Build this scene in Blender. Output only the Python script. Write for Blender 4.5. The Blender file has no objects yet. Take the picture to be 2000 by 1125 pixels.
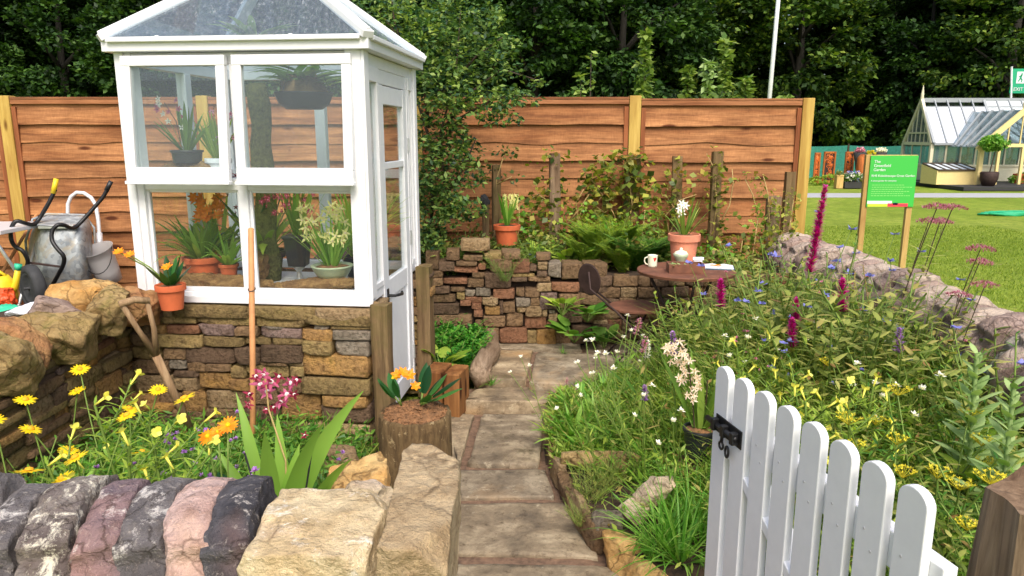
import bpy, math, random
import numpy as np
from mathutils import Vector, Matrix, Euler, noise
R = math.radians
random.seed(7)
scene = bpy.context.scene
COL = scene.collection

# ------------------------------------------------------------------ camera
EYE = 1.55
TILT = R(11.7)
FOC = 1431.0          # focal length in pixels of the 2000 px wide photograph
cam_d = bpy.data.cameras.new('camera')
cam_d.sensor_width = 36.0
cam_d.lens = FOC / 2000 * 36
cam_d.clip_start = 0.05
cam_d.clip_end = 400
cam = bpy.data.objects.new('camera', cam_d)
COL.objects.link(cam)
cam.location = (0, 0, EYE)
cam.rotation_euler = (R(90) - TILT, 0, 0)
scene.camera = cam

# ------------------------------------------------------------------ light
SUN_TO = Vector((0.14, -0.74, 0.92)).normalized()
world = bpy.data.worlds.new('World')
scene.world = world
world.use_nodes = True
wn = world.node_tree
sky = wn.nodes.new('ShaderNodeTexSky')
sky.sky_type = 'NISHITA'
sky.sun_disc = False
sky.sun_elevation = math.asin(SUN_TO.z)
sky.sun_rotation = math.atan2(SUN_TO.x, SUN_TO.y)
sky.air_density = 1.0
sky.dust_density = 5.0
wn.links.new(sky.outputs[0], wn.nodes['Background'].inputs[0])
wn.nodes['Background'].inputs[1].default_value = 0.15
sd = bpy.data.lights.new('sun', 'SUN')
sd.energy = 1.75
sd.angle = R(26)
sd.color = (1.0, 0.95, 0.87)
sun = bpy.data.objects.new('sun', sd)
COL.objects.link(sun)
sun.location = (0, 0, 20)
sun.rotation_euler = SUN_TO.to_track_quat('Z', 'Y').to_euler()
scene.view_settings.view_transform = 'Standard'
scene.view_settings.look = 'None'
scene.view_settings.exposure = 0.58
scene.view_settings.gamma = 1.0
scene.cycles.max_bounces = 8
scene.cycles.transparent_max_bounces = 16
scene.cycles.caustics_reflective = False
scene.cycles.caustics_refractive = False

# ------------------------------------------------------------------ measuring helpers: photograph pixel -> point of a real surface
FW = Vector((0, math.cos(TILT), -math.sin(TILT)))
UP = Vector((0, math.sin(TILT), math.cos(TILT)))
CAM = Vector((0, 0, EYE))
def ray(px, py):
    return FW + Vector((1, 0, 0)) * ((px - 1000) / FOC) + UP * ((562.5 - py) / FOC)
def atY(px, py, Y):
    d = ray(px, py); return CAM + d * (Y / d.y)
def atZ(px, py, z):
    d = ray(px, py); return CAM + d * ((z - EYE) / d.z)
def atP(px, py, p, n):
    d = ray(px, py); return CAM + d * ((p - CAM).dot(n) / d.dot(n))

# ------------------------------------------------------------------ materials
def srgb(r, g, b):
    f = lambda c: (c / 255 / 12.92) if c / 255 <= 0.04045 else ((c / 255 + 0.055) / 1.055) ** 2.4
    return (f(r), f(g), f(b), 1)
MATS = {}
class NT:
    def __init__(s, name):
        s.mat = bpy.data.materials.new(name); s.mat.use_nodes = True
        s.t = s.mat.node_tree; s.b = s.t.nodes['Principled BSDF']; s.out = s.t.nodes['Material Output']
        MATS[name] = s.mat
    def n(s, kind, **kw):
        o = s.t.nodes.new('ShaderNode' + kind)
        for k, v in kw.items(): setattr(o, k, v)
        return o
    def l(s, a, b): s.t.links.new(a, b)
    def coord(s, scale=(1, 1, 1), which='Object', loc=None):
        tc = s.n('TexCoord'); mp = s.n('Mapping'); mp.inputs['Scale'].default_value = scale
        s.l(tc.outputs[which], mp.inputs[0])
        if loc is not None: s.l(loc, mp.inputs['Location'])
        return mp.outputs[0]
    def noise(s, scale, detail=6, rough=0.6, co=None, dist=0):
        o = s.n('TexNoise'); o.inputs['Scale'].default_value = scale; o.inputs['Detail'].default_value = detail
        o.inputs['Roughness'].default_value = rough; o.inputs['Distortion'].default_value = dist
        s.l(co if co is not None else s.coord(), o.inputs['Vector']); return o.outputs['Fac']
    def vor(s, scale, co=None, feature='F1', out='Distance'):
        o = s.n('TexVoronoi', feature=feature); o.inputs['Scale'].default_value = scale
        s.l(co if co is not None else s.coord(), o.inputs['Vector']); return o.outputs[out]
    def ramp(s, fac, stops, interp='LINEAR'):
        o = s.n('ValToRGB'); o.color_ramp.interpolation = interp
        e = o.color_ramp.elements
        while len(e) < len(stops): e.new(0.5)
        for i, (p, c) in enumerate(stops):
            e[i].position = p
            e[i].color = c if len(c) == 4 else (*c, 1)
        s.l(fac, o.inputs[0]); return o.outputs[0]
    def bw(s, fac, a, b):
        return s.ramp(fac, [(a, (0, 0, 0)), (b, (1, 1, 1))])
    def mix(s, fac, a, b, mode='MIX'):
        o = s.n('Mix', data_type='RGBA', blend_type=mode)
        for sock, v in ((o.inputs[0], fac), (o.inputs[6], a), (o.inputs[7], b)):
            if hasattr(v, 'is_linked'): s.l(v, sock)
            elif isinstance(v, (int, float)): sock.default_value = v
            else: sock.default_value = v if len(v) == 4 else (*v, 1)
        return o.outputs[2]
    def rnd(s):
        return s.n('NewGeometry').outputs['Random Per Island']
    def orand(s):
        return s.n('ObjectInfo').outputs['Random']
    def col(s, c):
        if hasattr(c, 'is_linked'): s.l(c, s.b.inputs['Base Color'])
        else: s.b.inputs['Base Color'].default_value = c if len(c) == 4 else (*c, 1)
    def rough(s, v, spec=None):
        if hasattr(v, 'is_linked'): s.l(v, s.b.inputs['Roughness'])
        else: s.b.inputs['Roughness'].default_value = v
        if spec is not None: s.b.inputs['Specular IOR Level'].default_value = spec
    def bump(s, h, strength=0.5, dist=0.01):
        o = s.n('Bump'); o.inputs['Strength'].default_value = strength; o.inputs['Distance'].default_value = dist
        s.l(h, o.inputs['Height']); s.l(o.outputs[0], s.b.inputs['Normal'])

def m_leaf(name, stops, trans=0.35, rough=0.45, clump=0.0):
    k = NT(name)
    f = k.rnd()
    c = k.ramp(f, stops)
    if clump:
        nz = k.bw(k.noise(clump, 3, 0.5), 0.35, 0.65)
        c = k.mix(nz, k.mix(1.0, c, (0.55, 0.62, 0.6), 'MULTIPLY'), k.mix(1.0, c, (1.35, 1.25, 1.0), 'MULTIPLY'))
    k.col(c); k.rough(rough, 0.35)
    tr = k.n('BsdfTranslucent'); mx = k.n('MixShader'); mx.inputs[0].default_value = trans
    k.l(k.mix(1.0, c, (1.25, 1.3, 0.6), 'MULTIPLY'), tr.inputs[0])
    k.l(k.b.outputs[0], mx.inputs[1]); k.l(tr.outputs[0], mx.inputs[2]); k.l(mx.outputs[0], k.out.inputs[0])
    return k.mat
def m_plain(name, c, rough=0.5, metal=0.0, spec=None, var=0.0, bump=0.0, bscale=60):
    k = NT(name)
    if var:
        nz = k.noise(bscale / 4, 5, 0.6)
        c4 = c if len(c) == 4 else (*c, 1)
        d = tuple(x * (1 - var) for x in c4[:3]) + (1,); u = tuple(min(1, x * (1 + var)) for x in c4[:3]) + (1,)
        k.col(k.ramp(nz, [(0.3, d), (0.7, u)]))
    else: k.col(c)
    k.rough(rough, spec); k.b.inputs['Metallic'].default_value = metal
    if bump: k.bump(k.noise(bscale, 5, 0.6), bump, 0.004)
    return k.mat
def m_petal(name, c1, c2, trans=0.3):
    return m_leaf(name, [(0.0, c1), (1.0, c2)], trans, 0.5)
def m_stone(name, ca, cb, cc, scale=13, lichen=None, lfac=0.55, bump=0.8, moss=0.0, isl=0.5, crack=False):
    """ca/cb/cc: main, second and dark colour, mottled; lichen: colour of pale blotches"""
    if not crack:   # walling stone of one quarry: keep the colours related
        com = srgb(150, 126, 96); ca, cb, cc = [tuple(a * .68 + b * .32 for a, b in zip(q, com)) for q in (ca, cb, cc)]
    k = NT(name)
    k2 = k.n('VectorMath', operation='SCALE'); 
    comb = k.n('CombineXYZ'); r = k.rnd()
    for i in range(3): k.l(r, comb.inputs[i])
    k.l(comb.outputs[0], k2.inputs[0]); k2.inputs[3].default_value = 37.0
    co = k.coord((1, 1, 1), loc=k2.outputs[0])
    n1 = k.noise(scale, 7, 0.65, co); n2 = k.noise(scale * 4.5, 6, 0.7, co); n3 = k.noise(scale * 0.5, 3, 0.5, co, 0.6)
    c = k.mix(k.bw(n1, 0.38, 0.62), ca, cb)
    c = k.mix(k.bw(n3, 0.5, 0.75), c, cc)
    c = k.mix(k.bw(n2, 0.48, 0.66), c, k.mix(1.0, c, (0.62, 0.58, 0.54) if crack else (0.42, 0.39, 0.36), 'MULTIPLY'))
    c = k.mix(k.bw(k.noise(scale * 9, 4, 0.7, co), 0.55, 0.7), c, k.mix(1.0, c, (1.5, 1.45, 1.35), 'MULTIPLY'))
    if crack:
        dn = k.n('TexNoise'); dn.inputs['Scale'].default_value = scale * 1.2; dn.inputs['Detail'].default_value = 4; k.l(co, dn.inputs['Vector'])
        mad = k.n('VectorMath', operation='MULTIPLY_ADD'); k.l(dn.outputs['Color'], mad.inputs[0]); mad.inputs[1].default_value = (0.16, 0.16, 0.16); k.l(co, mad.inputs[2])
        ve = k.vor(scale * 1.1, mad.outputs[0], 'DISTANCE_TO_EDGE')
        ck = k.bw(ve, 0.0, 0.035)
        c = k.mix(k.bw(n3, 0.4, 0.6), c, k.mix(ck, k.mix(1.0, c, (0.4, 0.37, 0.35), 'MULTIPLY'), c))
    if moss:
        c = k.mix(k.bw(k.noise(scale * 0.8, 6, 0.75, co), 0.62 - moss, 0.78 - moss), c, srgb(92, 92, 32))
    if lichen is not None:
        ln = k.noise(scale * 1.7, 8, 0.8, co, 0.4)
        c = k.mix(k.bw(ln, lfac, lfac + 0.09), c, lichen)
        sp = k.bw(k.noise(scale * 9, 5, 0.8, co), 0.56, 0.68)
        c = k.mix(sp, c, k.mix(0.3, c, lichen))
    v = k.ramp(r, [(0, (1.22 * (1 - isl * 0.4),) * 3), (1, (1.22 * (1 + isl * 0.35),) * 3)])
    c = k.mix(1.0, c, v, 'MULTIPLY')
    k.col(c); k.rough(0.85, 0.25)
    n4 = k.noise(scale * 13, 5, 0.75, co)
    ha = k.n('Math', operation='MULTIPLY_ADD'); k.l(n4, ha.inputs[0]); ha.inputs[1].default_value = 0.35; k.l(n2, ha.inputs[2])
    h = k.n('Math', operation='ADD'); k.l(ha.outputs[0], h.inputs[0])
    h3 = k.n('Math', operation='MULTIPLY'); h3.inputs[1].default_value = 1.6; k.l(n1, h3.inputs[0]); k.l(h3.outputs[0], h.inputs[1])
    k.bump(h.outputs[0], min(1, bump + 0.2), 0.028)
    return k.mat

def m_wood(name, light, dark, along='X', gr=1.0, knots=True, rough=0.7, bump=0.35, isl=0.25, green=None):
    k = NT(name)
    r = k.rnd(); comb = k.n('CombineXYZ')
    for i in range(3): k.l(r, comb.inputs[i])
    sc = k.n('VectorMath', operation='SCALE'); k.l(comb.outputs[0], sc.inputs[0]); sc.inputs[3].default_value = 23.0
    s3 = {'X': (0.9, 14, 14), 'Y': (14, 0.9, 14), 'Z': (14, 14, 0.9)}[along]
    s1 = {'X': (0.5, 3, 3), 'Y': (3, 0.5, 3), 'Z': (3, 3, 0.5)}[along]
    g = k.noise(2.2 * gr, 8, 0.7, k.coord(s3, loc=sc.outputs[0]), 0.4)
    b = k.noise(2.0, 4, 0.55, k.coord(s1, loc=sc.outputs[0]), 0.8)
    c = k.ramp(g, [(0.3, dark), (0.62, light)])
    c = k.mix(k.bw(b, 0.42, 0.72), c, k.mix(1.0, c, (0.62, 0.5, 0.42), 'MULTIPLY'))
    hh = g
    if knots:
        sk = {'X': (2.2, 7, 7), 'Y': (7, 2.2, 7), 'Z': (7, 7, 2.2)}[along]
        vd = k.vor(1.0, k.coord(sk, loc=sc.outputs[0]))
        kn = k.bw(vd, 0.10, 0.17)
        c = k.mix(kn, k.mix(1.0, c, (0.28, 0.17, 0.1), 'MULTIPLY'), c)
    if green is not None:
        c = k.mix(k.bw(k.noise(3.0, 6, 0.7), 0.45, 0.65), c, green)
    v = k.ramp(r, [(0, (1 - isl,) * 3), (1, (1 + isl * 0.5,) * 3)])
    c = k.mix(1.0, c, v, 'MULTIPLY')
    k.col(c); k.rough(rough, 0.25); k.bump(hh, bump, 0.004)
    return k.mat

# ------------------------------------------------------------------ mesh builder
class MB:
    def __init__(s): s.v = []; s.f = []; s.mi = []
    def add(s, vs, fs, m=0, M=None):
        o = len(s.v)
        if M is not None: vs = [tuple(M @ Vector(v)) for v in vs]
        s.v.extend([tuple(v) for v in vs])
        for f in fs: s.f.append([i + o for i in f]); s.mi.append(m)
        return s
    def box(s, c, size, rot=None, m=0, taper=1.0):
        x, y, z = (a / 2 for a in size)
        vs = [Vector((sx * x * (taper if sz > 0 else 1), sy * y * (taper if sz > 0 else 1), sz * z)) for sz in (-1, 1) for sy in (-1, 1) for sx in (-1, 1)]
        if rot is not None:
            rm = Euler(rot).to_matrix() if not isinstance(rot, Matrix) else rot
            vs = [rm @ v for v in vs]
        c = Vector(c); vs = [v + c for v in vs]
        return s.add(vs, [(0, 2, 3, 1), (4, 5, 7, 6), (0, 1, 5, 4), (2, 6, 7, 3), (1, 3, 7, 5), (0, 4, 6, 2)], m)
    def lohi(s, lo, hi, m=0):
        lo = Vector(lo); hi = Vector(hi); return s.box((lo + hi) / 2, hi - lo, None, m)
    def bar(s, a, b, w, h, m=0, up=(0, 0, 1)):
        a = Vector(a); b = Vector(b); z = (b - a); L = z.length; z.normalize()
        u = Vector(up); x = u.cross(z)
        if x.length < 1e-4: x = Vector((1, 0, 0)).cross(z)
        x.normalize(); y = z.cross(x)
        rm = Matrix((x, y, z)).transposed()
        return s.box((a + b) / 2, (w, h, L), rm, m)
    def tube(s, pts, rad, n=6, m=0, cap=True):
        pts = [Vector(p) for p in pts]
        if isinstance(rad, (int, float)): rad = [rad] * len(pts)
        o = len(s.v); prev = None
        for i, p in enumerate(pts):
            t = (pts[min(i + 1, len(pts) - 1)] - pts[max(i - 1, 0)])
            if t.length < 1e-9: t = Vector((0, 0, 1))
            t.normalize()
            if prev is None:
                x = t.orthogonal().normalized()
            else:
                x = prev - t * prev.dot(t)
                x = x.normalized() if x.length > 1e-6 else t.orthogonal().normalized()
            prev = x; y = t.cross(x)
            for j in range(n):
                a = 2 * math.pi * j / n
                s.v.append(tuple(p + (x * math.cos(a) + y * math.sin(a)) * rad[i]))
        for i in range(len(pts) - 1):
            for j in range(n):
                s.f.append([o + i * n + j, o + i * n + (j + 1) % n, o + (i + 1) * n + (j + 1) % n, o + (i + 1) * n + j]); s.mi.append(m)
        if cap:
            s.f.append([o + j for j in range(n)][::-1]); s.mi.append(m)
            q = o + (len(pts) - 1) * n; s.f.append([q + j for j in range(n)]); s.mi.append(m)
        return s
    def lathe(s, prof, n=20, c=(0, 0, 0), m=0, M=None, jit=0):
        o = len(s.v); c = Vector(c)
        for (r, z) in prof:
            for j in range(n):
                a = 2 * math.pi * j / n
                rr = r * (1 + random.uniform(-jit, jit)) if jit else r
                v = Vector((rr * math.cos(a), rr * math.sin(a), z))
                if M is not None: v = M @ v
                s.v.append(tuple(v + c))
        for i in range(len(prof) - 1):
            for j in range(n):
                s.f.append([o + i * n + j, o + i * n + (j + 1) % n, o + (i + 1) * n + (j + 1) % n, o + (i + 1) * n + j]); s.mi.append(m)
        return s
    def leaf(s, base, d, L, W, bend=0.3, n=3, m=0, side=None, fold=0.25, shape='lance'):
        """leaf blade starting at base along d; bend>0 droops"""
        d = Vector(d).normalized(); p = Vector(base)
        if side is None:
            side = Vector((0, 0, 1)).cross(d)
            if side.length < 0.05: side = Vector((random.uniform(-1, 1), random.uniform(-1, 1), 0))
        side = Vector(side); side = (side - d * side.dot(d)).normalized()
        o = len(s.v); st = L / n
        for i in range(n + 1):
            t = i / n
            if shape == 'lance': w = math.sin(math.pi * min(1, (t * 0.86 + 0.14))) ** 0.8
            elif shape == 'strap': w = (1 - t ** 5) * (0.75 + 0.25 * math.sin(t * 3.1)) if t < 1 else 0.05
            elif shape == 'blade': w = 1 - t ** 1.6
            else: w = math.sin(math.pi * (0.08 + 0.9 * t)) ** 0.55
            w = max(w, 0.03) * W * 0.5
            up = side.cross(d)
            e = up * (w * fold)
            s.v.extend((tuple(p - side * w + e), tuple(p), tuple(p + side * w + e)))
            d = (d + Vector((0, 0, -1)) * (bend * 2.0 / n) * (0.3 + t)).normalized()
            side = (side - d * side.dot(d)).normalized()
            p = p + d * st
        for i in range(n):
            a = o + i * 3
            s.f.append([a, a + 1, a + 4, a + 3]); s.mi.append(m)
            s.f.append([a + 1, a + 2, a + 5, a + 4]); s.mi.append(m)
        return s
    def quadleaf(s, p, d, side, L, W, m=0):
        p = Vector(p); up = side.cross(d)
        a = p; b = p + d * L * 0.5 - side * W * 0.5 + up * W * .12; c = p + d * L; e = p + d * L * 0.5 + side * W * 0.5 + up * W * .12
        o = len(s.v); s.v.extend((tuple(a), tuple(b), tuple(c), tuple(e)))
        s.f.append([o, o + 1, o + 2, o + 3]); s.mi.append(m); return s
    def build(s, name, mats, parent=None, smooth=False, bev=0.0, loc=None, sub=0, off=None):
        me = bpy.data.meshes.new(name)
        vs = s.v
        if off is not None:
            ox, oy, oz = off; vs = [(a - ox, b - oy, c - oz) for a, b, c in vs]
        me.from_pydata(vs, [], s.f)
        if not isinstance(mats, (list, tuple)): mats = [mats]
        for m in mats: me.materials.append(MATS[m] if isinstance(m, str) else m)
        if len(mats) > 1: me.polygons.foreach_set('material_index', s.mi)
        if smooth: me.polygons.foreach_set('use_smooth', [True] * len(me.polygons))
        me.update()
        o = bpy.data.objects.new(name, me); COL.objects.link(o)
        if bev:
            b = o.modifiers.new('bevel', 'BEVEL'); b.width = bev; b.segments = 2; b.limit_method = 'ANGLE'; b.angle_limit = R(40)
        if sub:
            b = o.modifiers.new('sub', 'SUBSURF'); b.levels = sub; b.render_levels = sub
        if parent is not None: o.parent = parent
        if loc is not None: o.location = loc
        return o

def tag(o, label=None, cat=None, group=None, kind=None):
    if label: o['label'] = label
    if cat: o['category'] = cat
    if group: o['group'] = group
    if kind: o['kind'] = kind
    return o
def thing(name, label, cat, loc=(0, 0, 0), rz=0, group=None, rot=None):
    o = bpy.data.objects.new(name, None); COL.objects.link(o)
    o.empty_display_size = 0.1
    o.location = loc; o.rotation_euler = rot if rot else (0, 0, rz)
    return tag(o, label, cat, group)
def dup(root, loc, rz=0, s=1.0, label=None, group=None, rot=None):
    def cp(o, parent):
        c = o.copy(); COL.objects.link(c)
        if parent is not None: c.parent = parent
        for ch in kids.get(o.name, ()): cp(ch, c)
        return c
    kids = {}
    def walk(o):
        kids[o.name] = list(o.children)
        for ch in o.children: walk(ch)
    walk(root)
    r = cp(root, None)
    r.location = loc; r.rotation_euler = rot if rot else (0, 0, rz); r.scale = (s, s, s)
    if label: r['label'] = label
    if group: r['group'] = group
    return r
USED = set()
def place(proto, loc, rz=None, s=1.0, label=None, group=None, rot=None):
    """the first call moves the prototype itself, later ones copy it"""
    if rz is None: rz = random.uniform(0, 6.283)
    if proto.name not in USED:
        USED.add(proto.name)
        proto.location = loc; proto.rotation_euler = rot if rot else (0, 0, rz); proto.scale = (s, s, s)
        if label: proto['label'] = label
        if group: proto['group'] = group
        return proto
    return dup(proto, loc, rz, s, label, group, rot)

# ------------------------------------------------------------------ stones
_grid = {}
def cube_grid(n):
    if n in _grid: return _grid[n]
    vs = {}; fs = []; lst = []
    def vid(i, j, k):
        key = (i, j, k)
        if key not in vs: vs[key] = len(lst); lst.append(Vector((2 * i / n - 1, 2 * j / n - 1, 2 * k / n - 1)))
        return vs[key]
    for a in range(n):
        for b in range(n):
            for (f, w) in ((0, 0), (n, 1)):
                q = [(a, b), (a + 1, b), (a + 1, b + 1), (a, b + 1)]
                if w == 0: q = q[::-1]
                fs.append([vid(x, y, f) for x, y in q])
                fs.append([vid(f, x, y) for x, y in q])
                q2 = q[::-1]
                fs.append([vid(x, f, y) for x, y in q2])
    _grid[n] = (lst, fs); return _grid[n]
def stone(mb, c, size, rot=None, n=6, rnd=0.25, amp=0.06, cuts=5, m=0, seed=None, fine=0.0, pow2=None, deep=(0.62, 0.85)):
    vs, fs = cube_grid(n)
    rs = random.Random(seed if seed is not None else random.random())
    off = Vector((rs.uniform(0, 50), rs.uniform(0, 50), rs.uniform(0, 50)))
    h = Vector(size) / 2
    planes = []
    for _ in range(cuts):
        nn = Vector((rs.uniform(-1, 1), rs.uniform(-1, 1), rs.uniform(-1, 1)))
        if nn.length < 0.1: continue
        nn.normalize(); planes.append((nn, (abs(nn.x) + abs(nn.y) + abs(nn.z)) * rs.uniform(*deep)))
    rm = None
    if rot is not None: rm = Euler(rot).to_matrix() if not isinstance(rot, Matrix) else rot
    out = []; c = Vector(c); ms = min(h)
    for p in vs:
        q = p.lerp(p.normalized() * 1.22, rnd)
        if pow2: q = pow2(q)
        for nn, d in planes:
            e = q.dot(nn) - d
            if e > 0: q = q - nn * e
        w = Vector((q.x * h.x, q.y * h.y, q.z * h.z))
        if amp:
            nz = noise.noise_vector(w * (0.55 / max(ms, 0.02)) + off)
            w = w + nz * (amp * ms * 2)
        if fine:
            nz = noise.turbulence_vector(w * (1.6 / ms) + off, 4, False)
            w = w + (nz - Vector((.3, .3, .3))) * (fine * ms)
        if rm is not None: w = rm @ w
        out.append(w + c)
    mb.add(out, fs, m)
    return mb

# ------------------------------------------------------------------ leaf clouds (numpy)
def leaf_cloud(name, pts, L, W, mats, parent=None, droop=0.3, seed=1, off=None, sizevar=0.4, kind=None, outward=None):
    rs = np.random.RandomState(seed); P = np.asarray(pts, float); n = len(P)
    if off is not None: P = P - np.array(off)
    d = rs.normal(size=(n, 3)); d[:, 2] = d[:, 2] * 0.5 - droop
    if outward is not None:
        o_ = P - np.asarray(outward); o_ /= np.linalg.norm(o_, axis=1, keepdims=True) + 1e-6; d += o_ * 0.8
    d /= np.linalg.norm(d, axis=1, keepdims=True)
    u = rs.normal(size=(n, 3)) * 0.55; u[:, 2] += 1.0
    sd_ = np.cross(u, d); sd_ /= np.linalg.norm(sd_, axis=1, keepdims=True) + 1e-9
    up = np.cross(d, sd_)
    k = (1 + rs.uniform(-sizevar, sizevar, n))[:, None]
    a = P; b = P + d * L * k * .45 - sd_ * W * k * .5 + up * W * k * .12; c = P + d * L * k; e = P + d * L * k * .45 + sd_ * W * k * .5 + up * W * k * .12
    V = np.stack([a, b, c, e], 1).reshape(-1, 3)
    me = bpy.data.meshes.new(name)
    me.vertices.add(4 * n); me.loops.add(4 * n); me.polygons.add(n)
    me.vertices.foreach_set('co', V.ravel())
    me.loops.foreach_set('vertex_index', np.arange(4 * n, dtype=np.int32))
    me.polygons.foreach_set('loop_start', np.arange(0, 4 * n, 4, dtype=np.int32))
    me.update(calc_edges=True); me.validate()
    me.materials.append(MATS[mats] if isinstance(mats, str) else mats)
    o = bpy.data.objects.new(name, me); COL.objects.link(o)
    if parent is not None: o.parent = parent
    return o
# ------------------------------------------------------------------ the materials of the place
m_plain('white_paint', (0.77, 0.78, 0.80), 0.42, spec=0.4, var=0.03, bump=0.05, bscale=90)
m_plain('white_old', (0.74, 0.76, 0.78), 0.5, var=0.04)
m_plain('black_iron', (0.012, 0.012, 0.013), 0.42, 0.2, var=0.4, bump=0.2)
m_plain('black_plastic', (0.014, 0.015, 0.018), 0.42)
m_plain('rubber', (0.035, 0.037, 0.04), 0.75, var=0.3, bump=0.3)
m_plain('rust_iron', srgb(120, 78, 58), 0.7, 0.2, var=0.35, bump=0.4)
m_plain('dark_rust', srgb(62, 46, 42), 0.7, 0.3, var=0.4, bump=0.4)
m_plain('steel', (0.62, 0.63, 0.62), 0.35, 0.7, var=0.15)
m_plain('alu', (0.75, 0.76, 0.78), 0.4, 0.3)
m_plain('yellow_plastic', (0.75, 0.55, 0.02), 0.45)
m_plain('red_plastic', (0.72, 0.09, 0.02), 0.5)
m_plain('green_plastic', (0.03, 0.48, 0.27), 0.5)
m_plain('bag_white', (0.78, 0.78, 0.85), 0.5)
m_plain('terracotta', srgb(196, 98, 56), 0.8, var=0.16, bump=0.15)
m_plain('terracotta_pale', srgb(214, 136, 106), 0.85, var=0.22, bump=0.2)
m_plain('soil', (0.045, 0.026, 0.014), 0.95, var=0.6, bump=1.0, bscale=120)
m_plain('bark_chip', srgb(126, 90, 58), 0.9, var=0.5, bump=1.0, bscale=160)
m_plain('celadon', srgb(176, 190, 158), 0.3, var=0.1)
m_plain('cream_china', srgb(232, 232, 205), 0.25)
m_plain('red_print', (0.6, 0.02, 0.02), 0.35)
m_plain('green_print', (0.05, 0.3, 0.08), 0.35)
m_plain('paper', (0.78, 0.8, 0.86), 0.7)
m_plain('book_edge', srgb(70, 110, 130), 0.6)
m_plain('orange_petal_plain', (0.85, 0.32, 0.02), 0.5)
m_plain('tarmac', srgb(168, 168, 172), 0.85, var=0.08, bump=0.3)
m_plain('mortar', srgb(112, 88, 70), 0.95, var=0.45, bump=0.7, bscale=150)
m_plain('dark_gap', (0.012, 0.008, 0.006), 1.0)
m_plain('wall_core', (0.03, 0.018, 0.012), 1.0, var=0.4)
m_plain('hoarding', srgb(40, 120, 104), 0.8, var=0.25)
m_plain('marquee', srgb(92, 98, 112), 0.8)
m_plain('cream_paint', srgb(214, 206, 178), 0.6, var=0.06)
m_plain('cream_panel', srgb(226, 205, 140), 0.6, var=0.05)
m_plain('grey_frame', srgb(150, 156, 160), 0.5)
m_plain('deck_dark', (0.03, 0.03, 0.03), 0.8)
m_plain('sign_green', (0.045, 0.46, 0.06), 0.5)
m_plain('exit_green', (0.01, 0.36, 0.17), 0.5)
m_plain('lime_strip', srgb(200, 220, 60), 0.5)
m_plain('red_strip', srgb(225, 60, 80), 0.5)
m_plain('navy_strip', srgb(20, 35, 90), 0.5)
m_plain('stem_green', srgb(110, 135, 55), 0.6, var=0.2)
m_plain('tree_bark', (0.022, 0.019, 0.014), 0.9, var=0.3)
m_plain('stem_dark', srgb(66, 52, 36), 0.7, var=0.3)
m_plain('stem_straw', srgb(176, 150, 96), 0.7, var=0.2)
m_plain('cane_wood', srgb(196, 138, 88), 0.65, var=0.16, bump=0.2)
m_plain('hose_green', srgb(30, 160, 110), 0.5)
m_plain('net_green', (0.02, 0.10, 0.06), 0.8)
m_plain('flower_center', srgb(226, 160, 24), 0.8)
m_plain('flower_dark', srgb(50, 30, 40), 0.8)

m_plain('nail_grey', (0.5, 0.5, 0.52), 0.5)
def mk_lawn():
    k = NT('lawn')
    n1 = k.noise(0.35, 5, 0.6); n2 = k.noise(6, 5, 0.7); n3 = k.noise(60, 4, 0.7)
    c = k.ramp(n1, [(0.3, srgb(136, 156, 52)), (0.5, srgb(156, 172, 64)), (0.7, srgb(174, 180, 84))])
    c = k.mix(k.bw(n2, 0.4, 0.7), c, srgb(118, 146, 46))
    c = k.mix(k.bw(k.noise(1.0, 7, 0.75, k.coord((1.2, 0.5, 1))), 0.45, 0.7), c, k.mix(1.0, c, (0.72, 0.76, 0.62), 'MULTIPLY'))
    c = k.mix(k.bw(k.noise(2.5, 8, 0.8), 0.58, 0.66), c, srgb(168, 164, 92))
    c = k.mix(k.bw(n3, 0.45, 0.62), c, k.mix(1.0, c, (0.6, 0.66, 0.5), 'MULTIPLY'))
    k.col(c); k.rough(0.9, 0.2); k.bump(n3, 0.9, 0.03)
mk_lawn()
def mk_paving():
    k = NT('paving')
    r = k.rnd(); comb = k.n('CombineXYZ')
    for i in range(3): k.l(r, comb.inputs[i])
    sc = k.n('VectorMath', operation='SCALE'); k.l(comb.outputs[0], sc.inputs[0]); sc.inputs[3].default_value = 19.0
    co = k.coord((1, 1, 1), loc=sc.outputs[0]); cs = k.coord((1, 1.15, 1), loc=sc.outputs[0])
    c = k.ramp(k.noise(4.5, 8, 0.72, cs, 0.25), [(0.34, srgb(92, 82, 70)), (0.5, srgb(136, 122, 102)), (0.66, srgb(182, 168, 144))])
    c = k.mix(k.bw(k.noise(1.6, 4, 0.6, co, 0.5), 0.55, 0.7), c, srgb(180, 150, 112))
    c = k.mix(k.bw(k.noise(11, 8, 0.8, cs, 0.2), 0.58, 0.68), c, srgb(190, 180, 158))
    c = k.mix(k.bw(k.noise(30, 5, 0.7, co), 0.55, 0.68), c, k.mix(1.0, c, (0.5, 0.46, 0.42), 'MULTIPLY'))
    c = k.mix(k.bw(k.noise(2.6, 6, 0.7, co), 0.58, 0.7), c, srgb(92, 82, 62))
    v = k.ramp(r, [(0, (0.82, 0.82, 0.82)), (0.5, (1, 0.97, 0.9)), (1, (1.1, 1.0, 0.86))])
    k.col(k.mix(1.0, c, v, 'MULTIPLY'))
    k.rough(k.ramp(k.noise(2.3, 4, 0.6, co), [(0.4, (0.45,) * 3), (0.6, (0.85,) * 3)]), 0.4)
    k.bump(k.noise(9, 9, 0.75, co, 0.3), 0.7, 0.02)
mk_paving()

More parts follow.
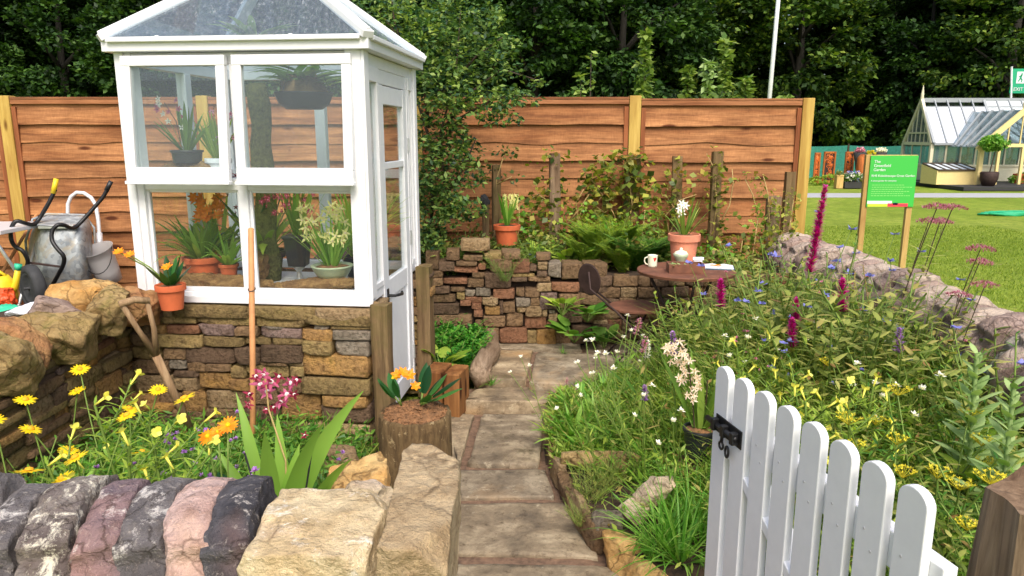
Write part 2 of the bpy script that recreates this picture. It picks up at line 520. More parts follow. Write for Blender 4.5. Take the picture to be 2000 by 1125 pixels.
# stone colours for the walls: key -> material
SK = {
 'o': m_stone('ochre_stone', srgb(190, 146, 80), srgb(156, 116, 66), srgb(200, 150, 66), moss=0.02),
 't': m_stone('tan_stone', srgb(176, 150, 112), srgb(150, 124, 88), srgb(190, 166, 130), moss=0.03),
 'r': m_stone('red_stone', srgb(146, 92, 66), srgb(122, 76, 56), srgb(172, 116, 88)),
 'p': m_stone('purple_stone', srgb(140, 120, 122), srgb(112, 92, 92), srgb(160, 142, 140)),
 'g': m_stone('mossy_stone', srgb(160, 138, 84), srgb(130, 110, 68), srgb(134, 122, 58), moss=0.0),
 'd': m_stone('dark_stone', srgb(88, 66, 56), srgb(70, 54, 48), srgb(102, 78, 66)),
 'y': m_stone('grey_stone', srgb(150, 144, 132), srgb(120, 114, 104), srgb(168, 160, 146)),
 'b': m_stone('brown_stone', srgb(126, 98, 70), srgb(104, 80, 58), srgb(142, 112, 78), moss=0.02),
}
SKN = list(SK); SKI = {k: i for i, k in enumerate(SKN)}; SKM = [SK[k] for k in SKN]
C_DARK = m_stone('slate_cope', srgb(124, 119, 118), srgb(92, 88, 89), srgb(74, 69, 71), 7, srgb(198, 192, 186), 0.55, 1.0, crack=True)
C_LICH = m_stone('lichen_cope', srgb(148, 140, 132), srgb(112, 100, 96), srgb(92, 80, 78), 9, srgb(224, 216, 198), 0.52, 1.1, crack=True)
C_PURP = m_stone('purple_cope', srgb(132, 112, 114), srgb(104, 92, 98), srgb(158, 122, 114), 7, srgb(206, 194, 188), 0.58, 1.1, crack=True)
C_PINK = m_stone('pink_cope', srgb(196, 170, 162), srgb(168, 138, 128), srgb(186, 152, 124), 6, srgb(220, 200, 192), 0.6, 0.9, crack=True)
C_BLACK = m_stone('black_cope', srgb(84, 82, 86), srgb(54, 53, 58), srgb(122, 92, 84), 6, srgb(206, 198, 190), 0.57, 1.1, crack=True)
C_PALE = m_stone('pale_block_stone', srgb(214, 196, 160), srgb(196, 172, 132), srgb(206, 184, 168), 6, srgb(232, 224, 210), 0.56, 1.1, isl=0, crack=True)
C_TAN = m_stone('tan_block_stone', srgb(178, 158, 126), srgb(156, 134, 102), srgb(190, 168, 134), 5, srgb(216, 198, 164), 0.62, 0.9, isl=0, crack=True)
C_OCH = m_stone('orange_rock', srgb(208, 158, 92), srgb(176, 126, 66), srgb(214, 184, 128), 6, isl=0.1, crack=True)
C_MOSS = m_stone('mossy_rock', srgb(164, 140, 92), srgb(128, 106, 70), srgb(184, 158, 110), 6, moss=0.08, isl=0.1, crack=True)
C_RUST = m_stone('russet_rock', srgb(176, 128, 88), srgb(142, 98, 66), srgb(190, 150, 100), 6, moss=0.03, isl=0.1, crack=True)
C_ROSE = m_stone('rose_rock', srgb(196, 176, 164), srgb(160, 136, 126), srgb(204, 188, 170), 7, srgb(214, 202, 190), 0.62, 0.9, isl=0.3, crack=True)
C_ROSE2 = m_stone('mauve_rock', srgb(166, 144, 136), srgb(126, 104, 100), srgb(182, 160, 146), 7, srgb(206, 196, 186), 0.62, 0.9, isl=0.3, crack=True)
C_GRN = m_stone('greygreen_rock', srgb(170, 178, 164), srgb(150, 150, 136), srgb(182, 164, 150), 7, srgb(206, 210, 198), 0.6, 0.8, isl=0.2, crack=True)

m_wood('fence_board', srgb(198, 142, 94), srgb(134, 88, 56), 'X', 1.0, True)
m_wood('fence_trim', srgb(176, 120, 80), srgb(120, 76, 48), 'X', 1.0, False)
m_wood('fence_trim_v', srgb(170, 104, 64), srgb(120, 70, 42), 'Z', 1.0, False)
m_wood('fence_post_wood', srgb(206, 176, 96), srgb(172, 136, 62), 'Z', 0.8, True, isl=0.08)
m_wood('stake_wood', srgb(216, 184, 120), srgb(186, 150, 86), 'Z', 0.8, False)
m_wood('old_post', srgb(142, 118, 84), srgb(76, 58, 40), 'Z', 1.2, False, bump=1.0, green=srgb(98, 88, 50))
m_wood('bleached_post', srgb(150, 128, 104), srgb(96, 76, 58), 'Z', 1.6, False, bump=1.0)
m_wood('sleeper_wood', srgb(160, 112, 66), srgb(96, 58, 30), 'Z', 1.0, True, bump=0.4)
m_wood('handle_wood', srgb(170, 142, 108), srgb(122, 96, 68), 'Z', 1.6, False, bump=0.5)
m_wood('log_wood', srgb(158, 138, 116), srgb(96, 76, 58), 'Y', 1.4, False, bump=1.0)
m_wood('panel_wood', srgb(190, 110, 50), srgb(110, 54, 26), 'Z', 1.0, False)
def mk_stump():
    k = NT('stump_bark')
    g = k.noise(3.0, 8, 0.75, k.coord((8, 8, 1.6)), 0.6)
    c = k.ramp(g, [(0.3, srgb(70, 54, 38)), (0.5, srgb(118, 96, 66)), (0.7, srgb(160, 134, 94))])
    c = k.mix(k.bw(k.noise(26, 5, 0.7), 0.6, 0.68), c, srgb(190, 168, 126))
    k.col(c); k.rough(0.9, 0.2); k.bump(g, 1.0, 0.03)
mk_stump()
def mk_bark():
    k = NT('cork_bark')
    g = k.noise(14, 8, 0.8, None, 0.8)
    k.col(k.ramp(g, [(0.3, srgb(96, 70, 48)), (0.5, srgb(150, 116, 76)), (0.7, srgb(196, 160, 104))]))
    k.rough(0.9, 0.2); k.bump(g, 1.0, 0.03)
mk_bark()
def mk_moss_pole():
    k = NT('moss_pole')
    g = k.noise(45, 8, 0.8)
    k.col(k.ramp(g, [(0.35, srgb(76, 80, 44)), (0.5, srgb(122, 122, 74)), (0.68, srgb(158, 160, 90))]))
    k.rough(0.95, 0.1); k.bump(g, 1.0, 0.03)
mk_moss_pole()
def mk_tray():
    k = NT('galvanised')
    c = k.ramp(k.vor(30, None, 'F1', 'Color'), [(0.2, srgb(136, 142, 146)), (0.8, srgb(176, 182, 184))])
    c = k.mix(k.bw(k.noise(5, 7, 0.7, None, 0.8), 0.52, 0.66), c, srgb(172, 162, 142))
    c = k.mix(k.bw(k.noise(9, 7, 0.75), 0.64, 0.72), c, srgb(130, 84, 52))
    k.col(c); k.rough(0.55); k.b.inputs['Metallic'].default_value = 0.35; k.bump(k.noise(60, 4), 0.15, 0.004)
mk_tray()
def mk_clear():
    k = NT('cloudy_plastic')
    k.col((0.62, 0.6, 0.6)); k.rough(0.3)
    tr = k.n('BsdfTransparent'); tr.inputs[0].default_value = (0.9, 0.9, 0.9, 1)
    mx = k.n('MixShader'); mx.inputs[0].default_value = 0.6
    k.l(tr.outputs[0], mx.inputs[1]); k.l(k.b.outputs[0], mx.inputs[2]); k.l(mx.outputs[0], k.out.inputs[0])
mk_clear()
def mk_glass(name, tint, refl, haze=0.0, drops=False):
    k = NT(name)
    tr = k.n('BsdfTransparent'); tr.inputs[0].default_value = (*tint, 1)
    gl = k.n('BsdfGlossy'); gl.inputs['Roughness'].default_value = 0.03; gl.inputs[0].default_value = (0.9, 0.95, 1, 1)
    lw = k.n('LayerWeight'); pw = k.n('Math', operation='POWER'); k.l(lw.outputs['Facing'], pw.inputs[0]); pw.inputs[1].default_value = 4.0
    mu = k.n('Math', operation='MULTIPLY_ADD'); k.l(pw.outputs[0], mu.inputs[0]); mu.inputs[1].default_value = 0.6; mu.inputs[2].default_value = refl + 0.02
    mx = k.n('MixShader'); k.l(mu.outputs[0], mx.inputs[0]); k.l(tr.outputs[0], mx.inputs[1]); k.l(gl.outputs[0], mx.inputs[2])
    last = mx.outputs[0]
    if haze:
        df = k.n('BsdfDiffuse'); df.inputs[0].default_value = (0.7, 0.76, 0.8, 1)
        m2 = k.n('MixShader')
        if drops:
            streak = k.noise(30.0, 6, 0.8, k.coord((3, 1, 1)), 0.2)
            rp = k.ramp(streak, [(0.45, (haze * 0.5,) * 3), (0.6, (haze * 1.1,) * 3), (0.68, (min(1, haze * 4.5),) * 3)])
            k.l(rp, m2.inputs[0])
        else: m2.inputs[0].default_value = haze
        k.l(last, m2.inputs[1]); k.l(df.outputs[0], m2.inputs[2]); last = m2.outputs[0]
    k.l(last, k.out.inputs[0])
    return k.mat
mk_glass('glass', (0.97, 0.985, 0.98), 0.0, 0.008)
mk_glass('glass_sash', (0.92, 0.96, 0.96), 0.012, 0.035)
mk_glass('glass_roof', (0.8, 0.86, 0.9), 0.03, 0.10, True)
mk_glass('glass_far', (0.6, 0.68, 0.7), 0.1, 0.1)
mk_glass('glass_blind', (0.3, 0.33, 0.38), 0.12, 0.75)

# leaves: colours spread by leaf
G = srgb
m_leaf('tree_leaf', [(0, G(20, 42, 18)), (0.5, G(46, 80, 34)), (0.85, G(76, 112, 48)), (1, G(72, 100, 38))], 0.22, 0.6, clump=0.45)
m_leaf('tree_leaf_light', [(0, G(28, 52, 18)), (0.5, G(58, 92, 32)), (0.85, G(96, 126, 46)), (1, G(140, 158, 66))], 0.25, 0.6, clump=0.5)
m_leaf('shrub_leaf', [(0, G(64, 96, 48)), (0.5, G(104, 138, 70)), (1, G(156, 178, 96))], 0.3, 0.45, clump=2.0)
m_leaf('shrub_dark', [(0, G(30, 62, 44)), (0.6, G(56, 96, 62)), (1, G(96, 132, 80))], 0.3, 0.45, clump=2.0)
m_leaf('sapling_leaf', [(0, G(70, 104, 40)), (0.5, G(120, 148, 66)), (1, G(168, 186, 98))], 0.35, 0.45)
m_leaf('vine_leaf', [(0, G(92, 112, 34)), (0.4, G(140, 150, 52)), (0.8, G(188, 190, 84)), (1, G(150, 84, 44))], 0.35, 0.45)
m_leaf('vine_dark', [(0, G(60, 84, 36)), (0.5, G(104, 122, 52)), (0.9, G(152, 150, 78)), (1, G(120, 76, 40))], 0.35, 0.45)
m_leaf('fern_leaf', [(0, G(92, 132, 34)), (1, G(164, 186, 58))], 0.4, 0.5)
m_leaf('fern_green', [(0, G(48, 102, 30)), (1, G(104, 156, 50))], 0.4, 0.5)
m_leaf('lime_leaf', [(0, G(120, 158, 50)), (1, G(180, 200, 84))], 0.4, 0.45)
m_leaf('mid_leaf', [(0, G(54, 104, 34)), (0.5, G(92, 142, 50)), (1, G(136, 176, 72))], 0.35, 0.45)
m_leaf('bright_leaf', [(0, G(76, 136, 40)), (0.5, G(116, 170, 62)), (1, G(166, 204, 96))], 0.38, 0.42)
m_leaf('deep_leaf', [(0, G(22, 62, 30)), (0.5, G(40, 92, 42)), (1, G(78, 130, 60))], 0.25, 0.35)
m_leaf('olive_leaf', [(0, G(92, 110, 44)), (0.5, G(138, 150, 68)), (0.85, G(178, 178, 98)), (1, G(150, 108, 66))], 0.3, 0.5)
m_leaf('meadow_leaf', [(0, G(72, 112, 32)), (0.4, G(122, 158, 52)), (0.8, G(172, 190, 80)), (0.93, G(186, 176, 104)), (1, G(150, 112, 66))], 0.35, 0.5)
m_leaf('silver_leaf', [(0, G(120, 152, 84)), (1, G(178, 200, 134))], 0.3, 0.6)
m_leaf('strap_leaf', [(0, G(112, 162, 56)), (1, G(160, 198, 92))], 0.4, 0.35)
m_leaf('orchid_leaf', [(0, G(74, 112, 40)), (0.6, G(124, 158, 62)), (1, G(172, 190, 92))], 0.35, 0.35)
m_leaf('cover_leaf', [(0, G(34, 92, 26)), (0.5, G(66, 136, 42)), (1, G(112, 176, 62))], 0.35, 0.45)
m_leaf('grass_blade', [(0, G(80, 118, 34)), (0.6, G(128, 156, 58)), (1, G(176, 178, 96))], 0.35, 0.5)
m_petal('yellow_petal', G(250, 206, 14), G(255, 228, 40))
m_petal('primrose_petal', G(240, 230, 80), G(250, 244, 130))
m_petal('orange_petal', G(244, 130, 10), G(252, 166, 30))
m_petal('clivia_petal', G(226, 112, 20), G(246, 150, 40))
m_petal('magenta_petal', G(190, 20, 140), G(226, 50, 176))
m_petal('orchid_pink', G(160, 30, 84), G(222, 120, 160))
m_petal('orchid_red', G(120, 24, 48), G(180, 60, 90))
m_petal('blue_petal', G(112, 116, 206), G(156, 158, 226))
m_petal('lilac_petal', G(150, 96, 186), G(196, 150, 214))
m_petal('pink_petal', G(206, 110, 150), G(238, 186, 206))
m_petal('white_petal', G(240, 236, 228), G(252, 250, 246))
m_petal('blush_petal', G(238, 206, 178), G(250, 232, 214))
m_petal('pale_yellow', G(236, 228, 140), G(248, 242, 180))
m_petal('umbel_yellow', G(206, 190, 40), G(230, 218, 70))
m_petal('wheat_head', G(176, 158, 100), G(206, 190, 130))
m_petal('mauve_head', G(150, 70, 96), G(196, 130, 150))
m_leaf('lawn_blade', [(0, G(96, 124, 30)), (0.6, G(132, 154, 46)), (1, G(160, 172, 70))], 0.3, 0.6)

def more_grain():
    m = MATS['fence_board']; t = m.node_tree; b = t.nodes['Principled BSDF']
    src = b.inputs['Base Color'].links[0].from_socket
    def nz(scale, sc, lo, hi, a, bb):
        tc = t.nodes.new('ShaderNodeTexCoord'); mp = t.nodes.new('ShaderNodeMapping'); mp.inputs['Scale'].default_value = sc; t.links.new(tc.outputs['Object'], mp.inputs[0])
        n = t.nodes.new('ShaderNodeTexNoise'); n.inputs['Scale'].default_value = scale; n.inputs['Detail'].default_value = 7; n.inputs['Roughness'].default_value = .7; t.links.new(mp.outputs[0], n.inputs['Vector'])
        r = t.nodes.new('ShaderNodeValToRGB'); r.color_ramp.elements[0].position = lo; r.color_ramp.elements[1].position = hi; r.color_ramp.elements[0].color = (*a, 1); r.color_ramp.elements[1].color = (*bb, 1); t.links.new(n.outputs['Fac'], r.inputs[0]); return r.outputs[0]
    for args in ((1.0, (90, 8, 20), .35, .65, (.86, .84, .82), (1.08, 1.08, 1.08)), (2.0, (1.1, 1, 2.2), .36, .66, (.74, .69, .64), (1.14, 1.14, 1.14)), (1.0, (5, 30, 150), .38, .6, (.76, .73, .7), (1.1, 1.1, 1.1)), (1.0, (14, 30, 22), .64, .72, (1.0, 1.0, 1.0), (.5, .4, .34))):
        mx = t.nodes.new('ShaderNodeMix'); mx.data_type = 'RGBA'; mx.blend_type = 'MULTIPLY'; mx.inputs[0].default_value = 1; t.links.new(src, mx.inputs[6]); t.links.new(nz(*args), mx.inputs[7]); src = mx.outputs[2]
    t.links.new(src, b.inputs['Base Color'])
more_grain()
# ------------------------------------------------------------------ ground, path (the setting)
def ground_mesh():
    mb = MB()
    xs = [-120, -40, -12, -4.2, -2.1, 0, 2.4, 5, 12, 40, 120]; ys = [-60, -10, 0, 1.5, 3, 4.5, 6.5, 9, 14, 20, 30, 60, 140, 300]
    for y in ys:
        for x in xs: mb.v.append((x, y, -0.02))
    nx = len(xs)
    for j in range(len(ys) - 1):
        for i in range(nx - 1):
            a = j * nx + i; mb.f.append([a, a + 1, a + nx + 1, a + nx]); mb.mi.append(0)
    return mb
tag(ground_mesh().build('lawn', 'lawn'), kind='structure')

def hmap(name, x0, x1, y0, y1, fn, mat, st=0.06, amp=0.02):
    mb = MB(); nx = int((x1 - x0) / st) + 1; ny = int((y1 - y0) / st) + 1
    for j in range(ny + 1):
        for i in range(nx + 1):
            x = x0 + (x1 - x0) * i / nx; y = y0 + (y1 - y0) * j / ny
            z = fn(x, y) + amp * noise.noise(Vector((x * 6, y * 6, 3)))
            mb.v.append((x, y, z))
    for j in range(ny):
        for i in range(nx):
            a = j * (nx + 1) + i; mb.f.append([a, a + 1, a + nx + 2, a + nx + 1]); mb.mi.append(0)
    return mb.build(name, mat, smooth=True)
# soil of the borders: left front border, right border, raised bed below the fence
tag(hmap('soil_border', -2.0, -0.58, 1.6, 3.5, lambda x, y: 0.05, 'soil'), kind='structure')
def path_right(y):  # right edge of the path
    pts = [(1.9, 0.55), (2.3, 0.40), (2.7, 0.27), (3.1, 0.19), (3.4, 0.16), (3.9, 0.19), (4.05, 0.3), (4.3, 0.62), (5.0, 0.80), (5.6, 0.85)]
    for (a, b), (c, d) in zip(pts, pts[1:]):
        if y <= c: return b + (d - b) * max(0, (y - a)) / (c - a)
    return pts[-1][1]
tag(hmap('planting_border', 0.1, 2.2, 1.2, 5.1, lambda x, y: (0.06 + 0.03 * min(1, max(0, x - path_right(y)) * 3)) if x > path_right(y) + 0.03 else -0.05, 'soil', 0.05), kind='structure')
tag(hmap('side_bed', -1.0, -0.12, 4.30, 5.1, lambda x, y: 0.09, 'soil'), kind='structure')
tag(hmap('soil_mound', -4.6, -2.25, 3.6, 6.3, lambda x, y: .07 * min(1, (x + 4.6) * 4, (-2.25 - x) * 4) - .03 + .44 * math.exp(-((x + 3.0) ** 2 + (y - 4.55) ** 2) / 1.3) * min(1, (-2.25 - x) * 3), 'soil'), kind='structure')
tag(hmap('raised_bed', -1.6, 2.35, 5.02, 6.36, lambda x, y: 0.60 - 0.35 * min(1, max(0, (x - 1.2))), 'soil'), kind='structure')

def slab(mb, corners, z, th=0.045, n=10, seed=0, amp=0.004):
    """flagstone with slightly ragged edge; corners anticlockwise"""
    rs = random.Random(seed); P = [Vector((*c, 0)) for c in corners]; ring = []
    for i in range(4):
        a, b = P[i], P[(i + 1) % 4]
        for k in range(n):
            t = k / n; p = a.lerp(b, t)
            nrm = Vector(((b - a).y, -(b - a).x, 0)).normalized()
            ring.append(p - nrm * (0.006 + 0.012 * abs(noise.noise(Vector((p.x * 9, p.y * 9, seed)))) + (0.012 if k == 0 else 0)))
    N = len(ring); c = sum(P, Vector()) / 4; o = len(mb.v)
    rings = [(1.0, -th), (1.0, -0.008), (0.985, -0.001), (0.9, 0.0), (0.7, 0), (0.45, 0), (0.2, 0)]
    for s_, dz in rings:
        for p in ring:
            q = c + (p - c) * s_
            mb.v.append((q.x, q.y, z + dz + (amp * noise.noise(Vector((q.x * 7, q.y * 7, seed * 3.1))) if s_ < 1 else 0)))
    for r_ in range(len(rings) - 1):
        for i in range(N):
            mb.f.append([o + r_ * N + i, o + r_ * N + (i + 1) % N, o + (r_ + 1) * N + (i + 1) % N, o + (r_ + 1) * N + i]); mb.mi.append(0)
    mb.f.append([o + (len(rings) - 1) * N + i for i in range(N)]); mb.mi.append(0)
def qz(z, *pp):
    return [tuple(atZ(px, py, z).xy) for px, py in pp]
path = MB()
slab(path, qz(0.0, (868, 1340), (1420, 1340), (1200, 1100), (872, 1097)), 0, seed=1)
slab(path, qz(0.0, (870, 1082), (1178, 1088), (1108, 978), (874, 982)), 0, seed=2)
slab(path, qz(0.0, (872, 974), (1090, 971), (1066, 914), (876, 916)), 0, seed=3)
slab(path, qz(0.01, (912, 906), (1058, 908), (1063, 806), (938, 808)), 0.012, seed=4)
slab(path, qz(0.01, (842, 912), (900, 912), (928, 808), (862, 804)), 0.012, seed=5)
slab(path, qz(0.01, (1072, 850), (1120, 850), (1110, 800), (1070, 800)), 0.006, seed=6)
# first step, then the little terrace
slab(path, qz(0.07, (893, 783), (1104, 786), (1104, 752), (930, 757)), 0.07, 0.09, seed=7)
slab(path, qz(0.07, (1108, 786), (1240, 792), (1220, 758), (1109, 756)), 0.074, 0.09, seed=8)
slab(path, qz(0.12, (926, 742), (1030, 742), (1042, 683), (962, 681)), 0.125, 0.08, seed=9)
slab(path, qz(0.12, (1033, 748), (1216, 752), (1240, 692), (1045, 686)), 0.12, 0.08, seed=10)
slab(path, qz(0.12, (1222, 752), (1400, 752), (1380, 690), (1246, 692)), 0.122, 0.08, seed=12)
slab(path, qz(0.12, (962, 680), (1140, 684), (1130, 655), (975, 655)), 0.121, 0.08, seed=13)
slab(path, qz(0.12, (1144, 684), (1380, 688), (1350, 655), (1136, 655)), 0.119, 0.08, seed=14)
tag(path.build('path', 'paving', smooth=True), kind='structure')
base = MB()
base.lohi((-0.62, 0.6, -0.08), (0.72, 3.98, -0.016)); base.lohi((-0.5, 3.98, -0.08), (0.9, 4.24, 0.045)); base.lohi((-0.2, 4.24, -0.08), (1.5, 5.02, 0.095))
tag(base.build('path_bedding', 'mortar'), kind='structure')
gp = MB(); gp.lohi((-60, 19.2, -0.016), (90, 20.6, -0.006))
tag(gp.build('show_road', 'tarmac'), kind='structure')

# ------------------------------------------------------------------ the fence
FY = 6.4
def fence():
    root = thing('wooden_fence', 'orange brown lap board fence with yellowish square posts closing the garden behind', 'fence', (0, FY, 0))
    tops = []
    xs = [atY(px, 190, FY).x for px in (-380, 12, 397, 812, 1240, 1577)]
    H0 = 1.86
    for i, x in enumerate(xs):
        h = 1.885 - (0.02 if i == 5 else 0)
        p = MB(); p.box((x, 0.0, h / 2), (0.098, 0.098, h)); p.build('fence_post', 'fence_post_wood', root, bev=0.004)
    for i in range(5):
        x0 = xs[i] + 0.052; x1 = xs[i + 1] - 0.052; dz = -0.012 if i == 4 else 0
        mb = MB(); rs = random.Random(50 + i)
        zt = H0 + dz
        nb = 12; ex = 0.152
        for b in range(nb):
            z1 = zt - 0.03 - b * ex; hgt = 0.182; z0 = z1 - hgt
            deep = (b % 2 == 0)
            yb = -0.006 - (0.009 if deep else 0.0); N = 26; ph = rs.uniform(0, 99)
            o = len(mb.v)
            for k in range(N + 1):
                x = x0 + (x1 - x0) * k / N
                wv = noise.noise(Vector((x * 2.2, ph, 0))) * (0.010 if deep else 0.028) + noise.noise(Vector((x * 9, ph, 5))) * 0.004
                bow = noise.noise(Vector((x * 1.3, ph, 9))) * 0.004
                zb = max(0.01, z0 + wv)
                for (yy, zz) in ((yb - 0.020 + bow, zb), (yb + 0.004 + bow, z1), (yb + 0.013 + bow, z1), (yb - 0.008 + bow, zb)):
                    mb.v.append((x, yy, zz))
            for k in range(N):
                a = o + k * 4
                for (q, r_) in ((0, 1), (1, 2), (2, 3), (3, 0)):
                    mb.f.append([a + q, a + 4 + q, a + 4 + r_, a + r_][::-1]); mb.mi.append(0)
        pn = mb.build('fence_panel', 'fence_board', root)
        t = MB(); t.box(((x0 + x1) / 2, -0.004, zt + 0.004), (x1 - x0, 0.075, 0.02)); t.box(((x0 + x1) / 2, -0.032, zt - 0.026), (x1 - x0, 0.018, 0.036))
        t.build('top_rail', 'fence_trim', pn, bev=0.003)
        for xx in (x0 + 0.02, x1 - 0.02):
            v = MB(); v.box((xx, -0.031, zt / 2 - 0.03), (0.038, 0.02, zt - 0.07)); v.build('edge_batten', 'fence_trim_v', pn, bev=0.003)
fence()

# ------------------------------------------------------------------ greenhouse
GHP = Vector((-0.667, 3.39, 0)); GHR = R(-6.0)
GHM = Matrix.Translation(GHP) @ Matrix.Rotation(GHR, 4, 'Z')
def gh(x, y, z): return GHM @ Vector((x, y, z))
GW, GD = 1.15, 0.98
def greenhouse():
    root = thing('greenhouse', 'small white painted timber greenhouse with glass pyramid roof standing on the stone plinth', 'greenhouse', GHP, GHR)
    W, D = GW, GD; zb, zt = 0.765, 1.925
    fr = MB()
    p = 0.062
    for (x, y) in ((-p / 2, p / 2), (-W + p / 2, p / 2), (-p / 2, D - p / 2), (-W + p / 2, D - p / 2)): fr.box((x, y, (zb + zt) / 2), (p, p, zt - zb))
    # front: bottom rail, drip, transom, head, mullion
    fr.lohi((-W + p, 0.006, zb + .002), (-p, 0.058, zb + 0.045)); fr.lohi((-W - 0.012, -0.022, zb - 0.004), (0.012, 0.004, zb + 0.03))
    fr.lohi((-W + p, 0.010, 1.300), (-p, 0.056, 1.352)); fr.lohi((-W + p, 0.004, 1.872), (-p, 0.058, zt - .002))
    mx = -0.60
    fr.lohi((mx - 0.023, 0.003, zb + 0.045), (mx + 0.023, 0.055, 1.872))
    # glazing beads round the lower panes
    for (a, b) in ((-W + p, mx - 0.023), (mx + 0.023, -p)):
        fr.lohi((a, 0.016, zb + 0.045), (b, 0.036, zb + 0.066)); fr.lohi((a, 0.018, zb + 0.066), (a + 0.014, 0.036, 1.30)); fr.lohi((b - 0.014, 0.018, zb + 0.066), (b, 0.036, 1.30)); fr.lohi((a + 0.014, 0.02, 1.288), (b - 0.014, 0.036, 1.30))
    # back
    fr.lohi((-W + p, D - 0.055, zb + .002), (-p, D - 0.008, zb + 0.05)); fr.lohi((-W + p, D - 0.053, 1.31), (-p, D - 0.01, 1.36)); fr.lohi((-W + p, D - 0.055, 1.87), (-p, D - 0.008, zt - .002))
    fr.lohi((-0.58, D - 0.057, zb + 0.05), (-0.52, D - 0.006, 1.87))
    # left
    fr.lohi((-W + 0.008, p, zb + .002), (-W + 0.055, D - p, zb + 0.05)); fr.lohi((-W + 0.01, p, 1.31), (-W + 0.053, D - p, 1.36)); fr.lohi((-W + 0.008, p, 1.87), (-W + 0.055, D - p, zt - .002)); fr.lohi((-W + 0.006, D / 2 - 0.03, zb + 0.05), (-W + 0.057, D / 2 + 0.03, 1.87))
    # right: head board, jambs either side of the door, side lights
    fr.lohi((-0.052, p, 1.868), (-0.006, D - p, zt - .002)); fr.lohi((-0.045, 0.27, 1.80), (-0.010, 0.81, 1.868))
    fr.lohi((-0.052, p, zb + .002), (-0.006, 0.262, zb + 0.05)); fr.lohi((-0.052, 0.818, zb + .002), (-0.006, D - p, zb + 0.05))
    fr.lohi((-0.056, 0.240, 0.10), (-0.002, 0.27, 1.80)); fr.lohi((-0.056, 0.805, 0.10), (-0.002, 0.835, 1.80))
    fr.lohi((-0.054, 0.240, 1.80), (-0.003, 0.27, 1.868)); fr.lohi((-0.054, 0.805, 1.80), (-0.003, 0.835, 1.868))
    for (a, b) in ((p, 0.240), (0.835, D - p)):
        fr.lohi((-0.03, a, zb + 0.05), (0.000, a + 0.016, 1.80)); fr.lohi((-0.03, b - 0.016, zb + 0.05), (0.000, b, 1.80)); fr.lohi((-0.03, a, 1.80), (0.001, b, 1.868)); fr.lohi((-0.032, a + .016, zb + 0.05), (-0.001, b - .016, zb + 0.08))
    fr.build('frame', 'white_paint', root, bev=0.003)
    # cladding strip (outer corner boards)
    for lo, hi in (((0.000, -0.016, zb + 0.03), (0.014, 0.056, zt)), ((-0.075, -0.014, zb + 0.03), (-0.001, 0.0, zt)), ((-W - 0.012, -0.014, zb + 0.03), (-W + 0.03, 0.0, zt)), ((0.0, D - 0.05, zb), (0.012, D + 0.008, zt))):
        cb = MB(); cb.lohi(lo, hi); cb.build('corner_board', 'white_paint', root, bev=0.003)
    # eaves beam
    ev = MB(); e0 = 0.046
    ev.lohi((-W - e0, -e0, zt), (e0, 0.05, zt + 0.052)); ev.lohi((-W - e0, D - 0.05, zt), (e0, D + e0, zt + 0.052)); ev.lohi((-W - e0, 0.05, zt + .001), (-W + 0.05, D - 0.05, zt + 0.051)); ev.lohi((-0.05, 0.05, zt + .001), (e0, D - 0.05, zt + 0.051))
    for x in (-0.92, -0.3): ev.lohi((x - 0.009, -e0 - 0.012, zt + 0.04), (x + 0.009, -e0 + 0.002, zt + 0.066)); 
    ev.build('eaves_beam', 'white_paint', root, bev=0.003)
    # glass
    for (a, b) in ((-W + p, mx - 0.023), (mx + 0.023, -p)):
        g = MB(); g.lohi((a + 0.004, 0.026, zb + 0.05), (b - 0.004, 0.030, 1.298)); g.build('window_pane', 'glass', root)
    for (a, b) in ((-W + p, -0.58), (-0.52, -p)):
        for (c, d) in ((zb + 0.05, 1.31), (1.36, 1.87)):
            g = MB(); g.lohi((a, D - 0.034, c), (b, D - 0.030, d)); g.build('window_pane', 'glass', root)
    for (a, b) in ((p, D / 2 - 0.03), (D / 2 + 0.03, D - p)):
        for (c, d) in ((zb + 0.05, 1.31), (1.36, 1.87)):
            g = MB(); g.lohi((-W + 0.03, a, c), (-W + 0.034, b, d)); g.build('window_pane', 'glass', root)
    for (a, b) in ((p + 0.016, 0.224), (0.851, D - p - 0.016)):
        g = MB(); g.lohi((-0.018, a, zb + 0.08), (-0.014, b, 1.80)); g.build('side_light', 'glass', root)
    # upper sashes, hinged at the head and pushed out at the bottom
    for (x0, x1, op) in ((-W + 0.032, -0.622, 4.0), (-0.590, -0.040, 3.2)):
        w = x1 - x0; hgt = 0.565
        s = bpy.data.objects.new('top_hung_sash', None)
        m = MB(); t = 0.034; f = 0.044
        m.lohi((0, -t, -0.045), (w, 0, 0)); m.lohi((0, -t, -hgt), (w, 0, -hgt + 0.055)); m.lohi((0.001, -t + .002, -hgt + 0.055), (f, -.001, -0.045)); m.lohi((w - f, -t + .002, -hgt + 0.055), (w - .001, -.001, -0.045))
        m.lohi((f, -t + 0.008, -hgt + 0.055), (w - f, -0.006, -hgt + 0.067)); m.lohi((-0.004, -t - 0.012, -hgt - 0.012), (w + 0.004, -.004, -hgt + 0.004))
        so = m.build('top_hung_sash', 'white_paint', root, bev=0.003)
        bpy.data.objects.remove(s)
        so.location = (x0, -0.004, 1.905); so.rotation_euler = (R(-op), 0, 0)
        g = MB(); g.lohi((f - 0.004, -0.019, -hgt + 0.05), (w - f + 0.004, -0.015, -0.04)); g.build('pane', 'glass_sash', so)
    # door
    d = MB(); y0, y1 = 0.272, 0.803; zo = 0.105
    d.lohi((-0.040, y0, zo), (-0.006, y0 + 0.07, 1.796)); d.lohi((-0.040, y1 - 0.07, zo), (-0.006, y1, 1.796))
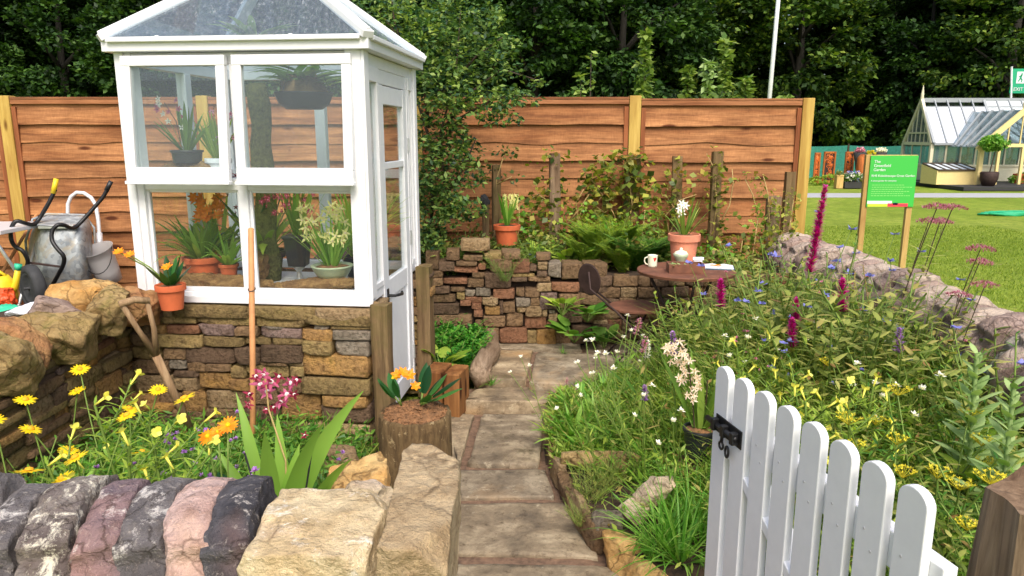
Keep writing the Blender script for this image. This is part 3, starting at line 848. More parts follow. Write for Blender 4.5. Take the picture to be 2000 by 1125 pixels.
    d.lohi((-0.038, y0 + 0.07, 1.705), (-0.008, y1 - 0.07, 1.794)); d.lohi((-0.038, y0 + 0.07, 0.72), (-0.008, y1 - 0.07, 0.82)); d.lohi((-0.038, y0 + 0.07, zo), (-0.008, y1 - 0.07, zo + 0.11)); d.lohi((-0.036, y0 + 0.07, 1.385), (-0.010, y1 - 0.07, 1.42))
    d.lohi((-0.028, y0 + 0.07, zo + 0.11), (-0.016, y1 - 0.07, 0.72))
    do = d.build('door', 'white_old', root, bev=0.003)
    for (c, e) in ((0.82, 1.385), (1.42, 1.705)):
        g = MB(); g.lohi((-0.025, y0 + 0.068, c), (-0.021, y1 - 0.068, e)); g.build('door_pane', 'glass', do)
    h = MB(); h.lohi((-0.006, y0 + 0.022, 0.66), (-0.001, y0 + 0.048, 0.78)); h.tube([(-0.004, y0 + 0.035, 0.745), (0.035, y0 + 0.035, 0.745), (0.048, y0 + 0.05, 0.747), (0.050, y0 + 0.11, 0.74), (0.046, y0 + 0.125, 0.75)], [0.008, 0.007, 0.008, 0.009, 0.006], 8)
    h.build('handle', 'black_iron', do, smooth=False)
    for z in (1.5, 0.98, 0.3):
        hg = MB(); hg.tube([(0.002, y1 + 0.002, z - 0.04), (0.002, y1 + 0.002, z + 0.04)], 0.006, 6); hg.build('hinge', 'steel', do)
    # roof
    ap = Vector((-W / 2, D / 2, 2.44)); c4 = [Vector((-W - 0.05, -0.05, zt + 0.062)), Vector((0.05, -0.05, zt + 0.062)), Vector((0.05, D + 0.05, zt + 0.062)), Vector((-W - 0.05, D + 0.05, zt + 0.062))]
    ro = thing('roof', None, None); ro.parent = root
    rb = MB(); 
    for c in c4:
        rb.bar(c + Vector((0, 0, -0.004)), ap, 0.056, 0.034)
        rb.bar(c + Vector((0, 0, 0.016)) , ap + Vector((0, 0, 0.02)), 0.022, 0.02)
    rb.box(ap + Vector((0, 0, 0.0)), (0.11, 0.11, 0.07)); rb.tube([ap + Vector((0, 0, 0.02)), ap + Vector((0, 0, 0.1)), ap + Vector((0, 0, 0.16))], [0.03, 0.018, 0.004], 10)
    for i in range(4):
        a = c4[i]; b = c4[(i + 1) % 4]
        rb.bar(a.lerp(b, 0.03) + Vector((0, 0, -.012)), a.lerp(b, 0.97) + Vector((0, 0, -.012)), 0.03, 0.022)
    ro_m = rb.build('roof_frame', 'white_paint', ro, bev=0.004)
    for i in range(4):
        a, b = c4[i], c4[(i + 1) % 4]; nrm = (b - a).cross(ap - a).normalized()
        g = MB(); q = [a, b, ap]
        o = [v + nrm * 0.004 + Vector((0, 0, 0.002)) for v in q]; g.add(q + o, [(0, 2, 1), (3, 4, 5), (0, 1, 4, 3), (1, 2, 5, 4), (2, 0, 3, 5)])
        g.build('roof_pane', 'glass_roof', ro)
    # shelves inside
    sh = MB(); sh.lohi((-W + p + 0.002, 0.06, 1.325), (-0.66, 0.50, 1.343)); sh.build('upper_shelf', 'white_paint', root, bev=0.002)
    sh = MB()
    sh.lohi((-W + 0.06, 0.06, 0.79), (-0.10, 0.235, 0.806)); sh.lohi((-W + 0.06, 0.245, 0.79), (-0.10, 0.42, 0.806)); sh.lohi((-W + 0.06, 0.43, 0.79), (-0.10, 0.60, 0.806)); sh.build('bench', 'white_paint', root, bev=0.002)
greenhouse()

# ------------------------------------------------------------------ dry stone walls, stone by stone
def rects_to_wall(mb, rects, crop, plane_p, plane_n, right, thick=0.14, n=6, amp=0.035, rnd=0.06):
    """rects: (x0,y0,x1,y1,key[,tilt]) in crop pixels; crop=(ox,oy,scale). Each becomes a real stone set in the wall plane"""
    ox, oy, sc = crop; plane_n = plane_n.normalized(); right = right.normalized(); up = Vector((0, 0, 1))
    rm = Matrix((right, plane_n * -1, up)).transposed()
    for i, r_ in enumerate(rects):
        x0, y0, x1, y1, key = r_[:5]
        tl = atP(ox + x0 / sc, oy + y0 / sc, plane_p, plane_n); br = atP(ox + x1 / sc, oy + y1 / sc, plane_p, plane_n)
        tr = atP(ox + x1 / sc, oy + y0 / sc, plane_p, plane_n); bl = atP(ox + x0 / sc, oy + y1 / sc, plane_p, plane_n)
        cx = (tl + br + tr + bl) / 4
        w = ((tr - tl).dot(right) + (br - bl).dot(right)) / 2; h = ((tl.z - bl.z) + (tr.z - br.z)) / 2
        d = thick * random.uniform(0.9, 1.15)
        c = cx - plane_n * (d / 2 - random.uniform(0.0, 0.022)); c.z = cx.z
        m2 = rm @ Euler((random.uniform(-.05, .05), R(r_[5]) if len(r_) > 5 else random.uniform(-.02, .02), random.uniform(-.05, .05))).to_matrix()
        stone(mb, c, (max(w, 0.02) * 0.99, d, max(h, 0.012) * 0.99), m2, n, rnd, amp, 5, SKI[key], seed=i * 7.3 + ox, fine=0.06, deep=(0.80, 0.96))
def random_wall(mb, p0, p1, z0, z1, out, keys, hmin=0.035, hmax=0.075, wmin=0.07, wmax=0.22, thick=0.14, n=6, tilt=0.0, skip=None, rnd=0.09):
    d = (p1 - p0); L = d.length; d.normalize(); up = Vector((0, 0, 1)); out = out.normalized()
    rm = Matrix((d, out * -1, up)).transposed(); z = z0
    while z < z1 - 0.01:
        h = min(random.uniform(hmin, hmax), z1 - z)
        if z1 - z - h < hmin * 0.5: h = z1 - z
        x = -random.uniform(0, wmax * .5)
        while x < L:
            w = random.uniform(wmin, wmax)
            c = p0 + d * (x + w / 2) + up * (z + h / 2) - out * (thick / 2 - random.uniform(0, 0.025))
            if not (skip and skip(c)):
                stone(mb, c, (w * 0.96, thick, h * 0.96), rm @ Euler((random.uniform(-.05, .05), random.uniform(-.03, .03) + tilt, random.uniform(-.05, .05))).to_matrix(), n, rnd, 0.05, 5, SKI[random.choice(keys)], fine=0.07, deep=(0.76, 0.95))
            x += w
        z += h

# plinth under the greenhouse
PL = [ # crop (270,560) scale 3.308
(60,152,372,236,'g'),(380,160,750,250,'g'),(752,168,1080,262,'g'),(1080,176,1505,246,'g'),
(78,246,178,300,'o'),(184,248,392,300,'r'),(396,240,622,314,'p'),(628,256,775,316,'b'),(800,262,1055,330,'p'),(800,256,960,268,'y'),(1058,276,1258,350,'o'),(1136,246,1230,276,'y'),(1232,250,1503,274,'g'),(1262,276,1503,336,'y'),
(124,308,410,388,'g'),(424,318,690,386,'g'),(696,330,858,374,'g'),(872,330,1060,370,'g'),(1070,346,1256,434,'g'),(1282,340,1500,440,'y'),
(150,400,304,470,'b'),(308,396,620,496,'d'),(622,392,790,500,'d'),(800,372,1062,484,'d'),(1072,440,1500,578,'o'),
(205,476,314,532,'y'),(322,492,436,550,'b'),(440,502,600,548,'b'),(596,512,700,586,'g'),(700,512,975,586,'g'),(972,488,1066,514,'t'),(985,518,1070,582,'g'),(800,486,970,508,'b'),
(232,540,392,576,'d'),(1060,586,1500,688,'g'),
(236,580,384,672,'t'),(390,556,604,658,'o'),(596,592,720,660,'o'),(724,592,900,650,'g'),(900,592,1060,680,'b'),
(300,670,444,800,'o'),(446,668,690,784,'t'),(694,664,930,760,'b'),(930,694,1176,858,'o'),(1196,700,1482,772,'o'),
(140,690,296,780,'b'),(700,764,920,864,'d'),(1186,768,1500,882,'d'),(430,790,700,850,'b'),(200,790,425,880,'b'),
(700,870,1100,960,'b'),(430,856,700,930,'t'),(1100,888,1500,978,'t'),(200,886,425,960,'o'),(1180,986,1520,1090,'b'),(860,966,1176,1060,'t'),(500,936,855,1030,'b'),(180,966,495,1060,'g'),
(1150,1096,1520,1200,'r'),(800,1066,1146,1180,'o'),(420,1036,796,1150,'t'),(150,1066,416,1180,'b'),
(-40,300,118,380,'b'),(-40,390,145,470,'g'),(-30,476,200,560,'b'),(-20,566,230,680,'t'),(-20,160,56,236,'g'),(-20,244,74,298,'b'),(-20,690,136,800,'o'),
]
def plinth():
    root = thing('stone_plinth', 'dry stone plinth of flat mossy brown stones carrying the white greenhouse', 'stone wall', gh(-GW / 2, 0, 0), GHR)
    n_ = (GHM.to_3x3() @ Vector((0, -1, 0))); rt = GHM.to_3x3() @ Vector((1, 0, 0))
    mb = MB(); rects_to_wall(mb, PL, (270, 560, 3.308), gh(0, -0.035, 0), n_, rt, 0.15, 10)
    # top slabs under the sill
    x = -GW - 0.06; 
    while x < 0.0:
        w = random.uniform(0.22, 0.4); w = min(w, 0.02 - x)
        if w < .03: break
        stone(mb, gh(x + w / 2, 0.10, 0.722), (w, 0.30, 0.062), GHM.to_3x3(), 8, 0.12, 0.03, 3, SKI[random.choice('tgt')], fine=0.03); x += w
    # left flank and back, seen from the side
    random_wall(mb, gh(-GW, GD + 0.1, 0), gh(-GW, 0.1, 0), 0.0, 0.75, GHM.to_3x3() @ Vector((-1, 0, 0)), 'obtdg')
    random_wall(mb, gh(0.0, GD, 0), gh(-GW, GD, 0), 0.0, 0.75, GHM.to_3x3() @ Vector((0, 1, 0)), 'obtdg')
    inv = (Matrix.Translation(gh(-GW / 2, 0, 0)) @ Matrix.Rotation(GHR, 4, 'Z')).inverted()
    mb.v = [tuple(inv @ Vector(v)) for v in mb.v]
    mb.build('stonework', SKM, root, smooth=True)
    c = MB(); c.lohi((-GW / 2 - 0.02, 0.02, 0), (GW / 2 - 0.05, 0.16, 0.70)); c.lohi((-GW / 2 + 0.02, 0.16, 0.0), (-GW / 2 + 0.12, GD - .1, 0.69)); c.lohi((-GW / 2 + 0.02, GD - .1, 0.0), (GW / 2 - .1, GD - .02, 0.70))
    c.build('core', 'wall_core', root)
plinth()

def timber_post(name, base, w, d, h, label, mat='old_post', rz=0.0, amp=0.006, cat='post', group=None, lean=(0, 0), topfn=None):
    mb = MB(); nz = 16; ring = []
    per = []
    nn = 5
    for i in range(4 * nn):
        s_, t = divmod(i, nn); t = t / nn * 2 - 1
        x, y = [(t, -1), (1, t), (-t, 1), (-1, -t)][s_]
        if abs(x) > .99 and abs(y) > .99: x *= 0.93; y *= 0.93
        per.append((x * w / 2, y * d / 2))
    N = len(per); sd_ = random.uniform(0, 99)
    for k in range(nz + 1):
        z = h * k / nz
        for (x, y) in per:
            q = Vector((x * 25, y * 25, z * 2 + sd_)); a = noise.noise(q) * amp * 2
            zz = z
            if k == nz: zz = z + noise.noise(Vector((x * 20, y * 20, sd_))) * 0.012 + (topfn(x, y) if topfn else 0)
            l_ = math.hypot(x, y); mb.v.append((x + x / l_ * a + lean[0] * z, y + y / l_ * a + lean[1] * z, zz))
    for k in range(nz):
        for i in range(N):
            mb.f.append([k * N + i, k * N + (i + 1) % N, (k + 1) * N + (i + 1) % N, (k + 1) * N + i]); mb.mi.append(0)
    c = len(mb.v); mb.v.append((lean[0] * h, lean[1] * h, h + (topfn(0, 0) if topfn else 0)))
    for i in range(N): mb.f.append([nz * N + i, nz * N + (i + 1) % N, c]); mb.mi.append(0)
    o = mb.build(name, mat, loc=base); o.rotation_euler = (0, 0, rz)
    return tag(o, label, cat, group)
timber_post('timber_post', gh(0.05, -0.01, 0), 0.085, 0.09, 0.775, 'old brown timber post at the front corner of the greenhouse, left of the door', rz=GHR)
timber_post('timber_post', gh(0.052, 0.90, 0), 0.085, 0.12, 0.80, 'old brown timber post behind the greenhouse door, right of it', rz=GHR)

# left wall, running towards the camera
LW = [ # crop (0,540) scale 3.629
(1000,420,1120,560,'d'),(930,440,1010,560,'b'),(820,360,950,430,'g'),(560,440,800,560,'r'),(380,560,620,680,'p'),(100,600,380,730,'g'),(-60,700,120,800,'p'),
(720,520,930,680,'g'),(430,620,720,800,'g'),(140,700,450,900,'b'),(-60,820,150,950,'b'),
(660,660,860,880,'o'),(940,560,1090,700,'b'),(470,790,660,900,'g'),(860,640,980,760,'g'),(980,690,1090,780,'t'),(830,770,1075,940,'o'),(180,920,470,1010,'g'),(470,900,700,1000,'b'),(700,880,840,1000,'d'),
(1080,700,1210,830,'r'),(1080,840,1260,930,'b'),(-60,960,180,1080,'g'),(180,1020,500,1120,'b'),(500,1010,830,1110,'g'),(840,950,1080,1060,'b'),(1080,940,1260,1060,'t'),
(-60,1090,180,1200,'o'),(180,1130,520,1220,'b'),(520,1120,900,1210,'t'),(900,1070,1200,1190,'g'),
]
LX = -1.90
def left_wall():
    root = thing('dry_stone_wall', 'mossy brown dry stone wall running from the greenhouse towards the left edge', 'stone wall', (LX, 2.6, 0))
    mb = MB(); n_ = Vector((1, 0, 0)); rt = Vector((0, 1, 0))
    ox, oy, sc = 0, 540, 3.629
    for i, r_ in enumerate(LW):
        x0, y0, x1, y1, key = r_
        cx = atP(ox + (x0 + x1) / 2 / sc, oy + (y0 + y1) / 2 / sc, Vector((LX, 0, 0)), n_)
        a = atP(ox + x0 / sc, oy + (y0 + y1) / 2 / sc, Vector((LX, 0, 0)), n_); b = atP(ox + x1 / sc, oy + (y0 + y1) / 2 / sc, Vector((LX, 0, 0)), n_)
        L = abs(b.y - a.y); skew = 70 * (x1 - x0) / 600
        pm = sc * FOC / (cx.y * 0.979 + (EYE - cx.z) * 0.203)
        hh = max(0.03, (y1 - y0 - 0.36 * (x1 - x0)) / pm)
        stone(mb, cx - n_ * 0.06, (0.16, L * 0.98, hh), None, 11, 0.07, 0.05, 5, SKI[key], seed=i * 3.7, fine=0.08, deep=(0.76, 0.95))
    random_wall(mb, Vector((LX - 0.012, 1.2, 0)), Vector((LX - 0.012, 3.5, 0)), 0.0, 0.66, n_, 'ogbdtg', 0.05, 0.1, 0.1, 0.26, 0.13, 5)
    random_wall(mb, Vector((LX - 0.34, 3.5, 0)), Vector((LX - 0.34, 1.2, 0)), 0.0, 0.66, -n_, 'ogbdt', 0.05, 0.1, 0.1, 0.26, 0.13, 5)
    mb.build('stonework', SKM, root, smooth=True, off=(LX, 2.6, 0))
    c = MB(); c.lohi((LX - 0.27, 1.2, 0), (LX - 0.09, 3.5, 0.66)); c.build('core', 'wall_core', root, off=(LX, 2.6, 0))
left_wall()
def rock(name, c, size, rot, mat, label, n=20, rnd=0.1, amp=0.08, cuts=11, fine=0.12, cat='stone', group=None, seed=1, sub=0, pow2=None, deep=(0.5, 0.82)):
    mb = MB(); stone(mb, (0, 0, 0), size, rot, n, rnd, amp, cuts, 0, seed, fine, pow2, deep)
    o = mb.build(name, mat, smooth=True, loc=c, sub=sub); return tag(o, label, cat, group)
CG = 'coping stones along the left wall'
for (px, py, Y, sz, rt, mat, sd_, lab) in (
    (256, 592, 3.36, (0.24, 0.24, 0.21), (0.1, 0.1, 0.2), C_RUST, 11, 'dark brown square coping stone against the greenhouse corner, behind the spade handle'),
    (172, 594, 3.25, (0.30, 0.24, 0.20), (0.1, 0.2, 0.5), C_OCH, 12, 'ochre yellow coping stone second from the greenhouse on the left wall'),
    (212, 610, 3.18, (0.16, 0.2, 0.18), (0.0, 0.3, -0.3), C_MOSS, 16, 'small tan coping stone wedged between the ochre one and the dark brown one'),
    (124, 630, 3.08, (0.26, 0.12, 0.17), (0.1, 0.45, 0.7), C_ROSE2, 13, 'thin mauve grey coping slab leaning behind the big tan rock'),
    (98, 656, 2.95, (0.32, 0.26, 0.20), (-0.1, 0.2, 0.15), C_MOSS, 14, 'large tan flat topped coping rock in the middle of the left wall'),
    (40, 676, 2.78, (0.22, 0.2, 0.2), (0.1, 0.25, 0.3), C_RUST, 17, 'russet coping rock near the left edge, behind the mossy one'),
    (2, 708, 2.62, (0.26, 0.22, 0.24), (0.1, 0.15, 0.1), C_MOSS, 15, 'green mossy coping rock cut by the left edge of the picture')):
    rock('coping_stone', atY(px, py, Y), sz, rt, mat, lab, group=CG, seed=sd_)

# front wall with its row of upright copes
def front_wall():
    root = thing('front_wall', 'low dry stone wall in the foreground under the upright coping stones', 'stone wall', (-1.2, 1.55, 0))
    mb = MB()
    random_wall(mb, Vector((-2.3, 1.76, 0)), Vector((-0.22, 1.76, 0)), 0, 0.55, Vector((0, 1, 0)), 'obtdpr', 0.05, 0.1, 0.1, 0.25)
    random_wall(mb, Vector((-0.22, 1.36, 0)), Vector((-0.22, 1.76, 0)), 0, 0.56, Vector((1, 0, 0)), 'obtpt', 0.05, 0.1, 0.1, 0.25)
    random_wall(mb, Vector((-2.3, 1.36, 0)), Vector((-0.22, 1.36, 0)), 0, 0.50, Vector((0, -1, 0)), 'obtdpr', 0.05, 0.1, 0.1, 0.25)
    mb.build('stonework', SKM, root, smooth=True, off=(-1.2, 1.55, 0))
    c = MB(); c.lohi((-2.3, 1.45, 0), (-0.27, 1.67, 0.56)); c.build('core', 'wall_core', root, off=(-1.2, 1.55, 0))
front_wall()
def dcope(q):  # bend the top of a slab into a half round
    x, y, z = q
    if z > -0.2:
        r_ = math.hypot(y, z + 0.2 if z > -0.2 else 0)
        k = max(abs(y), (z + 0.2))
        if r_ > 1e-5: 
            f_ = k / r_; f_ = 1 - (1 - f_) * 0.9
            return Vector((x, y * f_, (z + 0.2) * f_ * 1.0 - 0.2))
    return q
FG = 'upright coping stones on the front wall'
fc = [(-1.60, C_DARK, 'dark grey upright coping stone farthest to the left on the front wall', 0.13), (-1.475, C_PURP, 'purplish coping stone near the left edge of the front wall', 0.12), (-1.355, C_LICH, 'grey lichened coping stone cut by the left edge of the picture', 0.12), (-1.235, C_DARK, 'dark grey coping stone at the left edge of the front wall', 0.12), (-1.11, C_DARK, 'blue grey coping stone left of the white lichened one', 0.125),
      (-0.985, C_LICH, 'coping stone covered in white lichen on the front wall', 0.125), (-0.876, C_PURP, 'purplish grey coping stone right of the white lichened one', 0.100), (-0.780, C_DARK, 'speckled blue grey coping stone left of the pink one', 0.095),
      (-0.688, C_PINK, 'smooth pink coping stone of the front wall', 0.092), (-0.590, C_BLACK, 'nearly black coping stone with white veins beside the pale block', 0.108)]
for i, (x, mat, lab, w) in enumerate(fc):
    rs = random.Random(i + 3)
    rock('coping_stone', (x, 1.515 + rs.uniform(-.01, .02), 0.592 + rs.uniform(-0.012, 0.01)), (w * 1.06, 0.40, 0.36), (0, R(-6) + rs.uniform(-.03, .03), R(9) + rs.uniform(-.04, .04)), mat, lab, n=30, rnd=0.14, amp=0.06, cuts=12, fine=0.10, group=FG, seed=40 + i, pow2=dcope, deep=(0.66, 0.93))
rock('coping_block', (-0.408, 1.472, 0.578), (0.262, 0.26, 0.34), (R(5), 0, R(-3)), C_PALE, 'big pale cream block stone with pinkish patches on the front wall', n=40, rnd=0.05, amp=0.05, cuts=10, fine=0.07, seed=71, deep=(0.74, 0.93))
rock('end_stone', (-0.198, 1.505, 0.640), (0.138, 0.42, 0.30), (R(5), R(3), R(0)), C_TAN, 'long tan squared stone ending the front wall beside the path', n=40, rnd=0.03, amp=0.045, cuts=8, fine=0.06, seed=88, deep=(0.80, 0.95))
# loose rocks behind it
rock('loose_rock', atY(705, 948, 2.25), (0.19, 0.15, 0.16), (0.2, 0.1, 0.4), C_OCH, 'orange split rock behind the pale block stone', seed=91)
rock('loose_rock', atY(712, 985, 2.1), (0.16, 0.14, 0.14), (0, 0.2, 0.9), C_PALE, 'pale yellow rock tucked under the orange split rock', seed=92)
rock('loose_rock', atY(660, 905, 2.9), (0.17, 0.14, 0.13), (0, 0, 0.3), SK['t'], 'rounded brownish rock at the foot of the plinth near the corner post', seed=93, rnd=0.4)
rock('loose_rock', atY(700, 925, 2.65), (0.15, 0.12, 0.11), (0, 0, 0.3), SK['r'], 'small reddish rock between the plinth and the orange rock', seed=94, rnd=0.4)
mb = MB(); 
# right wall
RW = 'coping stones along the right wall'
def right_wall():
    root = thing('dry_stone_wall', 'pinkish dry stone wall along the right side between the border and the lawn', 'stone wall', (2.2, 4.0, 0))
    mb = MB()
    random_wall(mb, Vector((2.06, 5.9, 0)), Vector((2.06, 1.6, 0)), 0.0, 0.55, Vector((-1, 0, 0)), 'rbpdrt', 0.05, 0.1, 0.1, 0.25, 0.14)
    random_wall(mb, Vector((2.42, 1.6, 0)), Vector((2.42, 5.9, 0)), 0.0, 0.55, Vector((1, 0, 0)), 'rbpdrt', 0.05, 0.1, 0.1, 0.25, 0.14)
    random_wall(mb, Vector((2.06, 5.9, 0)), Vector((2.42, 5.9, 0)), 0.0, 0.60, Vector((0, 1, 0)), 'rbpdrt', 0.05, 0.1, 0.1, 0.25, 0.14)
    mb.build('stonework', SKM, root, smooth=True, off=(2.2, 4.0, 0))
    c = MB(); c.lohi((2.14, 1.6, 0), (2.34, 5.86, 0.54)); c.build('core', 'wall_core', root, off=(2.2, 4.0, 0))
    y = 5.82; i = 0
    cols = [C_ROSE, C_ROSE, C_ROSE2, C_ROSE, C_ROSE2]
    while y > 1.7:
        rs = random.Random(i + 100); w = rs.uniform(0.10, 0.17)
        y -= w / 2
        mat = cols[i % 5]; nm = 'pale pink'
        if mat is C_ROSE2: nm = 'mauve'
        if 2.86 < y < 3.02: mat = C_GRN; nm = 'grey green'
        lab = '%s rounded coping stone in the row along the right wall' % nm
        if nm == 'grey green': lab = 'grey green coping stone among the pink ones on the right wall'
        zz = 0.63 + rs.uniform(-.02, .02) - (0.02 if y < 3.6 else 0)
        rock('coping_stone', (2.235 + rs.uniform(-.02, .02), y, zz), (0.42 + rs.uniform(-.07, .07), w * 0.90, 0.32 + rs.uniform(-.05, .05)), (R(rs.uniform(-2, 16)), R(rs.uniform(-8, 8)), R(rs.uniform(-10, 10))), mat, lab, n=20, rnd=0.24, amp=0.09, cuts=8, fine=0.10, deep=(0.66, 0.9), group=RW, seed=300 + i, pow2=lambda q: (lambda t: Vector((t[1], t[0], t[2])))(dcope(Vector((q.y, q.x, q.z)))))
        y -= w / 2; i += 1
right_wall()

# retaining wall of the raised bed
BW = [ # crop (820,420) scale 3.516
(280,170,480,250,'t'),(180,240,270,310,'b'),(130,316,240,380,'d'),(250,320,396,350,'b'),(230,352,398,396,'r'),(400,330,452,372,'r'),(300,276,436,312,'b'),(440,262,560,300,'g'),(560,250,690,300,'b'),
(636,322,756,398,'r'),(760,350,806,388,'d'),(800,270,902,316,'b'),(812,318,878,378,'t'),(880,326,972,424,'y'),(806,380,876,420,'d'),
(160,434,326,474,'r'),(330,436,444,496,'b'),(358,396,446,432,'b'),(630,402,790,424,'g'),(632,428,740,456,'d'),(744,424,896,458,'b'),(446,390,628,500,'d'),
(60,490,206,540,'d'),(210,494,310,522,'b'),(312,512,380,556,'y'),(384,500,488,556,'y'),(508,504,654,570,'r'),(658,500,716,556,'b'),(720,500,826,560,'b'),(800,462,902,520,'t'),(906,462,1100,530,'r'),
(250,530,306,580,'g'),(310,560,428,604,'r'),(432,562,540,620,'t'),(276,586,352,624,'r'),(358,606,430,650,'r'),(546,584,570,680,'d'),(568,590,654,668,'b'),(660,566,760,624,'y'),(762,564,824,624,'b'),(824,532,946,650,'p'),
(448,624,558,682,'o'),(662,618,730,664,'t'),(724,624,838,696,'t'),(842,646,876,696,'t'),(886,652,930,676,'y'),(370,654,430,700,'r'),
(594,668,712,764,'b'),(720,700,870,780,'r'),(884,680,946,734,'t'),(916,730,966,780,'b'),(872,736,912,774,'r'),(436,690,590,764,'b'),
(548,772,736,876,'r'),(802,784,934,896,'o'),(738,790,800,880,'g'),(380,720,430,800,'b'),(430,770,545,860,'b'),(936,784,1040,880,'b'),(1044,760,1180,880,'d'),
(950,540,1100,640,'b'),(970,644,1120,740,'d'),(1104,540,1260,620,'b'),(1124,624,1280,740,'b'),(1184,744,1330,880,'d'),
(60,544,244,600,'b'),(60,604,270,680,'d'),(60,684,360,760,'b'),(60,764,376,860,'d'),(40,380,156,430,'b'),(60,434,156,486,'b'),(976,330,1120,440,'b'),(1130,440,1290,536,'d'),(1124,330,1290,436,'b'),(40,250,130,376,'b'),(480,300,632,388,'b'),
]
BY = 4.98
def back_wall():
    root = thing('retaining_wall', 'rough dry stone retaining wall of reddish stones below the raised bed', 'stone wall', (0, BY, 0))
    mb = MB(); rects_to_wall(mb, BW, (820, 420, 3.516), Vector((0, BY, 0)), Vector((0, -1, 0)), Vector((1, 0, 0)), 0.15, 10, 0.05, 0.10)
    random_wall(mb, Vector((0.60, BY + 0.012, 0)), Vector((2.0, BY + 0.01, 0)), 0.02, 0.60, Vector((0, -1, 0)), 'rbdtb', 0.05, 0.1, 0.08, 0.2, 0.15)
    random_wall(mb, Vector((-1.5, BY + 0.03, 0)), Vector((-0.7, BY + 0.03, 0)), 0.02, 0.62, Vector((0, -1, 0)), 'rbdtb', 0.05, 0.1, 0.08, 0.2, 0.15)
    mb.build('stonework', SKM, root, smooth=True, off=(0, BY, 0))
    c = MB(); c.lohi((-1.5, BY + 0.05, 0), (2.0, BY + 0.2, 0.57)); c.build('core', 'wall_core', root, off=(0, BY, 0))
back_wall()
# ------------------------------------------------------------------ pots and their contents
def pot_prof(r, h, t=0.008, lip=0.25, flare=0.72):
    rl = r * 1.0; rb = r * flare
    return [(0.001, 0), (rb, 0), (rb + (r * .93 - rb) * (1 - lip), h * (1 - lip)), (rl, h * (1 - lip) + 0.002), (rl * 1.01, h - 0.003), (rl * 0.99, h), (rl - t, h), (rl - t * 1.6, h * 0.9), (0.001, h * 0.88)]
def pot(root, r, h, mat, soil='soil', lip=0.25, flare=0.72, n=28, z=0.0, c=(0, 0)):
    mb = MB(); mb.lathe(pot_prof(r, h, lip=lip, flare=flare)[:-1], n, (c[0], c[1], z)); o = mb.build('pot', mat, root, smooth=True)
    m = o.modifiers.new('e', 'EDGE_SPLIT'); m.split_angle = R(35)
    s = MB(); s.lathe([(r * 0.93, h * 0.9), (r * 0.7, h * 0.94), (r * 0.4, h * 0.97), (0.001, h * 0.98)], 18, (c[0], c[1], z), jit=0.04); s.build('soil', soil, root, smooth=True)
    return o
def rv(a=1.0): return Vector((random.uniform(-a, a), random.uniform(-a, a), random.uniform(-a, a)))
def upd(spread):
    a = random.uniform(0, 6.283); return Vector((math.cos(a) * spread, math.sin(a) * spread, 1)).normalized()
def strap_leaves(root, n, L, W, mat, spread=0.5, z=0.0, bend=0.35, name='leaf', base_r=0.03, seg=8, single=False, shape='strap', fold=.25, lv=0.3):
    mb = MB()
    for i in range(n):
        d = upd(random.uniform(0.1, 1) * spread * 2); b = Vector((d.x, d.y, 0)) * base_r + Vector((0, 0, z))
        if single: mb = MB()
        mb.leaf(b, d, L * random.uniform(1 - lv, 1 + lv * .4), W * random.uniform(0.8, 1.15), bend * random.uniform(0.3, 1.6), seg, shape=shape, fold=fold)
        if single: mb.build(name, mat, root, smooth=True)
    if not single: mb.build('foliage', mat, root, smooth=True)
def flower_at(mb, c, nrm, r, npet=5, w=0.6, cup=0.25, m=0, cen=None, cenr=0.2, bend=0.1, jit=0.12, shape='x', seg=2):
    nrm = Vector(nrm).normalized(); x = nrm.orthogonal().normalized(); y = nrm.cross(x); a0 = random.uniform(0, 6)
    for i in range(npet):
        a = a0 + 6.2832 * i / npet; d = (x * math.cos(a) + y * math.sin(a) + nrm * (cup + random.uniform(-jit, jit))).normalized()
        sd_ = nrm.cross(d)
        mb.leaf(c, d, r * random.uniform(1 - jit, 1 + jit), r * w, bend, seg, m, sd_, 0.2, shape=shape)
    if cen is not None:
        mb.lathe([(r * cenr, 0), (r * cenr * .8, r * cenr * .5), (0.0005, r * cenr * .7)], 8, Vector(c) + nrm * r * 0.05, cen, Matrix((x, y, nrm)).transposed())
def make_flower(root, c, nrm, r, mats, name='flower', **kw):
    mb = MB(); flower_at(mb, c, nrm, r, **kw); return mb.build(name, mats, root, smooth=True)

def clivia(root, z=0.0, n=10, L=0.17, heads=((0, 0, .22),), r=0.028, leafm='deep_leaf', W=0.045, spread=0.6, petal='clivia_petal', nf=1):
    strap_leaves(root, n, L, W, leafm, spread, z, 0.25, single=False, base_r=0.015, shape='lance')
    st = MB()
    for h in heads:
        h = Vector(h); st.tube([(0, 0, z), (h.x * .5, h.y * .5, z + (h.z) * .6), (h.x, h.y, z + h.z)], [0.004, 0.0035, 0.003], 5)
    st.build('stem', 'stem_green', root, smooth=True)
    for h in heads:
        h = Vector(h) + Vector((0, 0, z))
        for k in range(nf):
            o = rv(r * 1.1) if nf > 1 else Vector(); n_ = (o + Vector((0, -0.4 * r, 0.6 * r))).normalized()
            make_flower(root, h + o, n_, r, [petal, 'flower_center'], npet=6 if nf > 1 else 9, w=0.55, cup=0.35, cen=1, cenr=0.16)

# pot with orange flowers standing on the plinth ledge
def p_ledge_pot():
    p = atY(337, 605, 3.335); p.z = 0.752
    p = atZ(337, 603, 0.755); root = thing('flower_pot', 'small terracotta pot of orange flowers standing on the plinth ledge outside the glass', 'potted plant', p)
    pot(root, 0.068, 0.118, 'terracotta', 'bark_chip')
    clivia(root, 0.11, 9, 0.16, [(-0.165, -0.02, .15), (-0.225, 0.0, .16), (0.02, -.06, .10)], 0.026, petal='orange_petal', W=0.036)
p_ledge_pot()
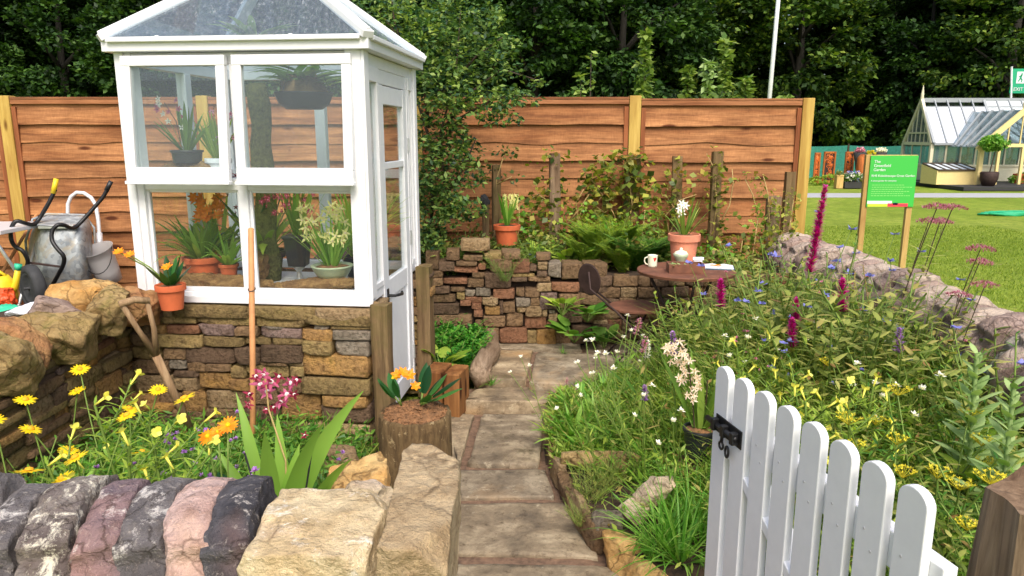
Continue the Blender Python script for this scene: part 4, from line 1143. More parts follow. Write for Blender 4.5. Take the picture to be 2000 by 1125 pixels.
# stump planter beside the door
def p_stump():
    p = atZ(818, 905, 0.0); p = Vector((-0.425, 3.03, 0)); root = thing('stump_planter', 'hollowed tree stump holding bark chips and an orange flowering plant by the door', 'stump planter', p)
    mb = MB(); N = 40; prof = [(1.06, 0), (1.0, 0.05), (0.97, 0.15), (0.96, 0.32), (0.95, 0.36), (0.90, 0.372), (0.80, 0.36), (0.76, 0.33)]
    for (rr, z) in prof:
        for j in range(N):
            a = 6.2832 * j / N; r = 0.166 * rr * (1 + 0.05 * noise.noise(Vector((math.cos(a) * 1.5, math.sin(a) * 1.5, 3))) + 0.035 * noise.noise(Vector((math.cos(a) * 9, math.sin(a) * 9, z * 4))))
            mb.v.append((r * math.cos(a), r * math.sin(a), z + (0.012 * noise.noise(Vector((math.cos(a) * 4, math.sin(a) * 4, 1))) if z > .3 else 0)))
    for i in range(len(prof) - 1):
        for j in range(N): mb.f.append([i * N + j, i * N + (j + 1) % N, (i + 1) * N + (j + 1) % N, (i + 1) * N + j]); mb.mi.append(0)
    mb.build('stump', 'stump_bark', root, smooth=True)
    s = MB(); s.lathe([(0.145, 0.35), (0.11, 0.375), (0.05, 0.388), (0.001, 0.39)], 20, jit=0.05)
    for i in range(900):
        a = random.uniform(0, 6.28); r = 0.14 * math.sqrt(random.random()); s.box((r * math.cos(a), r * math.sin(a), 0.392 - r * .25 + random.uniform(-.004, .008)), (random.uniform(.012, .03), random.uniform(.006, .013), 0.005), (random.uniform(-1, 1), random.uniform(-1, 1), random.uniform(0, 3)))
    s.build('bark_mulch', 'bark_chip', root)
    pl = thing('plant', None, None, (-0.02, 0.03, 0.382)); pl.parent = root
    mb = MB()
    for (dx, dy, dz, L) in ((-.5, -.1, .8, .16), (-.7, .1, .9, .15), (-.2, -.2, 1, .13), (.2, .3, 1, .17), (.6, .2, .8, .17), (.9, 0, .5, .19), (.95, .2, .75, .2), (.5, -.5, .5, .13), (.3, -.5, .6, .12), (.1, .4, .9, .18), (-.4, .4, .9, .15), (.7, .5, .9, .16)):
        b = Vector((0.04 if dx > 0 else -0.04, 0, 0)); d = Vector((dx, dy, dz)).normalized(); e = b + d * L * .35; mb.tube([b, e], 0.003, 4, 1); mb.leaf(e, d, L * .75, 0.055, 0.2, 6, 0, shape='lance')
    mb.build('foliage', ['deep_leaf', 'stem_green'], pl, smooth=True)
    for (x, y, z, r) in ((-.045, -.04, .165, .03), (-.02, -.05, .175, .028), (.005, -.05, .16, .03), (-.06, -.03, .15, .024), (0.03, -0.06, 0.115, 0.026)):
        make_flower(pl, (x, y, z), (random.uniform(-.4, .4), -0.7, 0.8), r, ['yellow_petal' if r < .026 else 'orange_petal', 'flower_center'], npet=6, w=.6, cup=.4, cen=1, cenr=.15)
p_stump()
# sawn timber block
def p_block():
    root = thing('timber_block', 'two short sawn sleeper offcuts standing upright beside the path behind the stump', 'timber block', (-0.375, 3.98, 0.0), R(-14))
    for (x, w, h) in ((-0.05, 0.112, 0.265), (0.062, 0.092, 0.26)):
        mb = MB(); mb.box((x, 0, h / 2), (w, 0.19, h)); mb.build('sleeper_offcut', 'sleeper_wood', root, bev=0.007)
p_block()
def p_log():
    mb = MB(); pts = [atZ(945, 745, 0.10), atZ(935, 728, 0.16), atZ(945, 705, 0.18), atZ(958, 685, 0.17), atZ(957, 664, 0.17), atZ(950, 640, 0.17)]
    q = []; 
    for i in range(len(pts) - 1):
        for t in (0, .33, .66): q.append(pts[i].lerp(pts[i + 1], t))
    mb.tube([p_ - pts[0] for p_ in q], [0.062 + 0.02 * noise.noise(p_ * 5) for p_ in q], 14)
    mb.v = [tuple(Vector(v) + noise.noise_vector(Vector(v) * 22) * 0.012) for v in mb.v]
    tag(mb.build('edging_log', 'log_wood', loc=pts[0], smooth=True), 'weathered grey log edging the bed left of the terrace paving', 'log')
p_log()

# ------------------------------------------------------------------ kerb stones along the right border
KG = 'kerb stones edging the right border'
kp = [(1082, 842, 34), (1076, 880, 34), (1090, 920, 38), (1108, 958, 42), (1132, 1002, 46), (1160, 1046, 52), (1218, 1088, 74), (1262, 1145, 74)]
for i, (px, py, w) in enumerate(kp):
    p = atZ(px, py, 0.04); nx = kp[min(i + 1, len(kp) - 1)]; pv = kp[max(i - 1, 0)]
    d = atZ(nx[0], nx[1], 0.04) - atZ(pv[0], pv[1], 0.04); L = d.length / (2 if 0 < i < len(kp) - 1 else 1); ang = math.atan2(d.y, d.x)
    rock('kerb_stone', (p.x, p.y, 0.035), (L * 1.02, 0.05 + (0.05 if i > 5 else 0), 0.15), (0, 0, ang), C_OCH if i > 5 else SK['b'] if i % 2 else SK['t'],
         ['short brown kerb stone nearest the step', 'tan kerb stone second from the step', 'brown kerb stone at the bend of the path', 'tan kerb stone beside the trailing plant', 'brown kerb stone under the trailing plant', 'tan kerb stone before the orange kerb blocks', 'large orange sandstone kerb block', 'orange kerb block cut by the bottom of the picture'][i], n=12, rnd=0.12, amp=0.08, group=KG, seed=500 + i)
rock('border_rock', atZ(1150, 895, 0.13), (0.25, 0.07, 0.07), (0, 0.0, 0.1), C_MOSS, 'long mossy stone lying in the border beside the path', seed=601)
rock('border_rock', atZ(1213, 905, 0.12), (0.12, 0.14, 0.12), (0, 0.3, 0.4), C_MOSS, 'mossy boulder at the end of the long mossy stone', seed=602)
rock('border_rock', atZ(1275, 960, 0.20), (0.07, 0.09, 0.2), (0.5, 0.5, 0.3), C_PALE, 'white upright flint rock in the border', seed=603)
rock('border_rock', atZ(1245, 995, 0.12), (0.13, 0.09, 0.08), (0.1, 0.1, 0.3), C_PALE, 'white flat flint rock under the upright one', seed=604)
rock('border_rock', atZ(1185, 1020, 0.1), (0.1, 0.08, 0.08), (0.1, 0.1, 0.3), SK['y'], 'grey pebble sized rock by the kerb', seed=605)

# ------------------------------------------------------------------ spade, cane, barrow, tools
def p_spade():
    a = atY(372, 838, 3.12); b = atY(262, 622, 2.98); root = thing('garden_spade', 'old garden spade with weathered split D handle leaning on the left wall', 'spade', a)
    t = MB(); q1 = atY(238, 594, 2.93) - a; q2 = atY(287, 588, 2.99) - a; m_ = atY(305, 694, 3.04) - a
    t.tube([Vector((0, 0, 0)) + (0 * m_), m_ * 0.5, m_], [0.017, 0.017, 0.018], 8); t.build('shaft', 'handle_wood', root, smooth=True)
    t = MB(); t.tube([m_, m_.lerp(q1, .5) + Vector((-.004, 0, 0)), q1], [0.016, 0.011, 0.011], 8); t.build('handle_fork', 'handle_wood', root, smooth=True)
    t = MB(); t.tube([m_, m_.lerp(q2, .5) + Vector((.01, 0, 0)), q2], [0.016, 0.011, 0.010], 8); t.build('handle_fork', 'handle_wood', root, smooth=True)
    t = MB(); t.tube([q1 - (q2 - q1) * .1, q1.lerp(q2, .5) + Vector((0, 0, .012)), q2 + (q2 - q1) * .1], [0.015, 0.015, 0.014], 8); t.build('grip', 'handle_wood', root, smooth=True)
    t = MB(); d = -m_.normalized(); s = Vector((1, 0, .35)).normalized(); rm = Matrix((s, d.cross(s).normalized(), d)).transposed(); rm = rm
    t.box(d * 0.16, (0.17, 0.006, 0.26), rm, taper=0.9); t.build('blade', 'rust_iron', root, bev=0.002)
p_spade()
def p_cane():
    a = atY(488, 838, 3.05); b = atY(490, 447, 3.22)
    root = thing('wooden_pole', 'long brown wooden pole standing upright in front of the greenhouse', 'pole', (a.x, a.y, 0.0))
    m = MB(); bb = b - Vector((a.x, a.y, 0)); m.tube([(0, -0.02, 0.0), bb * .5, bb, bb + Vector((0, 0, .004))], [0.0135, 0.013, 0.0125, 0.008], 12); m.build('shaft', 'cane_wood', root, smooth=True)
    for t in (0.42, 0.77):
        r = MB(); c = bb * t; pts = [c + Vector((math.cos(q) * .0155, math.sin(q) * .0155, .006 * math.sin(q))) for q in [i * .52 for i in range(13)]]; r.tube(pts, 0.002, 5); r.build('tie', 'black_plastic', root)
p_cane()
def wheelbarrow():
    root = thing('wheelbarrow', 'galvanised wheelbarrow tipped upright on its nose against the fence, black tubular frame', 'wheelbarrow', (-3.6, 5.75, 0))
    o = Vector((-3.6, 5.75, 0)); P = lambda px, py, Y: atY(px, py, Y) - o
    # tray: open side faces the fence, bulging underside towards us
    mb = MB(); N = 9; cols = []
    A = [P(88, 422, 5.95), P(168, 424, 6.0)]
    ring = [] ; lev = [(0.0, 88, 172, 420, 5.92, 0.02), (0.12, 72, 176, 434, 5.80, 0.05), (0.3, 58, 180, 452, 5.68, 0.10), (0.7, 52, 184, 512, 5.62, 0.13), (0.9, 56, 184, 560, 5.66, 0.10), (1.0, 62, 182, 600, 5.8, 0.04)]
    for (t, xl, xr, py, Y, dp) in lev:
        row = []
        for k in range(N + 1):
            s = k / N * 2 - 1; e = 1 - abs(s) ** 4
            px = (xl + xr) / 2 + (xr - xl) / 2 * math.sin(s * 1.5708) ** 1 if False else (xl + xr) / 2 + (xr - xl) / 2 * (abs(s) ** 0.7 * (1 if s > 0 else -1))
            row.append(P(px, py, Y + (1 - e) * (0.1 + dp * 2.0)))
        ring.append(row)
    for row in ring: mb.v.extend([tuple(v) for v in row])
    for i in range(len(ring) - 1):
        for k in range(N):
            a = i * (N + 1) + k; mb.f.append([a, a + N + 1, a + N + 2, a + 1]); mb.mi.append(0)
    tr = mb.build('tray', 'galvanised', root, smooth=True, sub=2); md = tr.modifiers.new('solid', 'SOLIDIFY'); md.thickness = 0.006
    rim = MB(); rim.tube([P(56, 545, 5.98), P(50, 470, 5.95), P(64, 428, 5.98), P(92, 418, 6.02), P(165, 420, 6.08), P(184, 445, 6.05), P(188, 520, 6.0), P(184, 580, 5.98)], 0.010, 8); rim.build('rim', 'galvanised', tr, smooth=True)
    pl = MB(); a, b = P(77, 443, 5.70), P(146, 442, 5.72); pl.bar(a, b, 0.03, 0.05, up=(0, 1, 0)); pl.build('cross_bar', 'steel', root, bev=.004)
    lip = MB(); q = [P(84, 424, 5.90), P(160, 428, 5.90), P(150, 443, 5.69), P(72, 440, 5.67)]; lip.add(q + [v + Vector((0, .01, -.01)) for v in q], [(0, 1, 2, 3), (7, 6, 5, 4), (0, 4, 5, 1), (1, 5, 6, 2), (2, 6, 7, 3), (3, 7, 4, 0)]); lip.build('tray_lip', 'galvanised', tr)
    lip2 = MB(); a, b = P(58, 513, 5.58), P(118, 521, 5.585); lip2.bar(a, b, 0.012, 0.025, up=(0, 1, 0)); lip2.build('seam', 'dark_rust', tr)
    # the two handles, bent tubes
    for pts in (
        [(108, 370, 5.80), (96, 395, 5.77), (78, 425, 5.74), (66, 438, 5.68), (50, 436, 5.60), (32, 432, 5.56), (22, 446, 5.54), (22, 468, 5.54), (30, 482, 5.52), (44, 490, 5.52), (54, 508, 5.54), (53, 528, 5.56), (62, 552, 5.60)],
        [(216, 358, 5.86), (203, 382, 5.84), (192, 396, 5.82), (160, 432, 5.74), (142, 446, 5.66), (126, 440, 5.58), (112, 440, 5.54), (102, 452, 5.52), (102, 470, 5.50), (112, 486, 5.48), (124, 500, 5.48), (124, 516, 5.50), (114, 536, 5.54), (103, 556, 5.58)]):
        m = MB(); q = [P(*p_) for p_ in pts]; qq = []
        for i in range(len(q) - 1):
            p0 = q[max(i - 1, 0)]; p1, p2 = q[i], q[i + 1]; p3 = q[min(i + 2, len(q) - 1)]
            for t in (0, .25, .5, .75): qq.append(0.5 * ((2 * p1) + (p2 - p0) * t + (2 * p0 - 5 * p1 + 4 * p2 - p3) * t * t + (-p0 + 3 * p1 - 3 * p2 + p3) * t ** 3))
        qq.append(q[-1]); m.tube(qq, 0.0155, 10); m.build('frame_handle', 'black_iron', root, smooth=True)
    g = MB(); g.tube([P(104, 378, 5.79), P(110, 349, 5.81)], [0.02, 0.019], 10); g.build('grip', 'yellow_plastic', root, smooth=True)
    g = MB(); g.tube([P(208, 372, 5.85), P(217, 354, 5.865)], [0.019, 0.018], 10); g.build('grip', 'black_plastic', root, smooth=True)
    # wheel, turned half towards us
    wc = P(64, 562, 5.50); w = thing('wheel', None, None, wc); w.parent = root; w.rotation_euler = (0, 0, R(-38))
    t = MB(); n = 40; prof = [(0.115, -0.04), (0.150, -0.046), (0.172, -0.035), (0.180, -0.012), (0.180, 0.012), (0.172, 0.035), (0.150, 0.046), (0.115, 0.04), (0.10, 0.0), (0.115, -0.04)]
    rot = Matrix.Rotation(R(90), 3, 'X'); t.lathe(prof, n, M=rot); t.build('tyre', 'rubber', w, smooth=True)
    t = MB(); t.lathe([(0.001, -0.02), (0.03, -0.024), (0.06, -0.012), (0.10, -0.03), (0.118, -0.042), (0.118, 0.042), (0.1, 0.03), (0.06, 0.012), (0.03, 0.024), (0.001, 0.02)], 28, M=rot); t.tube([(0, -.06, 0), (0, .06, 0)], 0.012, 10); t.build('rim', 'rubber', w, smooth=True)
wheelbarrow()
def sack_truck():
    root = thing('sack_truck', 'pale tubular sack truck with arched handle leaning on the fence behind the wheelbarrow', 'sack truck', (-3.55, 6.2, 0)); o = Vector((-3.55, 6.2, 0))
    P = lambda px, py, Y: atY(px, py, Y) - o
    q = [P(133, 600, 6.05), P(132, 440, 6.22), P(133, 398, 6.25), P(139, 384, 6.26), P(150, 376, 6.27), P(164, 377, 6.27), P(178, 386, 6.26), P(187, 400, 6.25), P(192, 430, 6.23), P(195, 470, 6.20), P(197, 600, 6.05)]
    m = MB(); m.tube(q, 0.0165, 10); m.build('hoop_handle', 'alu', root, smooth=True)
    m = MB(); m.tube([P(194, 455, 6.21), P(196, 500, 6.17)], 0.024, 10); m.build('sleeve', 'alu', root, smooth=True)
    m = MB(); m.tube([P(133, 500, 6.16), P(196, 500, 6.16)], 0.011, 8); m.build('cross_tube', 'alu', root, smooth=True)
sack_truck()
def tub():
    p = atY(218, 548, 5.95); root = thing('plastic_tub', 'cloudy grey plastic tub tipped beside the wheelbarrow by the fence', 'tub', p, rot=(R(18), R(-12), R(8)))
    m = MB(); m.lathe([(0.001, 0), (0.085, 0), (0.10, 0.1), (0.112, 0.22), (0.128, 0.30), (0.134, 0.302), (0.124, 0.29), (0.108, 0.22), (0.095, .1), (0.08, .008), (0.001, .008)], 28); m.build('body', 'cloudy_plastic', root, smooth=True)
    m = MB(); m.tube([(0.128 * math.cos(a), -0.128 * math.sin(a) - .01, 0.30 - 0.16 * math.sin(a)) for a in [i * .2618 for i in range(13)]], 0.004, 6); m.build('handle', 'black_iron', root, smooth=True)
tub()
def trestle():
    p = atY(20, 445, 5.6); root = thing('folding_table', 'edge of a grey folding table at the left edge behind the wall', 'table', (p.x, p.y, 0))
    m = MB(); m.box((-0.42, 0, p.z), (1.1, 0.6, 0.03)); m.build('table_top', 'alu', root, bev=.004)
    for sx in (-0.9, 0.05):
        for sg in (1, -1):
            m = MB(); m.tube([(sx, -.28 * sg, 0), (sx, .28 * sg, p.z - .02)], 0.012, 8); m.build('leg', 'steel', root, smooth=True)
trestle()
def leaning():
    a = atY(-60, 640, 5.4); b = atY(72, 418, 6.1)
    m = MB(); m.tube([Vector((0, 0, 0)), b - a], [0.013, 0.012], 8); tag(m.build('tool_shaft', 'cane_wood', loc=a, smooth=True), 'thin wooden tool shaft slanting behind the wheelbarrow wheel', 'tool shaft')
    root = thing('watering_can', 'yellow plastic watering can with green neck at the left edge behind the wall', 'watering can', atY(18, 592, 5.1)); 
    m = MB(); m.lathe([(.001, 0), (.10, 0), (.105, .06), (.09, .16), (.06, .2), (.05, .2)], 20, (-.05, 0, 0)); m.build('body', 'yellow_plastic', root, smooth=True)
    m = MB(); m.tube([(0, 0, .04), (.06, 0, .12), (.11, -.02, .25)], [.03, .024, .018], 10); m.build('spout', 'yellow_plastic', root, smooth=True)
    m = MB(); m.tube([(.108, -.02, .245), (.118, -.02, .285)], [.02, .026], 10); m.build('rose', 'green_plastic', root, smooth=True)
    m = MB(); m.tube([(-.12, 0, .1), (-.16, 0, .2), (-.08, 0, .26), (0, 0, .2)], .012, 8); m.build('handle', 'yellow_plastic', root, smooth=True)
    rock('plastic_bag', atY(4, 575, 5.0), (0.2, 0.12, 0.14), (0, 0, 0), 'red_plastic', 'crumpled red plastic bag at the left edge by the watering can', seed=801, rnd=.5, fine=.25, cat='bag')
    rock('plastic_bag', atY(14, 606, 4.6), (0.16, 0.12, 0.06), (0, 0, 0), 'green_plastic', 'flat green plastic bag behind the left wall under the yellow can', seed=802, rnd=.5, fine=.25, cat='bag')
    rock('white_sheet', atY(80, 597, 4.3), (0.36, 0.3, 0.05), (0, R(-10), R(12)), 'bag_white', 'folded white sheet lying behind the coping stones beside the wheelbarrow', seed=803, rnd=.3, fine=.2, cat='sheet')
leaning()

# ------------------------------------------------------------------ table, chair and the things on the table
TC = Vector((1.085, 4.50, 0)); TZ = 0.735
def bistro_table():
    root = thing('bistro_table', 'round rusty metal garden table standing at the back of the terrace', 'table', (TC.x, TC.y, 0.1))
    zt = TZ - 0.1
    m = MB(); m.lathe([(0.001, zt - .012), (0.285, zt - .012), (0.298, zt - .02), (0.302, zt - .004), (0.298, zt), (0.001, zt)], 48); t = m.build('table_top', 'rust_iron', root, smooth=False)
    for a in (0.5, 2.6, 4.7):
        m = MB(); c, s = math.cos(a), math.sin(a)
        m.tube([(c * .26, s * .26, zt - .012), (c * .2, s * .2, zt - .12), (c * .1, s * .1, zt * .55), (c * .16, s * .16, zt * .25), (c * .27, s * .27, 0.0)], 0.0095, 8); m.build('leg', 'dark_rust', root, smooth=True)
    m = MB(); m.tube([(math.cos(a) * .115, math.sin(a) * .115, zt * .5) for a in [i * .4488 for i in range(15)]], 0.006, 6); m.build('brace_ring', 'dark_rust', root, smooth=True)
bistro_table()
def bistro_chair():
    o = Vector((0.80, 4.62, 0.1)); root = thing('bistro_chair', 'small rusty folding chair with round mesh back facing the table', 'chair', o)
    m = MB(); m.lathe([(0.001, 0.355), (0.165, 0.355), (0.175, 0.362), (0.175, 0.374), (0.165, 0.378), (0.001, 0.372)], 32); m.build('seat', 'rust_iron', root)
    bc = atY(1151, 546, 4.62) - o
    rm = Matrix.Rotation(R(-14), 3, 'Y') @ Matrix.Rotation(R(90), 3, 'Y'); rm = Matrix.Rotation(R(62), 3, 'Z') @ rm
    m = MB(); M4 = rm.to_4x4()
    sc = Matrix.Diagonal(Vector((1.45, 1.0, 1))).to_3x3()
    m.lathe([(0.001, -0.004), (0.072, -0.004), (0.078, 0), (0.072, 0.004), (0.001, 0.004)], 32, bc, 0, rm @ sc); m.build('backrest', 'dark_rust', root, smooth=False)
    for s in (-1, 1):
        m = MB(); m.tube([bc + Vector((-.01, s * .05, .06)), bc + Vector((0.0, s * .07, -.05)), Vector((-.14, s * .13, .365)), Vector((.02, s * .15, .2)), Vector((.17, s * .16, 0))], 0.007, 7); m.build('leg', 'dark_rust', root, smooth=True)
        m = MB(); m.tube([Vector((.14, s * .13, .365)), Vector((.06, s * .14, .22)), Vector((-.03, s * .15, .15)), Vector((-.17, s * .15, 0))], 0.007, 7); m.build('leg', 'dark_rust', root, smooth=True)
    m = MB(); m.tube([(-.13, -.15, .05), (-.13, .15, .05)], 0.005, 6); m.build('stretcher', 'dark_rust', root, smooth=True)
bistro_chair()
def on_table():
    z = TZ
    p = atZ(1274, 521, z); root = thing('mug', 'white mug with a red and green print on the left of the garden table', 'mug', p)
    m = MB(); m.lathe([(.001, 0), (.028, 0), (.029, .01), (.031, .072), (.0315, .076), (.029, .076), (.027, .012), (.001, .01)], 24); m.build('body', 'cream_china', root, smooth=True)
    m = MB(); m.tube([(-.029, 0, .064), (-.048, 0, .058), (-.052, 0, .038), (-.044, 0, .02), (-.028, 0, .014)], .0045, 7); m.build('handle', 'cream_china', root, smooth=True)
    m = MB(); 
    for (a, zz, r) in ((-1.25, .052, .008), (-1.45, .058, .005), (-1.1, .058, .006), (-1.3, .044, .005)): m.lathe([(r, 0), (r * .6, .0012), (.0004, .0016)], 8, (math.cos(a) * .0305, math.sin(a) * .0305, zz), 0, Matrix.Rotation(a + 1.5708, 3, 'Z') @ Matrix.Rotation(R(90), 3, 'X'))
    m.build('print', 'red_print', root)
    # wooden tray
    p = atZ(1338, 531, z); root = thing('planter_box', 'shallow rusty brown box on the middle of the garden table', 'box', p, R(-3))
    m = MB(); w, d, h = .215, .12, .055
    m.lohi((-w / 2, -d / 2, 0), (w / 2, -d / 2 + .008, h)); m.lohi((-w / 2, d / 2 - .008, 0), (w / 2, d / 2, h)); m.lohi((-w / 2, -d / 2 + .008, 0), (-w / 2 + .008, d / 2 - .008, h - .001)); m.lohi((w / 2 - .008, -d / 2 + .008, 0), (w / 2, d / 2 - .008, h - .001)); m.lohi((-w / 2 + .008, -d / 2 + .008, .002), (w / 2 - .008, d / 2 - .008, .01))
    m.build('box', 'rust_iron', root, bev=.0015)
    m = MB(); m.lohi((-w / 2 + .009, -d / 2 + .009, .012), (w / 2 - .009, d / 2 - .009, .035)); m.build('soil', 'soil', root)
    m = MB()
    for i in range(26):
        x = random.uniform(-.09, .0); m.leaf((x, random.uniform(-.04, .04), .035), upd(1.6), random.uniform(.03, .06), .014, .3, 3)
    m.build('foliage', 'silver_leaf', root, smooth=True)
    p = atZ(1331, 517, z); root = thing('sugar_bowl', 'pale lidded china bowl behind the brown box on the table', 'bowl', p + Vector((0, .03, 0)))
    m = MB(); m.lathe([(.001, 0), (.024, 0), (.026, .008), (.034, .03), (.046, .05), (.05, .066), (.044, .068), (.001, .066)], 28); m.build('bowl', 'celadon', root, smooth=True)
    m = MB(); m.lathe([(.045, .069), (.036, .082), (.014, .09), (.008, .096), (.012, .104), (.001, .108)], 24); m.build('lid', 'cream_china', root, smooth=True)
    p = atZ(1403, 524, z); root = thing('open_book', 'thin open book with white pages on the right of the garden table', 'book', p, R(-14))
    m = MB(); m.box((0, 0, .004), (.19, .13, .005)); m.build('cover', 'book_edge', root)
    m = MB(); nn = 10
    for i in range(nn + 1):
        x = -.09 + .18 * i / nn; zz = .0075 + .012 * (1 - abs(abs(x) / .09 - .4)) * (1 if abs(x) > .002 else .4)
        m.v.extend([(x, -.062, .0072), (x, -.062, zz), (x, .062, zz), (x, .062, .0072)])
    for i in range(nn):
        a = i * 4
        for q in range(3): m.f.append([a + q, a + 4 + q, a + 5 + q, a + 1 + q]); m.mi.append(0)
    m.build('pages', 'paper', root, smooth=False)
    m = MB(); m.leaf((-.03, .0, .022), (1, .3, .1), .06, .03, .3, 4); m.leaf((-.05, .0, .022), (1, -.5, .2), .05, .03, .3, 4); m.build('dry_leaf', 'orange_petal_plain', root, smooth=True)
    p = atZ(1366, 523, z); m = MB(); m.box((0, 0, .03), (.055, .02, .06)); m.box((.0, -.012, .052), (.07, .004, .018)); root = tag(m.build('seed_packet_box', 'paper', loc=p + Vector((0, .05, 0)), bev=.001), 'small white card box between the brown box and the book', 'box')
    # big terracotta pot behind
    p = atZ(1334, 512, z + 0.0); p.y += 0.03; p.x = (1334 - 1000) / FOC * (p.y * .979 + .165)
    root = thing('flower_pot', 'pale terracotta pot with white flowered orchid at the back of the garden table', 'potted plant', p)
    pot(root, 0.105, 0.185, 'terracotta_pale', 'bark_chip')
    strap_leaves(root, 16, 0.24, 0.018, 'orchid_leaf', 0.55, 0.17, 0.3, base_r=.03)
    for (dx, dz) in ((-.03, .2), (-.045, .17), (-.01, .19), (-.03, .14)): make_flower(root, (dx, -.03, .175 + dz * 1.05), (0, -1, .3), .032, ['white_petal', 'flower_center'], npet=6, w=.4, cen=1, cenr=.12)
    st = MB(); st.tube([(0, 0, .17), (-.02, -.02, .28), (-.035, -.03, .38)], .003, 5); st.build('stem', 'stem_green', root)
on_table()
def bed_pot():
    p = atY(990, 477, 5.55); root = thing('flower_pot', 'orange terracotta pot with yellow flower spikes on the raised bed', 'potted plant', p)
    pot(root, 0.103, 0.15, 'terracotta', 'soil'); strap_leaves(root, 12, 0.26, 0.022, 'bright_leaf', 0.22, 0.14, 0.1, base_r=.03)
    for i in range(7):
        a = Vector((random.uniform(-.05, .09), random.uniform(-.03, .03), 0)); sp = MB(); sp.tube([(a.x * .4, a.y, .14), (a.x, a.y, .34)], .002, 4)
        for k in range(14): flower_at(sp, (a.x + random.uniform(-.008, .008), a.y + random.uniform(-.008, .008), .27 + k * .008), (random.uniform(-1, 1), -1, .3), .012, 4, m=1)
        sp.build('flower_spike', ['stem_green', 'pale_yellow'], root, smooth=True)
bed_pot()

# ------------------------------------------------------------------ gate with its pickets
def gate():
    A = Vector((0.775, 1.275, 0)); B = Vector((0.622, 2.005, 0)); d = (B - A); L = d.length; d.normalize()
    root = thing('picket_gate', 'open white picket gate with rounded tops and a black bolt', 'gate', (A.x, A.y, 0.0), math.atan2(d.y, d.x))
    # local x: hinge -> latch, local y: away from us (rails side is -y?)
    n = 8; pitch = (L - 0.0) / (n - 1)
    for i in range(n):
        x = i * pitch; w = 0.076; t = 0.021; zt = 0.905 + (0.0 if i < 7 else 0.0)
        m = MB(); prof = []; N = 10
        for k in range(N + 1):
            a = math.pi * k / N; prof.append((-math.cos(a) * w / 2, zt - w / 2 * 0.8 + math.sin(a) * w / 2 * 0.8))
        prof = [(-w / 2, 0.07)] + prof + [(w / 2, 0.07)]
        fr = [(x + q[0], t, q[1]) for q in prof]; bk = [(x + q[0], 0, q[1]) for q in prof]; K = len(prof)
        m.add(fr + bk, [list(range(K))[::-1], [K + j for j in range(K)]] + [[j, (j + 1) % K, K + (j + 1) % K, K + j] for j in range(K)])
        pk_ = m.build('picket', 'white_paint', root, bev=0.0025)
        for zz in (.755, .715):
            nl = MB(); nl.lathe([(.0034, 0), (.003, .0008), (.0004, .001)], 8, (x + (.012 if zz > .73 else -.012), t + .0004, zz), 0, Matrix.Rotation(R(-90), 3, 'X'))
            nl.build('nail', 'nail_grey', pk_)
    for z in (0.735, 0.22):
        m = MB(); m.lohi((-0.07, -0.032, z - 0.04), (L + 0.035, -0.0, z + 0.04)); m.build('rail', 'white_paint', root, bev=0.003)
    m = MB(); m.bar((0.0, -0.016, 0.27), (L - .02, -0.016, 0.69), 0.03, 0.07, up=(0, 1, 0)); m.build('brace', 'white_paint', root, bev=0.003)
    # bolt on the face towards us (+y is the camera side because the gate is turned)
    x0 = L - 0.10; zb = 0.735
    b = thing('bolt', None, None, (0, 0, 0)); b.parent = root
    m = MB(); m.lohi((x0 - 0.03, t, zb - 0.026), (x0 + 0.115, t + 0.004, zb + 0.026)); m.build('back_plate', 'black_iron', b, bev=.001)
    m = MB(); m.tube([(x0 - 0.02, t + .013, zb), (x0 + 0.15, t + .013, zb)], 0.0085, 10); m.build('bolt_rod', 'black_iron', b, smooth=True)
    for xx in (x0 - .01, x0 + .045, x0 + .1):
        m = MB(); m.lohi((xx - .009, t + .004, zb - .018), (xx + .009, t + .025, zb + .018)); m.build('keeper', 'black_iron', b, bev=.003)
    m = MB(); m.tube([(x0 + .05, t + .016, zb - .01), (x0 + .05, t + .018, zb - .035), (x0 + .05, t + .018, zb - .035)], .005, 8)
    m.tube([(x0 + .05 + .011 * math.cos(a), t + .018, zb - .045 + .011 * math.sin(a)) for a in [i * .5236 for i in range(13)]], .0035, 6); m.build('ring', 'black_iron', b, smooth=True)
    m = MB(); m.tube([(x0 + .02 + .009 * math.cos(a), t + .016, zb - .052 + .016 * math.sin(a)) for a in [i * .5236 for i in range(13)]], .0035, 6); m.build('staple', 'black_iron', b, smooth=True)
gate()
def tf(x, y): return 0.13 * max(0, min(1, (x + 0.02) / 0.05)) if True else 0
timber_post('gate_post', (0.975, 1.225, 0), 0.16, 0.15, 0.90, 'weathered grey brown gate post with a notched top at the right edge', 'bleached_post', amp=0.012, topfn=lambda x, y: 0.10 * max(0, min(1, (x - 0.005) / 0.035)))
rock('plastic_bag', (0.90, 1.42, 0.36), (0.14, 0.2, 0.5), (0, 0, 0), 'black_plastic', 'black plastic sheet between the gate and the gate post', seed=811, rnd=.5, fine=.2, cat='sheet')
